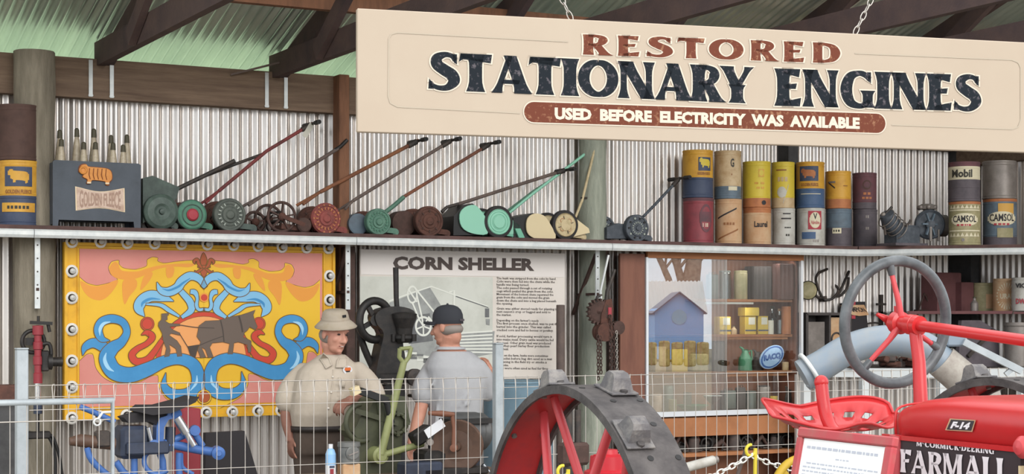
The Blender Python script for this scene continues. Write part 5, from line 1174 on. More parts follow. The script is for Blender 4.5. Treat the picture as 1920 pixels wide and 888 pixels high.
for f in (.02, .28, .62, .97):
    p = P0.lerp(P1, f); mb = MB(); mb.box((p.x, p.y+.03, (ZB-.03)/2), (.07, .05, ZB-.03), 'bench'); mb.build('leg', t)
t = thing(WL, 'sheet_screen', (W(1600, 800, -.6).x, -.6, 0), 'pale corrugated iron sheet standing under the bench', 'screen'); mb = MB(); a, b = P0+Vector((.1, .25, 0)), P1+Vector((-.05, .3, 0)); L = (b-a).length; d = (b-a).normalized(); nrm = Vector((d.y, -d.x, 0))
corrugated(mb, 0, L, lambda s, o, q: (a.x+d.x*s+nrm.x*o, a.y+d.y*s+nrm.y*o, .02+q*(ZB-.08)), 'wall_iron', amp=.011); mb.build('iron_sheet', t)
mb = MB(); mb.bar(Vector((a.x, a.y+.03, .05)), Vector((b.x, b.y+.03, .05)), .03, .04, 'beam_wood'); mb.build('batten', t)
# mid shelf and its tins
ZM = W(1800, 583, -.9).z
t = thing(WL, 'tin_shelf', (W(1800, 583, -.6).x, -.6, ZM-.02), 'narrow dark red brown shelf of tins below the corner shelf', 'shelf'); Q0, Q1 = W(1702, 584, -.55), W(1935, 580, -1.3)
mb = MB(); mb.raw([(Q0.x, Q0.y, ZM), (Q1.x, Q1.y, ZM), (UR-.03, Q1.y, ZM), (UR-.03, -.03, ZM), (Q0.x, -.03, ZM)], [(0, 1, 2, 3, 4)], 'box_rust'); mb.raw([(Q0.x, Q0.y, ZM-.022), (Q1.x, Q1.y, ZM-.022), (UR-.03, Q1.y, ZM-.022), (UR-.03, -.03, ZM-.022), (Q0.x, -.03, ZM-.022)], [(4, 3, 2, 1, 0)], 'box_rust'); mb.build('board', t)
mb = MB(); mb.bar(Vector((Q0.x, Q0.y, ZM-.011)), Vector((Q1.x, Q1.y, ZM-.011)), .02, .026, 'box_rust'); mb.build('lip', t)
GT = 'tins on the narrow corner shelf'
can(1738, 1791, 512, ZM, -.42, 'box_rust', 'large rust red square tin seen behind the steering wheel rim', 'square_tin', 'tin', 'box', group=GT)
can(1793, 1820, 530, ZM, -.55, 'box_rust', 'rust red canister with a thin handle next to the corner post', 'square_tin', 'tin', 'box', group=GT)
can(1827, 1864, 530, ZM, -.62, 'd_camsol', 'faded green round tin with arched top on the corner shelf', 'round_tin', 'tin', group=GT, extra=[('l', .45, .75, .1, .6, 'd_tan')])
can(1821, 1833, 556, ZM, -.80, 'd_grey', 'small pale bottle in front of the faded green tin', 'small_bottle', 'bottle', 'bottle', group=GT)
t = can(1866, 1900, 522, ZM, -.86, 'd_tan', 'brown tin with a white starburst label on the narrow corner shelf', 'round_tin', 'tin', group=GT)
o = REG[t.name]; r = (W(1900, 600, -.86).x-W(1866, 600, -.86).x)*.46; hh = (W(1883, 522, -.86).z-ZM); f = wrap(o.x, o.y, r*1.015, -.55); mb = MB()
for i in range(24):
    q = i*math.pi/12; mb.raw([f(r*.40*math.cos(q), ZM+hh*.46+hh*.20*math.sin(q)), f(r*.95*math.cos(q-.06), ZM+hh*.46+hh*.40*math.sin(q-.06)), f(r*.95*math.cos(q+.06), ZM+hh*.46+hh*.40*math.sin(q+.06))], [(0, 1, 2)], 'lbl_cream')
f2 = wrap(o.x, o.y, r*1.02, -.55); mb.mapped(norm(sans('URAL', .03)), lambda u, v: f2(r*1.2*(u-.5), ZM+hh*(.38+.16*v)), 'lbl_cream'); mb.build('starburst_label', t)
t = can(1901, 1932, 520, ZM, -1.08, 'd_white', 'white tin with black and red lettering at the right edge of the picture', 'round_tin', 'tin', group=GT)
o = REG[t.name]; f3 = wrap(o.x, o.y, r*1.02, -.75); mb = MB(); mb.mapped(norm(sans('VICT', .04)), lambda u, v: f3(r*1.3*(u-.5), ZM+hh*(.70+.14*v)), 'lbl_black'); mb.mapped(norm(sans('DWN', .04)), lambda u, v: f3(r*1.2*(u-.5), ZM+hh*(.22+.16*v)), 'lbl_red'); mb.box((o.x, o.y-r, ZM+hh*.5), (.05, .004, .04), 'lbl_red'); mb.build('printed_label', t)
t = thing(WL, 'iron_trivet', (W(1733, 572, -.4).x, -.4, ZM), 'small dark triangular iron stand at the left end of the corner shelf', 'stand'); a, b, c_ = W(1722, 577, -.4), W(1748, 577, -.4), W(1733, 550, -.4); a.z = b.z = ZM+.01; mb = MB(); mb.tube([a, b, c_], .010, 'rust_dark', 7, closed=True); mb.build('frame', t); mb = MB(); mb.tube([(a.x, -.4, ZM+.01), (a.x+.04, -.30, ZM+.01), (b.x, -.4, ZM+.01)], .008, 'rust_dark', 7); mb.build('foot', t)
# scrap on the bench
rr = random.Random(11); GS = 'scrap iron heaped on the bench'
for i in range(26):
    px = (1640+rr.uniform(0, 75)) if i < 20 else rr.uniform(1530, 1600); y = -.72-rr.uniform(0, .35); x = W(px, 680, y).x; z = ZB+(.0 if i < 10 or i > 19 else .05); t = thing(WL, 'scrap_part', (x, y, z), 'rusty scrap fitting in the heap on the bench behind the wheel', 'scrap', GS); mb = MB()
    R = Matrix.Rotation(rr.uniform(0, 3), 3, 'Z')@Matrix.Rotation(.4*(i > 7), 3, 'X')
    if i % 3 == 0: mb.torus((x, y, z+.02), (0, .2, 1), .045, .016, 'rust', 16, 7); mb.build('ring', t); mb = MB(); mb.box((x+.05, y, z+.02), (.04, .03, .02), 'rust', R, .004); mb.build('lug', t)
    else: mb.box((x, y, z+.025), (.09+.05*rr.random(), .05, .05), 'junk' if i % 2 else 'rust', R, .008); mb.build('block', t); mb = MB(); mb.cyl((x, y, z+.04), (x, y, z+.075), .016, 'dark_iron', 10); mb.build('stud', t)
t = thing(WL, 'iron_pot', (W(1905, 620, -1.3).x, -1.3, ZB), 'plain grey metal pot at the right end of the bench', 'pot'); a, b = W(1888, 620, -1.3), W(1928, 620, -1.3); x = (a.x+b.x)/2; r = (b.x-a.x)/2*.9; hz = W(1905, 604, -1.3).z-ZB; mb = MB(); mb.lathe((x, -1.3, ZB), (0, 0, 1), [(0, 0), (0, r*.9), (.01, r*.95), (hz*.9, r), (hz*.93, r*1.05), (hz, r*1.05), (hz, r*.95), (.03, r*.9), (.02, 0)], 'd_grey', 28); mb.build('pot_body', t); mb = MB(); mb.tube([(x-r, -1.3, ZB+hz*.9), (x-r*.6, -1.32, ZB+hz*1.25), (x+r*.6, -1.32, ZB+hz*1.25), (x+r, -1.3, ZB+hz*.9)], .006, 'dark_iron', 7); mb.build('bail_handle', t)
t = thing(WL, 'plough_blade', (W(1830, 640, -1.1).x, -1.1, ZB), 'dull grey plough blade standing on the bench below the tins', 'blade'); P = [(1795, 660), (1800, 600), (1835, 600), (1868, 620), (1872, 690), (1800, 690)]; mb = MB(); mb.prism([(W(*p, -1.1).x, max(ZB, W(*p, -1.1).z)) for p in P], -1.12, -1.08, 'd_mauve'); mb.build('plate', t); mb = MB(); mb.bar(W(1815, 668, -1.14), W(1862, 618, -1.14), .02, .03, 'dark_iron'); mb.build('stay', t)
# ------------------------------------------------------------------ wire fence
YF = -3.65; ZF = 1.333; PW = .0765
def fence_panel(xA, xB, label):
    t = thing(WL, 'mesh_fence', ((xA+xB)/2, YF, .1), label, 'fence', 'loop top wire fence panels'); n = int((xB-xA)/PW); mb = MB()
    for i in range(n):
        x = xA+PW*(i+.5)
        mb.tube([(x, YF, .08), (x, YF, ZF-.085), (x-.004, YF, ZF-.012), (x+.002, YF+.008, ZF), (x+.013, YF+.022, ZF), (x+.018, YF+.034, ZF-.012), (x+.006, YF+.010, ZF-.082), (x+.001, YF+.004, ZF-.095)], .0021, 'galv_wire', 5)
    mb.build('upright_wires', t, kind='stuff')
    for k, (z, y) in enumerate(((ZF-.004, YF+.005), (ZF-.006, YF+.036), (ZF-.062, YF+.014), (ZF-.125, YF+.0), (ZF-.45, YF), (ZF-.75, YF), (ZF-1.1, YF))):
        mb = MB(); mb.tube([(xA, y, z), (xB, y, z)], .0021, 'galv_wire', 5); mb.build('cross_wire', t)
def fpost(px0, px1, py, y, label, two=False):
    a, b = W(px0, py, y), W(px1, py, y); w = b.x-a.x; x = (a.x+b.x)/2; t = thing(WL, 'fence_post', (x, y, 0), label, 'post', 'galvanised fence posts'); mb = MB(); mb.box((x, y, a.z/2), (w*.75, w*.75, a.z), 'galv_post', ch=.004); mb.build('post_tube', t)
    mb = MB(); mb.box((x, y, a.z+.004), (w*.8, w*.8, .008), 'galv_post', ch=.003); mb.build('cap', t); return x
xp1 = fpost(26, 55, 655, YF-.06, 'galvanised fence post at far left beside the red drill')
xp2 = fpost(924, 943, 645, YF-.06, 'galvanised fence post right of the man in the grey shirt')
fence_panel(xp1+.05, xp2-.03, 'wire fence panel in front of the two men'); fence_panel(xp2+.03, W(1520, 700, YF).x, 'wire fence panel behind the steel wheel and cabinet'); fence_panel(W(1521, 700, YF).x, W(1960, 700, YF).x, 'wire fence panel behind the steering wheel')
# gate leaf at the left
YG2 = -4.15; t = thing(WL, 'gate_panel', (W(120, 800, YG2).x, YG2, .1), 'white grey tubular gate leaf across the lower left corner', 'gate')
zr = W(120, 752, YG2).z; xr = W(211, 752, YG2).x; xl = xr-1.9
mb = MB(); mb.tube([(xl, YG2, .2), (xl, YG2, zr), (xr, YG2, zr), (xr, YG2, .2)], .0175, 'galv_post', 10, closed=True); mb.build('tube_frame', t)
mb = MB()
for i in range(24): mb.cyl((xl+.05+PW*i, YG2+.012, .2), (xl+.05+PW*i, YG2+.012, zr), .0021, 'galv_wire', 5)
mb.build('upright_wires', t, kind='stuff')
for z in (zr-.09, zr-.4, zr-.7): mb = MB(); mb.cyl((xl, YG2+.008, z), (xr, YG2+.008, z), .0032, 'galv_wire', 5); mb.build('cross_wire', t)
mb = MB(); mb.tube([(xr, YG2, zr-.055), (xr-.05, YG2-.01, zr-.055), (xr-.07, YG2-.01, zr-.085)], .007, 'galv', 7); mb.torus((xr-.075, YG2-.01, zr-.10), (0, 1, 0), .016, .005, 'galv', 14, 6); mb.build('latch', t)

# ------------------------------------------------------------------ machines behind the fence, left to right
G = lambda y: (lambda px, py: WL.at(px, py, y))
def strip(mb, pts, r, m, fn, n=8, k=3): mb.tube(cr([fn(*p) for p in pts], k) if len(pts) > 2 else [fn(*p) for p in pts], r, m, n)
# red post drill on the left pole
q = G(-.52); t = thing(WL, 'post_drill', (q(71, 700).x, -.52, 1.0), 'red and black hand drill clamped to the thick pole at far left', 'drill')
x = q(71, 650).x; mb = MB(); zz = lambda py: q(71, py).z
mb.lathe((x, -.52, zz(718)), (0, 0, 1), [(0, .03), (zz(700)-zz(718), .03), (zz(698)-zz(718), .024), (zz(684)-zz(718), .024), (zz(683)-zz(718), .032), (zz(668)-zz(718), .032), (zz(667)-zz(718), .024), (zz(655)-zz(718), .024), (zz(654)-zz(718), .032), (zz(641)-zz(718), .032), (zz(640)-zz(718), .025), (zz(628)-zz(718), .025), (zz(627)-zz(718), .036), (zz(610)-zz(718), .036), (zz(609)-zz(718), 0)], 'red_tin', 20); mb.build('drill_column', t)
mb = MB(); mb.bar(q(57, 604), q(97, 606), .05, .022, 'black_iron'); mb.tube([q(72, 604), q(72, 592)], .010, 'black_iron', 8); mb.tube([q(90, 607), q(93, 622)], .012, 'black_iron', 8); mb.build('top_arm', t)
mb = MB(); mb.torus(q(64, 640)+Vector((0, .03, 0)), (0, 1, 0), .075, .014, 'black_iron', 24, 8); strip(mb, [(78, 645), (92, 644), (96, 660), (94, 672)], .014, 'black_iron', q); mb.lathe(q(88, 678), (1, 0, 0), [(0, .05), (.03, .055), (.035, .03), (.10, .034), (.102, 0)], 'black_iron', 18); mb.box(q(84, 676), (.05, .06, .14), 'black_iron', ch=.008); mb.build('gear_housing', t)
mb = MB(); mb.tube([q(71, 718), q(71, 750)], .020, 'chrome', 12); mb.tube([q(71, 750), q(71, 815)], .012, 'black_iron', 10); mb.lathe(q(71, 775), (0, 0, 1), [(0, .0), (0, .03), (.09, .03), (.09, 0)], 'navy_block', 14); mb.build('spindle', t)
mb = MB(); mb.bar(q(60, 640)+Vector((0, .02, 0)), q(60, 640)+Vector((0, .12, 0)), .06, .05, 'black_iron'); mb.build('wall_clamp', t)
t = thing(WL, 'cable_coil', (q(90, 850).x, -.62, .7), 'coil of black cable hanging at the foot of the red drill', 'cable'); q2 = G(-.62)
for P in ([(64, 815), (95, 815), (110, 850), (118, 900)], [(66, 816), (90, 818), (103, 850), (104, 900)]): mb = MB(); strip(mb, P, .011, 'black', q2, 7, 5); mb.build('cable', t)
mb = MB(); mb.box(q2(70, 815), (.17, .05, .05), 'black_iron', ch=.008); mb.bar(q2(65, 815), q2(65, 815)+Vector((0, .25, 0)), .03, .03, 'black_iron'); mb.build('bracket', t)
q = G(-1.6); t = thing(WL, 'wooden_block', (q(8, 740).x, -1.6, 0), 'dark brown timber block on a stand at the left edge', 'block'); mb = MB(); mb.box(q(6, 738), (.22, .2, .11), 'rust', ch=.01); mb.build('block', t); p = q(6, 752); mb = MB(); mb.box((p.x, -1.6, p.z/2), (.12, .12, p.z), 'post_dark'); mb.build('stand', t)
# blue hydraulic machine
YBL = -2.7; q = G(YBL); t = thing(WL, 'blue_machine', (q(300, 850).x, YBL, 0), 'bright blue splitting machine with chrome ram and black top plate behind the gate', 'machine')
o_ = Vector((0, -.05, 0))
mb = MB(); strip(mb, [(325, 833), (370, 842), (408, 848)], .026, 'blue_paint', q); mb.lathe(q(408, 848), (-.2, -1, 0), [(-.05, .038), (.05, .038), (.055, .03), (.06, .018), (.07, .015), (.07, 0)], 'blue_paint', 20); mb.lathe(q(284, 834)+o_, (-.2, -1, 0), [(-.04, .035), (.03, .035), (.032, 0)], 'blue_paint', 18); mb.tube([q(284, 834), q(325, 833)], .028, 'blue_paint', 10); mb.build('lower_arm', t)
mb = MB(); strip(mb, [(290, 836), (330, 822), (362, 808)], .020, 'blue_paint', q); mb.lathe(q(365, 806), (-.2, -1, 0), [(-.03, .03), (.03, .03), (.03, 0)], 'blue_paint', 14); mb.tube([q(365, 812), q(380, 836)], .02, 'blue_paint', 8); mb.build('upper_strut', t)
mb = MB(); P = [(322, 764), (330, 780), (312, 786), (304, 800), (303, 826), (289, 828), (290, 800), (297, 782), (310, 778), (314, 764)]; mb.prism([(q(*p).x, q(*p).z) for p in P], YBL-.04, YBL+.04, 'blue_paint'); mb.build('ram_hook', t)
mb = MB(); mb.tube([q(326, 781)+o_, q(344, 810)+o_], .026, 'chrome', 14); mb.tube([q(344, 810)+o_, q(358, 834)+o_], .018, 'chrome', 12); mb.tube([q(327, 776)+o_, q(327, 768)], .03, 'blue_paint', 10); mb.build('chrome_ram', t)
mb = MB(); a, b = q(224, 860), q(278, 797); mb.box(((a.x+b.x)/2, YBL+.05, (a.z+b.z)/2), (b.x-a.x, .18, b.z-a.z), 'navy_block', ch=.02); mb.box(((a.x+b.x)/2+.06, YBL-.05, a.z+.06), (.24, .08, .07), 'navy_block', ch=.01); mb.tube([q(273, 800)+o_, q(279, 826)+o_], .012, 'chrome', 8); mb.build('pump_block', t)
mb = MB(); P = [(254, 771), (268, 760), (300, 760), (345, 748), (362, 742), (355, 752), (330, 764), (310, 772), (275, 776)]; mb.prism([(q(*p).x, q(*p).z) for p in P], YBL-.12, YBL+.16, 'board_black'); P = [(230, 782), (262, 772), (318, 768), (300, 800), (280, 790), (240, 792)]; mb.prism([(q(*p).x, q(*p).z) for p in P], YBL-.02, YBL+.12, 'board_black'); mb.build('top_plate', t)
for P in ([(250, 812), (252, 880), (250, 1000)], [(300, 850), (306, 880), (300, 1000)], [(336, 848), (336, 885), (345, 1000)]): mb = MB(); strip(mb, P, .020, 'blue_paint', q); mb.build('leg', t)
mb = MB(); mb.torus(q(291, 862)+o_, (.3, 1, 0), .075, .014, 'blue_paint', 24, 8, .8, 5.2); strip(mb, [(303, 850), (306, 872), (296, 888)], .014, 'blue_paint', q); strip(mb, [(340, 850), (342, 875), (362, 888)], .012, 'blue_paint', q); strip(mb, [(318, 845), (320, 800)], .03, 'navy_block', q); mb.build('hose', t)
mb = MB(); strip(mb, [(150, 762), (180, 774), (215, 790)], .016, 'blue_paint', q); strip(mb, [(163, 838), (172, 862), (205, 892), (240, 910)], .018, 'blue_paint', q); strip(mb, [(218, 865), (232, 885), (250, 895)], .02, 'blue_paint', q); mb.build('tow_bar', t)
mb = MB(); mb.tube([q(130, 827), q(150, 825), (q(215, 832))], [.022, .036, .034], 'mach_brown', 12); mb.box(q(192, 822), (.08, .08, .09), 'dark_iron', ch=.01); mb.build('timber_handle', t)
q = G(-2.35); t = thing(WL, 'red_cabinet', (q(360, 830).x, -2.2, 0), 'plain dark red steel cabinet standing behind the blue machine', 'cabinet'); a, b = q(341, 766), q(377, 766); mb = MB(); mb.box(((a.x+b.x)/2, -2.25, a.z/2), (b.x-a.x, .2, a.z), 'red_tin', ch=.008); mb.build('body', t); mb = MB(); mb.box(((a.x+b.x)/2+.03, -2.355, a.z*.82), (.012, .012, .08), 'chrome'); mb.build('door_handle', t)
q = G(-2.1); P = [(384, 811), (457, 807), (488, 912), (490, 1000), (382, 1000)]; mb = MB(); mb.prism([(q(*p).x, q(*p).z) for p in P], -2.12, -2.06, 'board_black'); mb.build('black_board', fr=WL, org=(q(430, 900).x, -2.1, 0), label='black slant sided board standing below the painted panel', cat='board')
# big black post drill
YD = -1.3; q = G(YD); t = thing(WL, 'forge_drill', (q(720, 800).x, YD, 0), 'big black cast iron pillar drill in front of the information board', 'drill')
mb = MB(); c = q(703, 600); mb.torus(c, (-.25, 1, 0), .135, .028, 'black_iron', 36, 10); mb.lathe(c, (-.25, -1, 0), [(-.03, .04), (.05, .04), (.05, 0)], 'black_iron', 16)
for i in range(4): a = i*math.pi/2+.5; mb.bar(c, c+Vector((.13*math.cos(a), 0, .13*math.sin(a))), .03, .035, 'black_iron', (0, 1, 0))
mb.build('flywheel', t)
mb = MB(); P = [(697, 590), (712, 578), (740, 574), (768, 582), (770, 600), (758, 610), (748, 640), (752, 670), (745, 690), (748, 712), (700, 712), (705, 660), (712, 625), (700, 608)]; mb.prism([(v.x, v.y) for v in cr([Vector((q(*p).x, q(*p).z)) for p in P], 3, True)], YD-.07, YD+.07, 'black_iron'); mb.build('frame_casting', t)
mb = MB(); strip(mb, [(676, 590), (674, 620), (684, 655), (700, 690), (712, 715)], .026, 'black_iron', G(YD+.06)); mb.build('curved_arm', t)
mb = MB(); mb.tube([q(742, 501), q(743, 560), q(746, 600)], [.020, .018, .018], 'black_iron', 12); mb.tube([q(746, 640), q(750, 760)], .018, 'dark_iron', 12); mb.build('spindle', t)
mb = MB(); p = q(749, 642); mb.lathe((p.x, YD-.08, p.z), (0, 0, 1), [(0, .05), (.03, .075), (.05, .075), (.06, .055), (.10, .06), (.17, .085), (.20, .09), (.21, .06), (.215, 0)], 'black_iron', 20)
for i in range(6): a = i*math.pi/3; mb.cyl((p.x+.08*math.cos(a), YD-.08+.08*math.sin(a), p.z+.01), (p.x+.08*math.cos(a), YD-.08+.08*math.sin(a), p.z+.06), .014, 'black_iron', 8)
mb.build('chuck', t)
mb = MB(); mb.box(q(738, 706), (.30, .16, .08), 'black_iron', ch=.02); mb.lathe(q(765, 706)+Vector((0, -.09, 0)), (0, -1, 0), [(0, .06), (.04, .06), (.05, .03), (.05, 0)], 'dark_iron', 18); p = q(735, 720); mb.box((p.x, YD, p.z/2), (.16, .14, p.z), 'black_iron', ch=.01); mb.build('table', t)
mb = MB(); c = q(776, 741)+Vector((0, -.12, 0)); mb.torus(c, (-.5, 1, 0), .058, .009, 'dark_iron', 24, 8); mb.cyl(c, c+Vector((-.03, .14, 0)), .012, 'dark_iron', 8)
for i in range(3): a = i*math.pi/3; d = Vector((math.cos(a), .0, math.sin(a)))*.055; mb.bar(c-d, c+d, .012, .012, 'dark_iron', (0, 1, 0))
mb.build('hand_wheel', t)
# work table that carries the small machines
YT = -2.95; ZT = .74; xa_, xb_ = W(585, 880, YT).x, W(950, 880, YT).x
t = thing(WL, 'work_table', ((xa_+xb_)/2, YT, 0), 'low dark work table behind the fence under the old engine', 'table'); mb = MB(); mb.box(((xa_+xb_)/2, YT, ZT-.02), (xb_-xa_, .62, .04), 'beam_wood', ch=.004); mb.build('table_top', t)
for sx in (xa_+.05, xb_-.05):
    for sy in (-.26, .26): mb = MB(); mb.box((sx, YT+sy, (ZT-.04)/2), (.06, .06, ZT-.04), 'beam_wood'); mb.build('leg', t)
# green corn sheller
YS = -2.78; q = G(YS); t = thing(WL, 'corn_sheller', (q(700, 850).x, YS, ZT), 'olive green hand machine with long pale green forked lever', 'machine')
mb = MB(); P = [(664, 792), (670, 776), (684, 770), (694, 748), (708, 738), (752, 742), (762, 790), (748, 806), (742, 892), (668, 892), (664, 822), (654, 808)]; mb.prism([(q(*p).x, max(ZT, q(*p).z)) for p in P], YS-.06, YS+.16, 'olive'); mb.build('body', t)
mb = MB(); mb.torus(q(668, 790)+Vector((0, -.09, 0)), (-.15, 1, 0), .11, .016, 'olive', 28, 8, 1.2, 4.6); mb.ball(q(667, 774)+Vector((0, -.08, 0)), .012, 'chrome'); mb.bar(q(655, 768)+Vector((0, -.08, 0)), q(735, 792)+Vector((0, -.08, 0)), .03, .03, 'olive', (0, 1, 0)); mb.tube([q(704, 752)+Vector((0, -.07, 0)), q(712, 860)+Vector((0, -.07, 0))], .022, 'olive', 10)
for i in range(8): a = i*math.pi/4; mb.box(q(735, 792)+Vector((.06*math.cos(a), -.08, .06*math.sin(a))), (.03, .03, .02), 'olive', Matrix.Rotation(-a, 3, 'Y'))
mb.torus(q(735, 792)+Vector((0, -.08, 0)), (0, 1, 0), .06, .012, 'olive', 20, 6); mb.build('gear_cover', t)
mb = MB(); f = lambda px, py: q(px, py)+Vector((0, -.16, 0)); mb.tube([f(694, 848), f(716, 760), f(737, 676)], [.024, .024, .020], 'olive_light', 12); mb.tube([f(737, 680), f(728, 668), f(729, 652)], .014, 'olive_light', 8); mb.tube([f(737, 680), f(746, 668), f(750, 650)], .014, 'olive_light', 8); mb.tube([f(729, 653), f(750, 651)], .012, 'olive_light', 8); mb.lathe(f(694, 850)+Vector((0, .03, 0)), (0, -1, 0), [(-.12, .05), (.03, .05), (.035, .035), (.05, .03), (.05, 0)], 'olive_light', 20); mb.build('forked_lever', t)
mb = MB(); mb.tube([f(694, 850), f(735, 838), f(772, 828)], .020, 'olive_light', 10); mb.build('link_arm', t)
mb = MB(); mb.bar(f(654, 730), f(704, 748), .05, .04, 'black'); mb.tube([f(704, 748), f(714, 790)], .02, 'black', 8); mb.box(f(646, 730), (.05, .05, .045), 'cream_mow', Matrix.Rotation(-.4, 3, 'Y')); mb.build('black_strap', t)
# spray bottle, cast cap on a timber block
q = G(-3.1); p = q(620, 888); H = q(620, 832).z-ZT; t = thing(WL, 'spray_bottle', (p.x, -3.1, ZT), 'sky blue printed plastic bottle in front of the man in the tan shirt', 'bottle'); mb = MB(); o = (p.x, -3.1, ZT); ax = (0, 0, 1)
mb.lathe(o, ax, [(0, 0), (0, .028), (.005, .030), (H*.42, .030)], 'white_label', 20); mb.lathe(o, ax, [(H*.42, .030), (H*.72, .030), (H*.84, .022), (H*.88, .012)], 'bottle_sky', 20); mb.build('bottle_body', t); mb = MB(); mb.lathe(o, ax, [(H*.88, .013), (H, .013), (H, 0)], 'white_label', 14); mb.build('bottle_cap', t)
mb = MB(); mb.box((p.x-.005, -3.131, ZT+H*.25), (.022, .002, .03), 'red_tin'); mb.box((p.x-.004, -3.131, ZT+H*.38), (.03, .002, .012), 'd_navy'); mb.build('printed_label', t)
p = q(654, 850); t = thing(WL, 'cast_hub', (p.x, -3.1, ZT), 'grey cast iron hub with round boss set on a wooden block', 'hub'); z1 = q(654, 868).z; zt2 = q(654, 828).z; w = .062; mb = MB(); mb.box((p.x, -3.1, (ZT+z1)/2), (w*1.7, .10, z1-ZT), 'd_tan', ch=.006); mb.build('wooden_block', t)
mb = MB(); mb.lathe((p.x, -3.1, z1), ax, [(0, 0), (0, w*.95), (.01, w), ((zt2-z1)*.75, w), ((zt2-z1)*.8, w*1.08), (zt2-z1, w*1.05), (zt2-z1, 0)], 'cast_grey', 24); mb.lathe((p.x, -3.1-w*.8, (z1+zt2)/2), (0, -1, 0), [(-.01, .042), (.012, .042), (.016, .034), (.016, 0)], 'cast_grey', 22); mb.bar((p.x-.028, -3.1-w*.8-.018, (z1+zt2)/2-.01), (p.x+.028, -3.1-w*.8-.018, (z1+zt2)/2+.01), .006, .010, 'd_grey', (0, 1, 0)); mb.build('casting', t)
# old engine with brown disc
YO = -3.12; q = G(YO); t = thing(WL, 'old_engine', (q(860, 850).x, YO, ZT), 'old engine with brown disc flywheel, grey drum and crank handle', 'engine'); c = q(856, 836); ax = Vector((-.55, -.83, 0)).normalized()
mb = MB(); R = .155; mb.lathe(c, ax, [(-.055, R*.98), (-.05, R), (-.042, R, 'copper_ring'), (-.036, R*.965, 'mach_brown'), (-.03, R, 'mach_brown'), (-.018, R, 'copper_ring'), (-.012, R*.97, 'mach_brown'), (0, R, 'mach_brown'), (.006, R*.97), (.004, R*.9), (-.004, R*.6), (.0, R*.2), (.03, R*.16), (.032, 0)], 'mach_brown', 40); mb.build('flywheel', t)
b0 = c-ax*.07; d = Vector((.92, .2, .02)); mb = MB(); e0 = q(868, 812)+Vector((0, .16, 0)); e1 = q(922, 812)+Vector((0, .18, 0)); mb.lathe(e0, e1-e0, [(-.02, .0), (-.02, .105), (0, .12), (.17, .12), (.18, .115), (.215, .115), (.235, .10), (.245, 0)], 'drum_grey', 28); mb.build('grey_drum', t)
mb = MB(); s_ = q(830, 860); mb.box((c.x-.01, YO+.14, (ZT+c.z)/2-.01), (.34, .2, c.z-ZT-.03), 'black_iron', ch=.02); mb.box((c.x-.02, YO+.10, ZT+.022), (.42, .3, .04), 'black_iron', ch=.006); mb.box(q(812, 818)+Vector((0, .16, 0)), (.13, .10, .08), 'black_iron', Matrix.Rotation(-.5, 3, 'Y'), .01); mb.box(q(890, 790)+Vector((0, .12, 0)), (.28, .16, .03), 'black_iron'); mb.build('engine_block', t)
o_ = ax*.05; mb = MB(); mb.tube([q(853, 838)+o_, q(853, 800)+o_, q(850, 776)+o_], [.016, .011, .013], 'handle_wood', 10); mb.tube([q(853, 776)+o_, q(830, 774)+o_, q(806, 773)+o_], [.014, .018, .012], 'handle_wood', 12); mb.lathe(q(853, 838)+o_, ax, [(-.05, .022), (.015, .022), (.018, 0)], 'handle_wood', 14); mb.build('crank_handle', t)
mb = MB(); mb.box(q(811, 802)+Vector((0, -.03, 0)), (.13, .004, .055), 'white_label', Matrix.Rotation(-.55, 3, 'Y')); mb.build('white_tag', t, label='white paper tag'); mb = MB(); strip(mb, [(832, 798), (818, 800), (808, 830)], .007, 'dark_iron', q); mb.lathe(q(806, 828), (-.3, -1, 0), [(-.02, .02), (.02, .02), (.02, 0)], 'd_grey', 12); mb.build('oiler_pipe', t)
mb = MB(); mb.box(q(790, 880)+Vector((0, .02, 0)), (.24, .14, .09), 'navy_block', ch=.012); mb.build('fuel_tank', t); mb = MB(); mb.tube([q(905, 870), q(918, 886)], .012, 'chrome', 8); mb.build('chrome_pipe', t)
# dark pump and red engine glimpsed between the wheel spokes
q = G(-4.3); t = thing(WL, 'black_pump', (q(1075, 850).x, -4.3, 0), 'black twin pipe pump seen between the red wheel spokes', 'pump'); mb = MB()
for px in (1067, 1083): p = q(px, 768); mb.lathe((p.x, -4.3, 0), (0, 0, 1), [(0, .022), (p.z*.7, .022), (p.z*.7, .03), (p.z*.75, .03), (p.z*.75, .018), (p.z, .018), (p.z, 0)], 'dark_iron', 14)
mb.build('pipe', t); mb = MB(); p = q(1075, 850); mb.box((p.x, -4.3, p.z), (.16, .09, .12), 'rust_dark', ch=.015); mb.build('valve_block', t)
q = G(-5.2); t = thing(WL, 'red_engine', (q(1140, 880).x, -5.2, 0), 'small bright red engine seen through the right of the steel wheel', 'engine'); mb = MB(); p = q(1140, 842); mb.lathe((p.x, -5.2, 0), (0, 0, 1), [(0, 0), (0, .10), (p.z*.86, .10), (p.z*.87, .115), (p.z*.9, .115), (p.z*.91, .09), (p.z*.97, .085), (p.z*.98, .05), (p.z, .045), (p.z, 0)], 'red_engine', 26); mb.build('body', t); mb = MB(); mb.torus((p.x, -5.21, p.z-.02), (0, 1, 0), .075, .010, 'red_engine', 20, 7, 0, math.pi); mb.build('carry_handle', t)

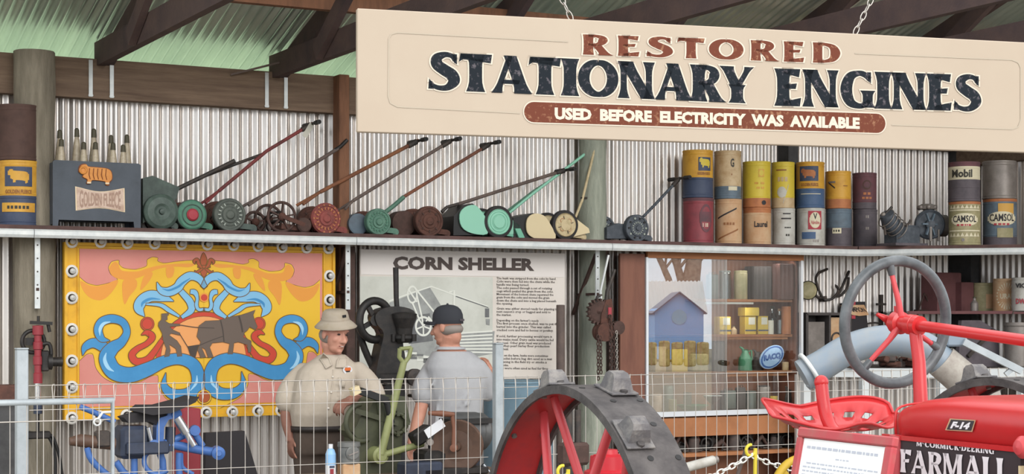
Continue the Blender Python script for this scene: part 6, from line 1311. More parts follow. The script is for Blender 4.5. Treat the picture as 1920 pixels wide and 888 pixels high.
# ------------------------------------------------------------------ chain barrier, yellow wheel, tube, crowbar
YK = -4.5; q = G(YK); GP = 'yellow pigtail posts'; tops = []
for px, py, lb in ((1064, 872, 'yellow pigtail post glimpsed through the steel wheel spokes'), (1415, 833, 'yellow pigtail post holding the white chain below the cabinet'), (1560, 850, 'yellow pigtail post hidden behind the tractor notice')):
    p = q(px, py); t = thing(WL, 'barrier_post', (p.x, YK, 0), lb, 'post', GP); mb = MB(); mb.tube(cr([(p.x, YK, 0), (p.x, YK, p.z*.6), (p.x+.004, YK, p.z-.02)], 3), .011, 'hook_yellow', 8); mb.lathe((p.x, YK, 0), (0, 0, 1), [(0, 0), (0, .13), (.02, .12), (.05, .02)], 'black', 20); mb.build('stake', t)
    mb = MB(); mb.torus((p.x-.028, YK, p.z-.03), (0, 1, 0), .030, .009, 'hook_yellow', 20, 8, -.2, 4.9); mb.build('pigtail', t); tops.append(Vector((p.x-.02, YK, p.z-.055)))
for a, b, sag, lb in ((tops[0], tops[1], .13, 'white plastic barrier chain hanging from the yellow post towards the steel wheel'), (tops[1], tops[2], .05, 'short white plastic chain from the yellow post towards the notice')):
    pts = [a.lerp(b, i/14)-Vector((0, 0, sag*4*(i/14)*(1-i/14))) for i in range(15)]; mb = MB(); chain(mb, pts, 'chain_white', .052, .0045, .014, 6); mb.build('plastic_chain', fr=WL, org=a, label=lb, cat='chain')
q = G(-4.9); c = q(1502, 930); t = thing(WL, 'yellow_wheel', (c.x, -4.9, 0), 'dull yellow spoked iron wheel behind the red notice frame', 'wheel'); mb = MB(); R = 72*WL.mpp(1502, -4.9); mb.torus(c, (-.1, 1, 0), R, .022, 'wheel_yellow', 40, 8); mb.build('rim', t)
for i in range(5): a = i*1.2566+2.3; mb = MB(); mb.bar(c, c+Vector((R*math.cos(a), 0, R*math.sin(a))), .03, .035, 'wheel_yellow', (0, 1, 0)); mb.build('spoke', t)
mb = MB(); mb.cyl(c+Vector((0, -.04, 0)), c+Vector((0, .04, 0)), .05, 'wheel_yellow', 18); mb.box((c.x, -4.9, (c.z-R-.02)/2), (.1, .3, c.z-R-.02), 'black_iron'); mb.build('hub_stand', t)
q = G(-3.95); a, b = q(1228, 892), q(1338, 862); t = thing(WL, 'white_tube', (a.x, -3.95, 0), 'grey white tube leaning behind the barrier chain', 'tube'); mb = MB(); mb.tube([a+(a-b)*3, a, b], .028, 'd_white', 14); mb.build('barrel', t); mb = MB(); mb.tube([b, b+(b-a)*.06], .022, 'd_grey', 12); mb.build('end_plug', t)
q = G(-4.45); a, b = q(1400, 838), q(1378, 905); d = (b-a)/(a.z-b.z); mb = MB(); mb.tube([a, b, b+d*b.z], .011, 'handle_grey', 8); mb.build('crowbar', fr=WL, org=(b.x, -4.45, 0), label='plain grey crowbar leaning by the yellow post', cat='crowbar')
# ------------------------------------------------------------------ the red tractor: x forward, y to its left, nose towards the viewer's right
HA = math.radians(-66); TF = Fr(1.083, 6.211, HA)
T = lambda px, py, y: TF.at(px, py, y)
tr = thing(TF, 'tractor', (0, 0, 0), 'bright red old row crop tractor with lugged steel rear wheels and grey steering wheel', 'tractor')
HZ = .74; RW = .69
def rear_wheel(y0, y1):
    ym = (y0+y1)/2; mb = MB(); n = 72; sgn = 1 if y0 < 0 else -1
    prof = [(y0, RW), (y1, RW), (y1, RW-.030), (y1-.012, RW-.030), (y1-.014, RW-.012), (y0+.014, RW-.012), (y0+.012, RW-.030), (y0, RW-.030)]
    for i in range(8):
        p, q = prof[i], prof[(i+1) % 8]; m = 'farm_red_dull' if i in (4,) else 'steel_rim'; vs = []
        for y, r in (p, q):
            for j in range(n): a = 2*math.pi*j/n; vs.append((r*math.sin(a), y, HZ+r*math.cos(a)))
        mb.raw(vs, [(j, (j+1) % n, n+(j+1) % n, n+j) for j in range(n)], m, True)
    rim = mb.build('rear_wheel', tr)
    for k in range(14):
        a = math.radians(-14+k*360/14); yy = y0+.058 if k % 2 == 0 else y1-.058; c = Vector((math.sin(a), 0, math.cos(a))); d = Vector((math.cos(a), 0, -math.sin(a))); b = Vector((0, yy, HZ))+c*RW
        def P(u, w, h): return b+d*u+Vector((0, w, 0))+c*h
        mb = MB()
        out = [(-.050, -.002), (.055, -.002), (.052, .012), (.040, .050), (.026, .064), (-.010, .066), (-.024, .056), (-.034, .018)]
        for w0, w1 in ((-.042, .042),):
            A = [P(u, w0*(1-.35*max(0, h)/.066), h) for u, h in out]; B = [P(u, w1*(1-.35*max(0, h)/.066), h) for u, h in out]; nn = len(out)
            mb.raw(A, [tuple(range(nn))], 'lug_steel'); mb.raw(B, [tuple(range(nn))[::-1]], 'lug_steel'); mb.raw(A+B, [(i, (i+1) % nn, nn+(i+1) % nn, nn+i) for i in range(nn)], 'lug_steel')
        R_ = Matrix((d, Vector((0, 1, 0)), c)).transposed(); mb.box(b+d*.005+c*.004, (.14, .10, .008), 'lug_steel', R_, .002)
        mb.cyl(b+d*.062+c*.006, b+d*.062+c*.016, .013, 'steel_rim', 8); mb.build('lug', rim)
    mb = MB()
    for k in range(28):                                           # bolt holes round the tread and bolt heads inside
        a = math.radians(-5+k*360/28); c = Vector((math.sin(a), 0, math.cos(a)))
        for yy in ((y0+.04, y1-.045) if k % 2 else (ym-.02, y1-.02)):
            mb.cyl(Vector((0, yy, HZ))+c*(RW-.002), Vector((0, yy, HZ))+c*(RW+.0012), .011, 'black', 10); 
            if k % 2: mb.cyl(Vector((0, yy, HZ))+c*(RW-.011), Vector((0, yy, HZ))+c*(RW-.022), .010, 'cast_grey', 8)
    mb.build('rim_bolts', rim, kind='stuff')
    for k in range(7):
        for off, yh, yr in ((-32, y0, ym+.01), (-20, y1, ym-.01)):
            a = math.radians(off+k*360/7); c = Vector((math.sin(a), 0, math.cos(a))); mb = MB(); mb.tube([Vector((0, yh, HZ))+c*.06, Vector((0, yr, HZ))+c*(RW-.012)], [.018, .0155], 'pole_red', 10); mb.build('spoke', rim)
    mb = MB(); mb.lathe((0, y0-.03, HZ), (0, 1, 0), [(0, .0), (0, .06), (.02, .06), (.02, .09), (.05, .09), (.05, .05), (.19, .05), (.19, .09), (.23, .09), (.23, 0)], 'farm_red', 24); mb.build('hub', rim)
rear_wheel(-1.01, -.81); rear_wheel(.83, 1.03)
mb = MB(); mb.cyl((0, -.85, HZ), (0, .85, HZ), .05, 'farm_red_dull', 16); mb.box((0, 0, HZ), (.36, .5, .4), 'farm_red_dull', ch=.06); mb.build('rear_axle', tr)
# fuel tank and bonnet
zl_, zh = T(1690, 822, -.26).z, T(1800, 741, -.2).z
xr_ = T(1652, 800, -.24).x; mb = MB(); rings = []
for i, (dx, hw, dz) in enumerate(((0, .15, .115), (.02, .20, .088), (.06, .235, .060), (.12, .252, .034), (.20, .26, .014), (.30, .262, .003), (.38, .262, 0), (.6, .262, -.0), (1.05, .258, .0))):
    top, bot = zh-dz, zl_; ring = []
    if i == 0: bot = zl_+.02
    for j in range(28):
        a = 2*math.pi*j/28; ca, sa = math.cos(a), math.sin(a); ex = .42; yy = hw*math.copysign(abs(ca)**ex, ca); zz = (top+bot)/2+(top-bot)/2*math.copysign(abs(sa)**(ex if sa > 0 else .12), sa)
        ring.append(Vector((xr_+dx, yy, zz)))
    rings.append(ring)
mb.loft(rings, 'farm_red'); mb.build('fuel_tank', tr)
mb = MB(); e = [p+Vector((0, 0, 0)) for p in rings[3]]; mb.tube([Vector((xr_+.06+.03*math.sin(j/27*math.pi), q.y*1.0, q.z)) for j, q in enumerate(rings[3])], .004, 'farm_red', 6, closed=True); mb.build('tank_seam', tr)
mb = MB(); mb.bar((xr_+.05, -.268, zl_+.004), (xr_+1.05, -.268, zl_+.004), .012, .014, 'farm_red'); mb.build('tank_bead', tr)
# black side panel with the maker's lettering
YP = -.27; a, b = T(1684, 824, YP), T(1913, 836, YP); zbt = .98
mb = MB(); mb.box(((a.x+b.x)/2, YP+.008, (zl_-.004+zbt)/2), (b.x-a.x, .014, zl_-.004-zbt), 'decal_black'); mb.build('side_panel', tr, label='black name panel')
mb = MB(); mb.box((b.x+.003, YP+.004, (zl_+zbt)/2-.02), (.008, .02, zl_-zbt-.04), 'cream_mow'); mb.build('panel_trim', tr)
tq = lambda *c: quad(TF, YP-.002, *c)
mb = MB(); mb.mapped(roman('FARMALL', 0, .215, .05, .0), tq((1686, 841), (1893, 860), (1893, 907), (1686, 884)), 'white_paint'); mb.build('lettering', tr)
mb = MB(); mb.mapped(roman('McCORMICK-DEERING', 0, .24, .04, .03), tq((1718, 826), (1864, 837.5), (1864, 851), (1718, 835.5)), 'white_paint'); mb.build('lettering', tr)
YQ = -.2655; f = lambda px, py, o: T(px, py, YQ-o)
mb = MB(); P = [(1781, 784), (1829.5, 787), (1823, 809), (1772, 806)]; mb.raw([f(*p, .001) for p in P], [(0, 1, 2, 3)], 'd_tan'); cxm, cym = 1801.5, 796.5
mb.raw([f(cxm+(p[0]-cxm)*.90, cym+(p[1]-cym)*.84, .002) for p in P], [(0, 1, 2, 3)], 'decal_black'); mb.mapped(norm(sans('F-14', .06)), quad(TF, YQ-.003, (1787.5, 789.5), (1821, 791.5), (1815, 804.5), (1781, 802.5)), 'white_paint'); mb.build('model_badge', tr)
c = T(1916, 838, YP-.02); mb = MB(); mb.lathe((c.x, YP+.01, c.z), (0, -1, 0), [(0, .032), (.03, .032), (.045, .02), (.05, 0)], 'pole_red', 24); mb.build('side_boss', tr)
c = T(1671, 816, YP-.02); mb = MB(); mb.tube([(c.x, YP, c.z), (c.x-.005, YP, c.z-.05), (c.x-.015, YP, .98)], [.022, .024, .024], 'sign_red', 12); mb.build('rear_bracket', tr)
# steering wheel, rod and post
hs = Vector((.513, 0, 1.643)); rd = Vector((1, 0, -.085)).normalized(); mb = MB(); RS = .207; mb.torus(hs, rd, RS, .0185, 'bakelite', 56, 12); sw = mb.build('steering_wheel', tr)
u_, w_ = Vector((0, 1, 0)), Vector((.085, 0, 1)).normalized()
for px, py in ((1672, 512), (1622, 690), (1765, 655)):
    best = None
    for i in range(360):
        a = math.radians(i); p = hs+(u_*math.cos(a)+w_*math.sin(a))*RS; wp = TF.w(p); X = CX+FPX*wp.x/wp.y; Y = HY-FPX*(wp.z-EYE)/wp.y; dd = (X-px)**2+(Y-py)**2
        if best is None or dd < best[0]: best = (dd, a)
    d = u_*math.cos(best[1])+w_*math.sin(best[1]); mb = MB(); mb.tube([hs+rd*.03+d*.02, hs+rd*.028+d*.07, hs+rd*.006+d*RS*.80], [.013, .010, .0085], 'pole_red', 10); mb.tube([hs+rd*.007+d*RS*.78, hs+d*RS*.98], [.011, .016], 'bakelite', 10); mb.build('wheel_spoke', sw)
mb = MB(); mb.lathe(hs-rd*.03, rd, [(0, 0), (0, .022), (.025, .026), (.03, .038), (.06, .038), (.065, .026), (.10, .026), (.105, .034), (.135, .034), (.14, .024), (.145, 0)], 'farm_red', 24); mb.tube([hs-rd*.025+Vector((0, -.0, .0)), hs-rd*.03+Vector((-.0, -.055, .025))], [.018, .006], 'farm_red', 8); mb.tube([hs-rd*.0+Vector((0, 0, .03)), hs+Vector((0, 0, .055))], .007, 'farm_red', 8); mb.build('wheel_hub', sw)
mb = MB(); mb.cyl(hs+rd*.10, hs+rd*1.5, .0185, 'farm_red', 14); mb.build('steering_rod', tr)
pp = hs+rd*.105; mb = MB(); mb.lathe(pp-rd*.02, rd, [(0, .0), (0, .032), (.045, .032), (.045, 0)], 'farm_red', 20); mb.tube([pp+Vector((0, 0, -.02)), (pp.x+.02, 0, pp.z-.12), (pp.x+.03, 0, zh-.05)], [.021, .022, .024], 'farm_red', 14); mb.build('steering_post', tr)
# pan seat with cut-out holes
sx, szb = .145, 1.262; mb = MB(); NR, NA = 9, 60; vs = []
def spt(r, a):
    fx, fy = math.cos(a), math.sin(a)                              # fx > 0 is the front lip
    L = .19 if fx > 0 else .21; x = sx+L*r*fx; y = .262*r*fy
    back = max(0, -fx); z = szb+(.085*back**.6+.075*abs(fy)**1.3)*r**3
    if fx > 0: z += .055*math.exp(-(fy/.33)**2)*r**3-.01*r
    if r > .93: z -= .012*(r-.93)/.07
    return Vector((x, y, z))
for i in range(NR+1):
    for j in range(NA): vs.append(spt(i/NR, 2*math.pi*j/NA))
fs = []
for i in range(NR):
    for j in range(NA):
        if i in (4, 6) and j % 4 in (1, 2) and i > 1 and (i == 6 or j % 8 in (1, 2)): continue
        fs.append((i*NA+j, (i+1)*NA+j, (i+1)*NA+(j+1) % NA, i*NA+(j+1) % NA))
mb.raw(vs, fs, 'farm_red', True); seat = mb.build('seat', tr)
md = seat.modifiers.new('thickness', 'SOLIDIFY'); md.thickness = .004
mb = MB(); mb.tube([spt(1, 2*math.pi*j/NA) for j in range(NA)], .006, 'farm_red', 7, closed=True); mb.build('seat_rim', seat)
mb = MB(); mb.bar((sx, 0, szb-.01), (sx-.05, 0, .95), .05, .012, 'farm_red_dull', (0, 1, 0)); mb.bar((sx-.05, 0, .96), (.15, 0, .85), .05, .02, 'farm_red_dull'); mb.build('seat_spring', tr)
# chassis and front axle, mostly below the picture
mb = MB(); mb.box((.85, 0, .80), (1.7, .26, .30), 'farm_red_dull', ch=.03); mb.box((1.75, 0, .95), (.12, .5, .62), 'farm_red_dull', ch=.02); mb.tube([(1.7, 0, .7), (1.75, 0, .36)], .06, 'farm_red_dull', 14); mb.build('chassis', tr)
for s in (-1, 1):
    mb = MB(); mb.torus((1.75, s*.14, .33), (0, 1, 0), .30, .03, 'steel_rim', 40, 8); mb.cyl((1.75, s*.05, .33), (1.75, s*.20, .33), .05, 'farm_red', 16)
    for k in range(8): a = k*math.pi/4; mb.tube([(1.75, s*.14, .33), (1.75+.29*math.cos(a), s*.14, .33+.29*math.sin(a))], .011, 'pole_red', 7)
    mb.build('front_wheel', tr)
# ------------------------------------------------------------------ tractor notice in its red frame
YN = -.60; a = T(1502, 806, YN); b = T(1682, 818, YN); Dn = Vector((0, -.20, -1)).normalized()
nt = thing(TF, 'notice_stand', ((a.x+b.x)/2, YN, 0), 'white printed notice in a tilted red frame in front of the tractor seat', 'sign')
ex = Vector((1, 0, 0)); ey = Dn; ez = Vector((0, -1, .20)).normalized(); Rn = Matrix((ex, -ez, -ey)).transposed(); L = b.x-a.x; H = L*1.15; k = L/180
o = Vector((a.x, YN, (a.z+b.z)/2+.003))
P = lambda x, d, h: o+ex*x+ey*d+ez*h
fw = .036
def fbar(x0, x1, d0, d1): mb.box(P((x0+x1)/2, (d0+d1)/2, 0), (x1-x0, .022, d1-d0), 'sign_red', Rn, .004)
mb = MB(); fbar(0, L, 0, fw*.8); fbar(0, L, H-fw, H); fbar(0, fw*.75, fw*.8, H-fw); fbar(L-fw, L, fw*.8, H-fw); mb.build('frame', nt)
mb = MB(); mb.box(P(L/2, H/2, -.006), (L-.01, .006, H-.01), 'sign_red', Rn); mb.build('backing', nt)
mb = MB(); mb.box(P((L-fw*.25)/2, H/2, -.001), (L-fw*1.75, .003, H-fw*1.7), 'paper', Rn); mb.build('notice_sheet', nt)
mb = MB(); rr = random.Random(5)
def words(x0, x1, d, hgt):
    x = x0
    while x < x1:
        w = min(rr.uniform(.008, .026), x1-x); mb.raw([P(x, d, .0012), P(x+w, d, .0012), P(x+w, d+hgt, .0012), P(x, d+hgt, .0012)], [(0, 1, 2, 3)], 'paper_ink'); x += w+.005
words(.05, L-.07, .052, .008); words(L*.43, L*.57, .081, .004)
for r_ in range(14): words(.045 if r_ else .06, L-.06-(.04 if r_ % 4 == 3 else 0), .101+.012*r_, .0045)
mb.build('print_lines', nt, kind='stuff')
mb = MB(); m_ = P(L/2, H*.7, -.02); mb.tube([m_, (m_.x, m_.y+.05, .1), (m_.x, m_.y+.05, 0)], .018, 'sign_red', 10); mb.lathe((m_.x, m_.y+.05, 0), (0, 0, 1), [(0, 0), (0, .18), (.015, .18), (.03, .03)], 'black_iron', 24); mb.build('pole', nt)

# ------------------------------------------------------------------ grey arched tow arm behind the tractor
ZA = 7.55
V = lambda px, py, Z=ZA: pxz(px, py, Z)
WO = Fr(0, 0, 0)
t = thing(WO, 'tow_arm', (V(1680, 640).x, ZA, 0), 'thick grey pipe arm arching behind the steering wheel', 'arm')
mb = MB(); pth = [V(1512, 700), V(1545, 682), V(1590, 655), V(1640, 640), V(1690, 639), V(1735, 652), V(1780, 690)]
mb.tube(cr(pth, 6), .068, 'pipe_grey', 20); mb.lathe(V(1512, 700), V(1512, 700)-V(1545, 682), [(-.01, .068), (.0, .072), (.02, .072), (.02, .0)], 'pipe_grey', 20); mb.build('arch_pipe', t)
mb = MB(); e = V(1845, 745); mb.tube([V(1765, 676), V(1800, 706), e, (e.x+.25, ZA, .6), (e.x+.25, ZA, 0)], [.076, .078, .074, .07, .07], 'pipe_worn', 20); mb.build('leg_pipe', t)
mb = MB(); mb.bar(V(1806, 640, ZA-.05), V(1915, 695, ZA-.05), .035, .03, 'galv_post'); mb.bar(V(1885, 702, ZA-.05), V(1905, 685, ZA-.05), .02, .02, 'galv_post'); mb.box(V(1792, 630, ZA-.02), (.09, .05, .09), 'pipe_grey', ch=.008); mb.build('stay', t)
mb = MB(); mb.torus(V(1520, 695), (.8, 0, .5), .082, .010, 'galv', 24, 8); mb.torus(V(1532, 712), (1, .2, 0), .035, .009, 'galv', 18, 7); mb.cyl(V(1522, 711), V(1548, 706), .014, 'galv', 10); mb.box(V(1524, 714), (.05, .07, .06), 'pipe_grey', ch=.006); mb.build('shackle', t)
f = lambda px, py, y: T(px, py, y)
mb = MB(); mb.tube(cr([f(1540, 716, -.02), f(1543, 745, -.02), f(1548, 775, -.02), f(1558, 800, -.02), f(1572, 815, -.02)], 4), .0235, 'farm_red', 14); p = f(1572, 815, -.02); mb.tube([p, (p.x+.04, -.02, p.z-.1), (p.x+.06, -.02, .9)], .0235, 'farm_red', 14); mb.ball(f(1540, 716, -.02), .026, 'farm_red'); mb.build('hand_lever', tr)
# ------------------------------------------------------------------ people
def rot(yaw, pitch=0, roll=0): return Matrix.Rotation(yaw, 3, 'Z')@Matrix.Rotation(pitch, 3, 'X')@Matrix.Rotation(roll, 3, 'Y')
def limb(mb, pts, rad, m, n=14):
    q = cr(pts, 4); r = cr([(v, 0, 0) for v in rad], 4); mb.tube(q, [max(.004, v.x) for v in r], m, n)
    for p, v in ((pts[0], rad[0]), (pts[-1], rad[-1])): mb.ball(p, v, m, n, 8)
def hand(mb, wrist, d, nrm, m, side=1, curl=.5, s=1.0):
    """wrist point, direction of the fingers, normal out of the back of the hand; side +1/-1 puts the thumb"""
    d = Vector(d).normalized(); nrm = Vector(nrm); nrm = (nrm-d*nrm.dot(d)).normalized(); x = d.cross(nrm)*side
    w = Vector(wrist); P = lambda a, b, c=0: w+d*a*s+x*b*s+nrm*c*s
    R = Matrix((x, d, nrm)).transposed()
    mb.ball(P(.052, .0), (.041*s, .052*s, .016*s), m, 14, 10, R); mb.tube([P(-.02, 0), P(.03, 0)], [.027*s, .030*s], m, 12)
    for b, L in ((.033, .072), (.011, .082), (-.011, .077), (-.032, .060)):
        a = .092; p = P(a, b); pts = [P(.07, b*.9), p]; ang = .15
        for k, f in enumerate((.42, .32, .26)):
            ang += curl*(.9 if k else .6); p = p+(d*math.cos(ang)-nrm*math.sin(ang)+x*b*1.6)*L*f*s; pts.append(p)
        mb.tube(pts, [.0095*s, .0098*s, .009*s, .0085*s, .0068*s], m, 8); mb.ball(pts[-1], .0068*s, m, 8, 6)
    t0 = P(.022, .026, -.004); t1 = P(.052, .052, -.012); t2 = P(.078, .058, -.022); t3 = P(.098, .056, -.032); mb.tube([t0, t1, t2, t3], [.015*s, .0125*s, .0105*s, .008*s], m, 8); mb.ball(t3, .008*s, m, 8, 6)
def head(mb, c, R, m, neck_to, nr=.056):
    P = lambda x, y, z: Vector(c)+R@Vector((x, y, z))
    for p, r in (((0, .012, .035), (.074, .094, .086)), ((0, -.030, -.018), (.062, .062, .085)), ((0, -.034, -.074), (.050, .048, .038)), ((0, -.070, -.093), (.022, .017, .017)), ((.034, -.060, -.022), (.025, .022, .024)), ((-.034, -.060, -.022), (.025, .022, .024)), ((0, -.078, .036), (.050, .014, .014)), ((.077, .008, -.004), (.010, .020, .031)), ((-.077, .008, -.004), (.010, .020, .031)), ((0, .045, -.06), (.05, .05, .06))): mb.ball(P(*p), r, m, 18, 12, R)
    mb.tube([P(0, -.082, .022), P(0, -.100, -.008), P(0, -.114, -.028)], [.009, .012, .015], m, 10); mb.ball(P(0, -.112, -.029), .0155, m)
    for s in (-1, 1): mb.ball(P(s*.013, -.100, -.033), .010, m)
    for z, r in ((-.056, .0065), (-.067, .0075)): mb.tube([P(-.024, -.078, z), P(0, -.092, z), P(.024, -.078, z)], [.004, r, .004], m, 8)
    mb.tube([P(0, .028, -.05), Vector(neck_to)+Vector((0, 0, .03)), Vector(neck_to)-Vector((0, 0, .05))], [nr, nr*1.02, nr*1.25], m, 16); return P
def ringe(cx, cy, z, rx, ry, yaw, n=22, ex=.85):
    out = []
    for j in range(n):
        a = 2*math.pi*j/n; x = rx*math.copysign(abs(math.cos(a))**ex, math.cos(a)); y = ry*math.copysign(abs(math.sin(a))**ex, math.sin(a))
        out.append(Vector((cx+x*math.cos(yaw)-y*math.sin(yaw), cy+x*math.sin(yaw)+y*math.cos(yaw), z)))
    return out
def torso(mb, Z, rows, yaw, m, grow=0):
    rg = []
    for px, py, rx, ry, dz in rows: p = pxz(px, py, Z); rg.append(ringe(p.x, p.y+dz, p.z, rx+grow, ry+grow, yaw))
    mb.loft(rg, m)
def legs(body, trous, Z, hipL, hipR, yaw, mats, t):
    """legs in the body, trousers and shoes as clothing"""
    fwd = Vector((math.sin(yaw), -math.cos(yaw), 0)); mb = MB()
    for h in (hipL, hipR):
        k = Vector((h.x, h.y-.0, .50))+fwd*.03; a = Vector((h.x, h.y, .10)); limb(body, [h, k, a], [.08, .055, .04], mats[0]); body.ball(a+fwd*.05-Vector((0, 0, .05)), (.045, .09, .04), mats[0], 12, 8, rot(yaw))
        limb(trous, [h+Vector((0, 0, .03)), k, a+Vector((0, 0, .0))], [.105, .085, .085], mats[1])
        mb.ball(a+fwd*.055-Vector((0, 0, .045)), (.052, .135, .055), 'black', 16, 10, rot(yaw)); mb.box(a+fwd*.055-Vector((0, 0, .085)), (.09, .26, .03), 'black', rot(yaw), .008)
    return mb
# --- man in the tan shirt
Z1 = 10.8; A = lambda px, py, d=0: pxz(px, py, Z1)+Vector((0, d, 0)); yaw1 = math.radians(20)
o1 = A(600, 800); o1.z = 0
m1 = thing(WO, 'person', o1, 'older man in tan work shirt and bucket hat facing right beside the machine', 'person', None)
tors = [(598, 830, .155, .115, 0), (598, 800, .16, .125, 0), (601, 775, .175, .145, -.02), (606, 745, .185, .15, -.02), (613, 712, .19, .138, -.01), (617, 694, .185, .122, 0), (620, 682, .150, .10, 0), (622, 673, .108, .08, 0), (623, 664, .070, .062, 0)]
hc = A(629, 627, -.05); Rh = rot(math.radians(43), math.radians(8), math.radians(4)); nk = A(623, 668, .0)
b = MB(); torso(b, Z1, tors, yaw1, 'skin1', -.012); P1 = head(b, hc, Rh, 'skin1', nk)
limb(b, [A(568, 699, .02), A(548, 727, .02), A(537, 764, .01)], [.048, .048, .042], 'skin_arm'); limb(b, [A(537, 764, .01), A(540, 792, -.02), A(546, 817, -.05)], [.043, .040, .029], 'skin_arm')
hand(b, A(546, 817, -.05), (.05, -.10, -1), (-.8, -.5, 0), 'skin_arm', -1, .42)
limb(b, [A(670, 698, 0), A(690, 718, -.06), A(703, 742, -.14)], [.046, .046, .042], 'skin1'); limb(b, [A(703, 742, -.14), A(690, 745, -.32), A(673, 742, -.48)], [.042, .038, .029], 'skin_arm')
hand(b, A(673, 742, -.48), (-.5, -.6, -.25), (.1, -.3, 1), 'skin_arm', 1, .75)
tw = MB(); torso(tw, Z1, [(596, 850, .16, .125, 0), (597, 825, .17, .13, 0), (598, 797, .168, .132, 0)], yaw1, 'trousers')
hipL, hipR = A(578, 838, .0), A(618, 838, .03); sh = legs(b, tw, Z1, hipL, hipR, yaw1, ('skin1', 'trousers'), m1)
ob = b.build('body', m1, remesh=.0058, smooth_it=3)
# keep the arm and face tones after the remesh
def retone(o, test, name):
    o.data.materials.append(MATS[name]); k = len(o.data.materials)-1; org = REG[o.name]
    for p in o.data.polygons:
        if test(p.center+org): p.material_index = k
retone(ob, lambda c: c.z < A(0, 735).z and c.z > .7 and (c.x < A(556, 0).x or c.y < Z1-.2), 'skin_arm')
tw.build('trousers', m1, remesh=.014, smooth_it=3); sh.build('shoes', m1)
s = MB(); torso(s, Z1, [(597, 808, .172, .135, 0)]+tors[1:], yaw1, 'shirt_tan', .012)
limb(s, [A(568, 697, .02), A(553, 715, .02), A(543, 735, .02), A(540, 750, .01)], [.060, .070, .080, .084], 'shirt_tan'); limb(s, [A(672, 695, 0), A(686, 709, -.04), A(697, 725, -.08), A(704, 741, -.11)], [.060, .066, .072, .074], 'shirt_tan')
rr = random.Random(9)
for i in range(16):
    px, py = rr.uniform(572, 650), rr.uniform(700, 765); s.tube([A(px, py, -.145), A(px+rr.uniform(-14, 22), py+rr.uniform(6, 22), -.15), A(px+rr.uniform(-20, 30), py+rr.uniform(10, 24), -.135)], [.004, .012, .004], 'shirt_tan', 6)
so_ = s.build('shirt', m1, remesh=.009, smooth_it=4)
front = lambda px, py, e=.0: A(px, py, -.165-e)
def skinned(o, pts, lift):
    """drop points on to a garment's front along the view direction, lifted a little"""
    org = REG[o.name]; out = []
    for px, py in pts:
        d = Vector(((px-CX)/FPX, 1, (HY-py)/FPX)).normalized(); s0 = Vector((0, 0, EYE))-org; ok, loc, nn, _ = o.ray_cast(s0, d); out.append((loc+org-d*lift) if ok else pxz(px, py, Z1-.15))
    return out
bpy.context.view_layer.update()
mb = MB()
for P in ([(606, 662), (600, 672), (612, 690), (622, 684), (616, 670)], [(640, 664), (652, 672), (650, 688), (630, 688), (634, 674)]):
    q = skinned(so_, P, .014); mb.raw(q, [tuple(range(len(q)))], 'shirt_tan'); mb.tube(q, .006, 'shirt_tan', 6, closed=True)
mb.build('collar', so_)
mb = MB(); q = skinned(so_, [(625, 692), (623, 720), (618, 755), (612, 792)], .004); mb.tube(q, .004, 'shirt_tan', 6); mb.build('placket', so_)
for p in skinned(so_, [(624, 706), (621, 735), (616, 765)], .006): mb = MB(); mb.ball(p, .007, 'button', 10, 6); mb.build('button', so_)
c = skinned(so_, [(652, 693)], .005)[0]; mb = MB(); u = Vector((math.cos(yaw1+.35), math.sin(yaw1+.35), 0)); n_ = Vector((math.sin(yaw1+.35), -math.cos(yaw1+.35), 0))
mb.raw([c+u*.036*math.cos(i*.3927)+Vector((0, 0, .026*math.sin(i*.3927))) for i in range(16)], [tuple(range(16))], 'white_label'); mb.raw([c+n_*.002+u*x+Vector((0, 0, z)) for x, z in ((-.026, .004), (-.020, .014), (.020, .016), (.024, .002), (.010, -.010), (-.016, -.008))], [tuple(range(6))], 'badge_orange'); mb.raw([c+n_*.003+u*x+Vector((0, 0, z)) for x, z in ((-.018, -.006), (.018, -.004), (.014, -.013), (-.012, -.014))], [tuple(range(4))], 'lbl_black'); mb.build('chest_badge', so_, label='oval orange and white chest badge')
p = pxz(598, 802, Z1); mb = MB(); rg = [ringe(p.x, p.y, p.z+dz, .176+e, .139+e, yaw1) for dz, e in ((-.018, 0), (-.018, .006), (.018, .006), (.018, 0))]; mb.loft(rg, 'belt', False); mb.build('belt', m1)
for sx_ in (-.031, .031): mb = MB(); mb.ball(P1(sx_, -.083, .012), (.012, .006, .006), 'eye_dark', 10, 8, Rh); mb.build('eye', ob)
mb = MB(); mb.tube([P1(-.022, -.086, -.060), P1(0, -.0955, -.062), P1(.022, -.086, -.060)], [.002, .0045, .002], 'mouth', 8); mb.build('mouth', ob); mb = MB(); mb.tube([P1(-.014, -.0925, -.0605), P1(0, -.0985, -.061), P1(.014, -.0925, -.0605)], [.001, .003, .001], 'teeth', 6); mb.build('teeth', ob)
mb = MB(); mb.ball(P1(0, .035, -.01), (.079, .08, .06), 'hair_grey', 16, 10, Rh); mb.build('hair', ob)
hx = rot(math.radians(43), math.radians(6), math.radians(-8)); hb = P1(0, .012, .088); ax = hx@Vector((0, 0, 1)); mb = MB()
def hatring(r, h): return [hb+hx@Vector((r*.83*math.cos(j*math.pi/16), r*.98*math.sin(j*math.pi/16), h)) for j in range(32)]
mb.loft([hatring(.150, -.040), hatring(.152, -.036), hatring(.125, -.012), hatring(.100, .006), hatring(.096, .03), hatring(.088, .056), hatring(.074, .068), hatring(.03, .072)], 'hat_tan'); ht = mb.build('bucket_hat', m1)
mb = MB(); mb.loft([hatring(.1015, .004), hatring(.1015, .016)], 'hat_tan', False); mb.build('hat_band', ht); mb = MB(); q = hb+hx@Vector((.0, -.0945, .038)); mb.box(q, (.026, .006, .016), 'black', hx); mb.build('hat_badge', ht)
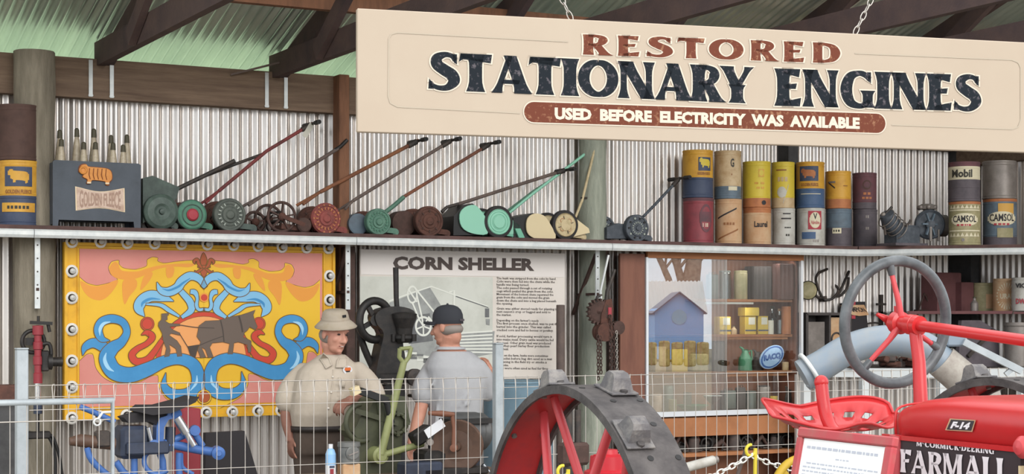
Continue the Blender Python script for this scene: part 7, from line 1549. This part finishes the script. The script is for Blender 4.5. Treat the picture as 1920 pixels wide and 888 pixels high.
# --- man in the grey shirt, seen from behind
Z2 = 11.0; A = lambda px, py, d=0: pxz(px, py, Z2)+Vector((0, d, 0)); yaw2 = math.radians(14); o2 = A(855, 800); o2.z = 0
m2 = thing(WO, 'person', o2, 'man in grey tee shirt and black cap seen from behind, looking left', 'person', None)
tors = [(851, 850, .155, .12, 0), (852, 815, .155, .12, 0), (853, 785, .158, .12, 0), (855, 750, .165, .122, 0), (856, 715, .18, .122, 0), (854, 688, .190, .115, .0), (851, 672, .160, .10, 0), (847, 658, .112, .085, 0), (843, 646, .070, .06, 0)]
hc = A(838, 613, .0); Rh = rot(math.radians(-118), math.radians(6)); b = MB(); torso(b, Z2, tors, yaw2, 'skin2', -.012); P2 = head(b, hc, Rh, 'skin2', A(843, 655, .01), .062)
limb(b, [A(811, 692), A(799, 718, -.02), A(793, 752, -.04)], [.045, .045, .042], 'skin2'); limb(b, [A(793, 752, -.04), A(785, 785, -.10), A(776, 820, -.17)], [.043, .040, .028], 'skin2'); hand(b, A(776, 820, -.17), (-.18, -.25, -1), (-.9, .3, 0), 'skin2', 1, .35)
limb(b, [A(896, 692), A(908, 714, .05), A(915, 740, .10)], [.045, .045, .042], 'skin2'); limb(b, [A(915, 740, .10), A(920, 722, .22), A(921, 702, .33)], [.042, .038, .028], 'skin2'); hand(b, A(921, 702, .33), (-.2, .6, .5), (.9, 0, .2), 'skin2', -1, .6)
tw = MB(); torso(tw, Z2, [(851, 860, .165, .13, 0), (851, 830, .168, .13, 0), (852, 800, .162, .125, 0)], yaw2, 'jeans'); sh = legs(b, tw, Z2, A(832, 845, .0), A(872, 845, .02), math.radians(180), ('skin2', 'jeans'), m2)
ob2 = b.build('body', m2, remesh=.0058, smooth_it=3); tw.build('trousers', m2, remesh=.014, smooth_it=3); sh.build('shoes', m2)
s = MB(); torso(s, Z2, [(852, 812, .163, .125, 0)]+tors[2:8], yaw2, 'shirt_grey', .012); limb(s, [A(811, 690), A(802, 708, -.01), A(796, 722, -.03), A(794, 738, -.035)], [.062, .068, .074, .077], 'shirt_grey'); limb(s, [A(896, 690), A(906, 706, .03), A(911, 722, .06), A(913, 735, .08)], [.062, .064, .064, .064], 'shirt_grey')
for i in range(14):
    px, py = rr.uniform(815, 895), rr.uniform(690, 780); s.tube([A(px, py, -.125), A(px-rr.uniform(0, 14), py+rr.uniform(10, 25), -.13), A(px-rr.uniform(5, 25), py+rr.uniform(22, 45), -.12)], [.003, .010, .003], 'shirt_grey', 6)
s2 = s.build('shirt', m2, remesh=.009, smooth_it=4)
q = A(844, 651, .005); mb = MB(); mb.loft([ringe(q.x, q.y, q.z+dz, .082+e, .072+e, yaw2) for dz, e in ((-.012, .02), (-.004, .012), (.006, .006), (.006, 0))], 'shirt_grey', False); mb.build('neck_band', s2)
for sx_ in (-.031, .031): mb = MB(); mb.ball(P2(sx_, -.083, .012), (.012, .006, .006), 'eye_dark', 10, 8, Rh); mb.build('eye', ob2)
mb = MB(); mb.tube([P2(-.022, -.088, -.062), P2(0, -.097, -.063), P2(.022, -.088, -.062)], [.002, .004, .002], 'mouth', 8); mb.build('mouth', ob2)
mb = MB(); mb.ball(P2(0, .030, -.018), (.0755, .080, .045), 'hair_grey', 18, 12, Rh); mb.build('hair', ob2)
hb = P2(0, .010, .032); hx = Rh@Matrix.Rotation(math.radians(-5), 3, 'X'); mb = MB(); n = 28
def capr(k, h): return [hb+hx@Vector((.083*k*math.cos(2*math.pi*j/n), .105*k*math.sin(2*math.pi*j/n), h)) for j in range(n)]
mb.loft([capr(.985, -.012), capr(1.0, -.010), capr(1.0, .02), capr(.97, .05), capr(.86, .078), capr(.66, .098), capr(.4, .109), capr(.1, .113)], 'cap_black'); cp = mb.build('cap', m2)
mb = MB(); top, bot = [], []
for j in range(13):
    a = math.pi*(1.12+.76*j/12); x, y = math.cos(a), math.sin(a)
    top += [hb+hx@Vector((.083*x, .105*y, .004)), hb+hx@Vector((.080*x, .105*y-.075*abs(y)**1.5, -.010+.018*(1-abs(x)*1.4)))]
mb.raw(top, [(2*j, 2*j+1, 2*j+3, 2*j+2) for j in range(12)], 'cap_black', True); mb.raw([p-Vector((0, 0, .006)) for p in top], [(2*j, 2*j+2, 2*j+3, 2*j+1) for j in range(12)], 'cap_black', True); vz = mb.build('visor', cp)
mb = MB(); mb.ball(hb+hx@Vector((0, 0, .114)), .008, 'cap_black', 10, 6); mb.build('cap_button', cp)
q = hb+hx@Vector((0, .106, .012)); mb = MB(); mb.box(q, (.05, .006, .014), 'd_mauve', hx); mb.build('cap_strap', cp)

# ------------------------------------------------------------------ across the yard, seen in the cabinet glass
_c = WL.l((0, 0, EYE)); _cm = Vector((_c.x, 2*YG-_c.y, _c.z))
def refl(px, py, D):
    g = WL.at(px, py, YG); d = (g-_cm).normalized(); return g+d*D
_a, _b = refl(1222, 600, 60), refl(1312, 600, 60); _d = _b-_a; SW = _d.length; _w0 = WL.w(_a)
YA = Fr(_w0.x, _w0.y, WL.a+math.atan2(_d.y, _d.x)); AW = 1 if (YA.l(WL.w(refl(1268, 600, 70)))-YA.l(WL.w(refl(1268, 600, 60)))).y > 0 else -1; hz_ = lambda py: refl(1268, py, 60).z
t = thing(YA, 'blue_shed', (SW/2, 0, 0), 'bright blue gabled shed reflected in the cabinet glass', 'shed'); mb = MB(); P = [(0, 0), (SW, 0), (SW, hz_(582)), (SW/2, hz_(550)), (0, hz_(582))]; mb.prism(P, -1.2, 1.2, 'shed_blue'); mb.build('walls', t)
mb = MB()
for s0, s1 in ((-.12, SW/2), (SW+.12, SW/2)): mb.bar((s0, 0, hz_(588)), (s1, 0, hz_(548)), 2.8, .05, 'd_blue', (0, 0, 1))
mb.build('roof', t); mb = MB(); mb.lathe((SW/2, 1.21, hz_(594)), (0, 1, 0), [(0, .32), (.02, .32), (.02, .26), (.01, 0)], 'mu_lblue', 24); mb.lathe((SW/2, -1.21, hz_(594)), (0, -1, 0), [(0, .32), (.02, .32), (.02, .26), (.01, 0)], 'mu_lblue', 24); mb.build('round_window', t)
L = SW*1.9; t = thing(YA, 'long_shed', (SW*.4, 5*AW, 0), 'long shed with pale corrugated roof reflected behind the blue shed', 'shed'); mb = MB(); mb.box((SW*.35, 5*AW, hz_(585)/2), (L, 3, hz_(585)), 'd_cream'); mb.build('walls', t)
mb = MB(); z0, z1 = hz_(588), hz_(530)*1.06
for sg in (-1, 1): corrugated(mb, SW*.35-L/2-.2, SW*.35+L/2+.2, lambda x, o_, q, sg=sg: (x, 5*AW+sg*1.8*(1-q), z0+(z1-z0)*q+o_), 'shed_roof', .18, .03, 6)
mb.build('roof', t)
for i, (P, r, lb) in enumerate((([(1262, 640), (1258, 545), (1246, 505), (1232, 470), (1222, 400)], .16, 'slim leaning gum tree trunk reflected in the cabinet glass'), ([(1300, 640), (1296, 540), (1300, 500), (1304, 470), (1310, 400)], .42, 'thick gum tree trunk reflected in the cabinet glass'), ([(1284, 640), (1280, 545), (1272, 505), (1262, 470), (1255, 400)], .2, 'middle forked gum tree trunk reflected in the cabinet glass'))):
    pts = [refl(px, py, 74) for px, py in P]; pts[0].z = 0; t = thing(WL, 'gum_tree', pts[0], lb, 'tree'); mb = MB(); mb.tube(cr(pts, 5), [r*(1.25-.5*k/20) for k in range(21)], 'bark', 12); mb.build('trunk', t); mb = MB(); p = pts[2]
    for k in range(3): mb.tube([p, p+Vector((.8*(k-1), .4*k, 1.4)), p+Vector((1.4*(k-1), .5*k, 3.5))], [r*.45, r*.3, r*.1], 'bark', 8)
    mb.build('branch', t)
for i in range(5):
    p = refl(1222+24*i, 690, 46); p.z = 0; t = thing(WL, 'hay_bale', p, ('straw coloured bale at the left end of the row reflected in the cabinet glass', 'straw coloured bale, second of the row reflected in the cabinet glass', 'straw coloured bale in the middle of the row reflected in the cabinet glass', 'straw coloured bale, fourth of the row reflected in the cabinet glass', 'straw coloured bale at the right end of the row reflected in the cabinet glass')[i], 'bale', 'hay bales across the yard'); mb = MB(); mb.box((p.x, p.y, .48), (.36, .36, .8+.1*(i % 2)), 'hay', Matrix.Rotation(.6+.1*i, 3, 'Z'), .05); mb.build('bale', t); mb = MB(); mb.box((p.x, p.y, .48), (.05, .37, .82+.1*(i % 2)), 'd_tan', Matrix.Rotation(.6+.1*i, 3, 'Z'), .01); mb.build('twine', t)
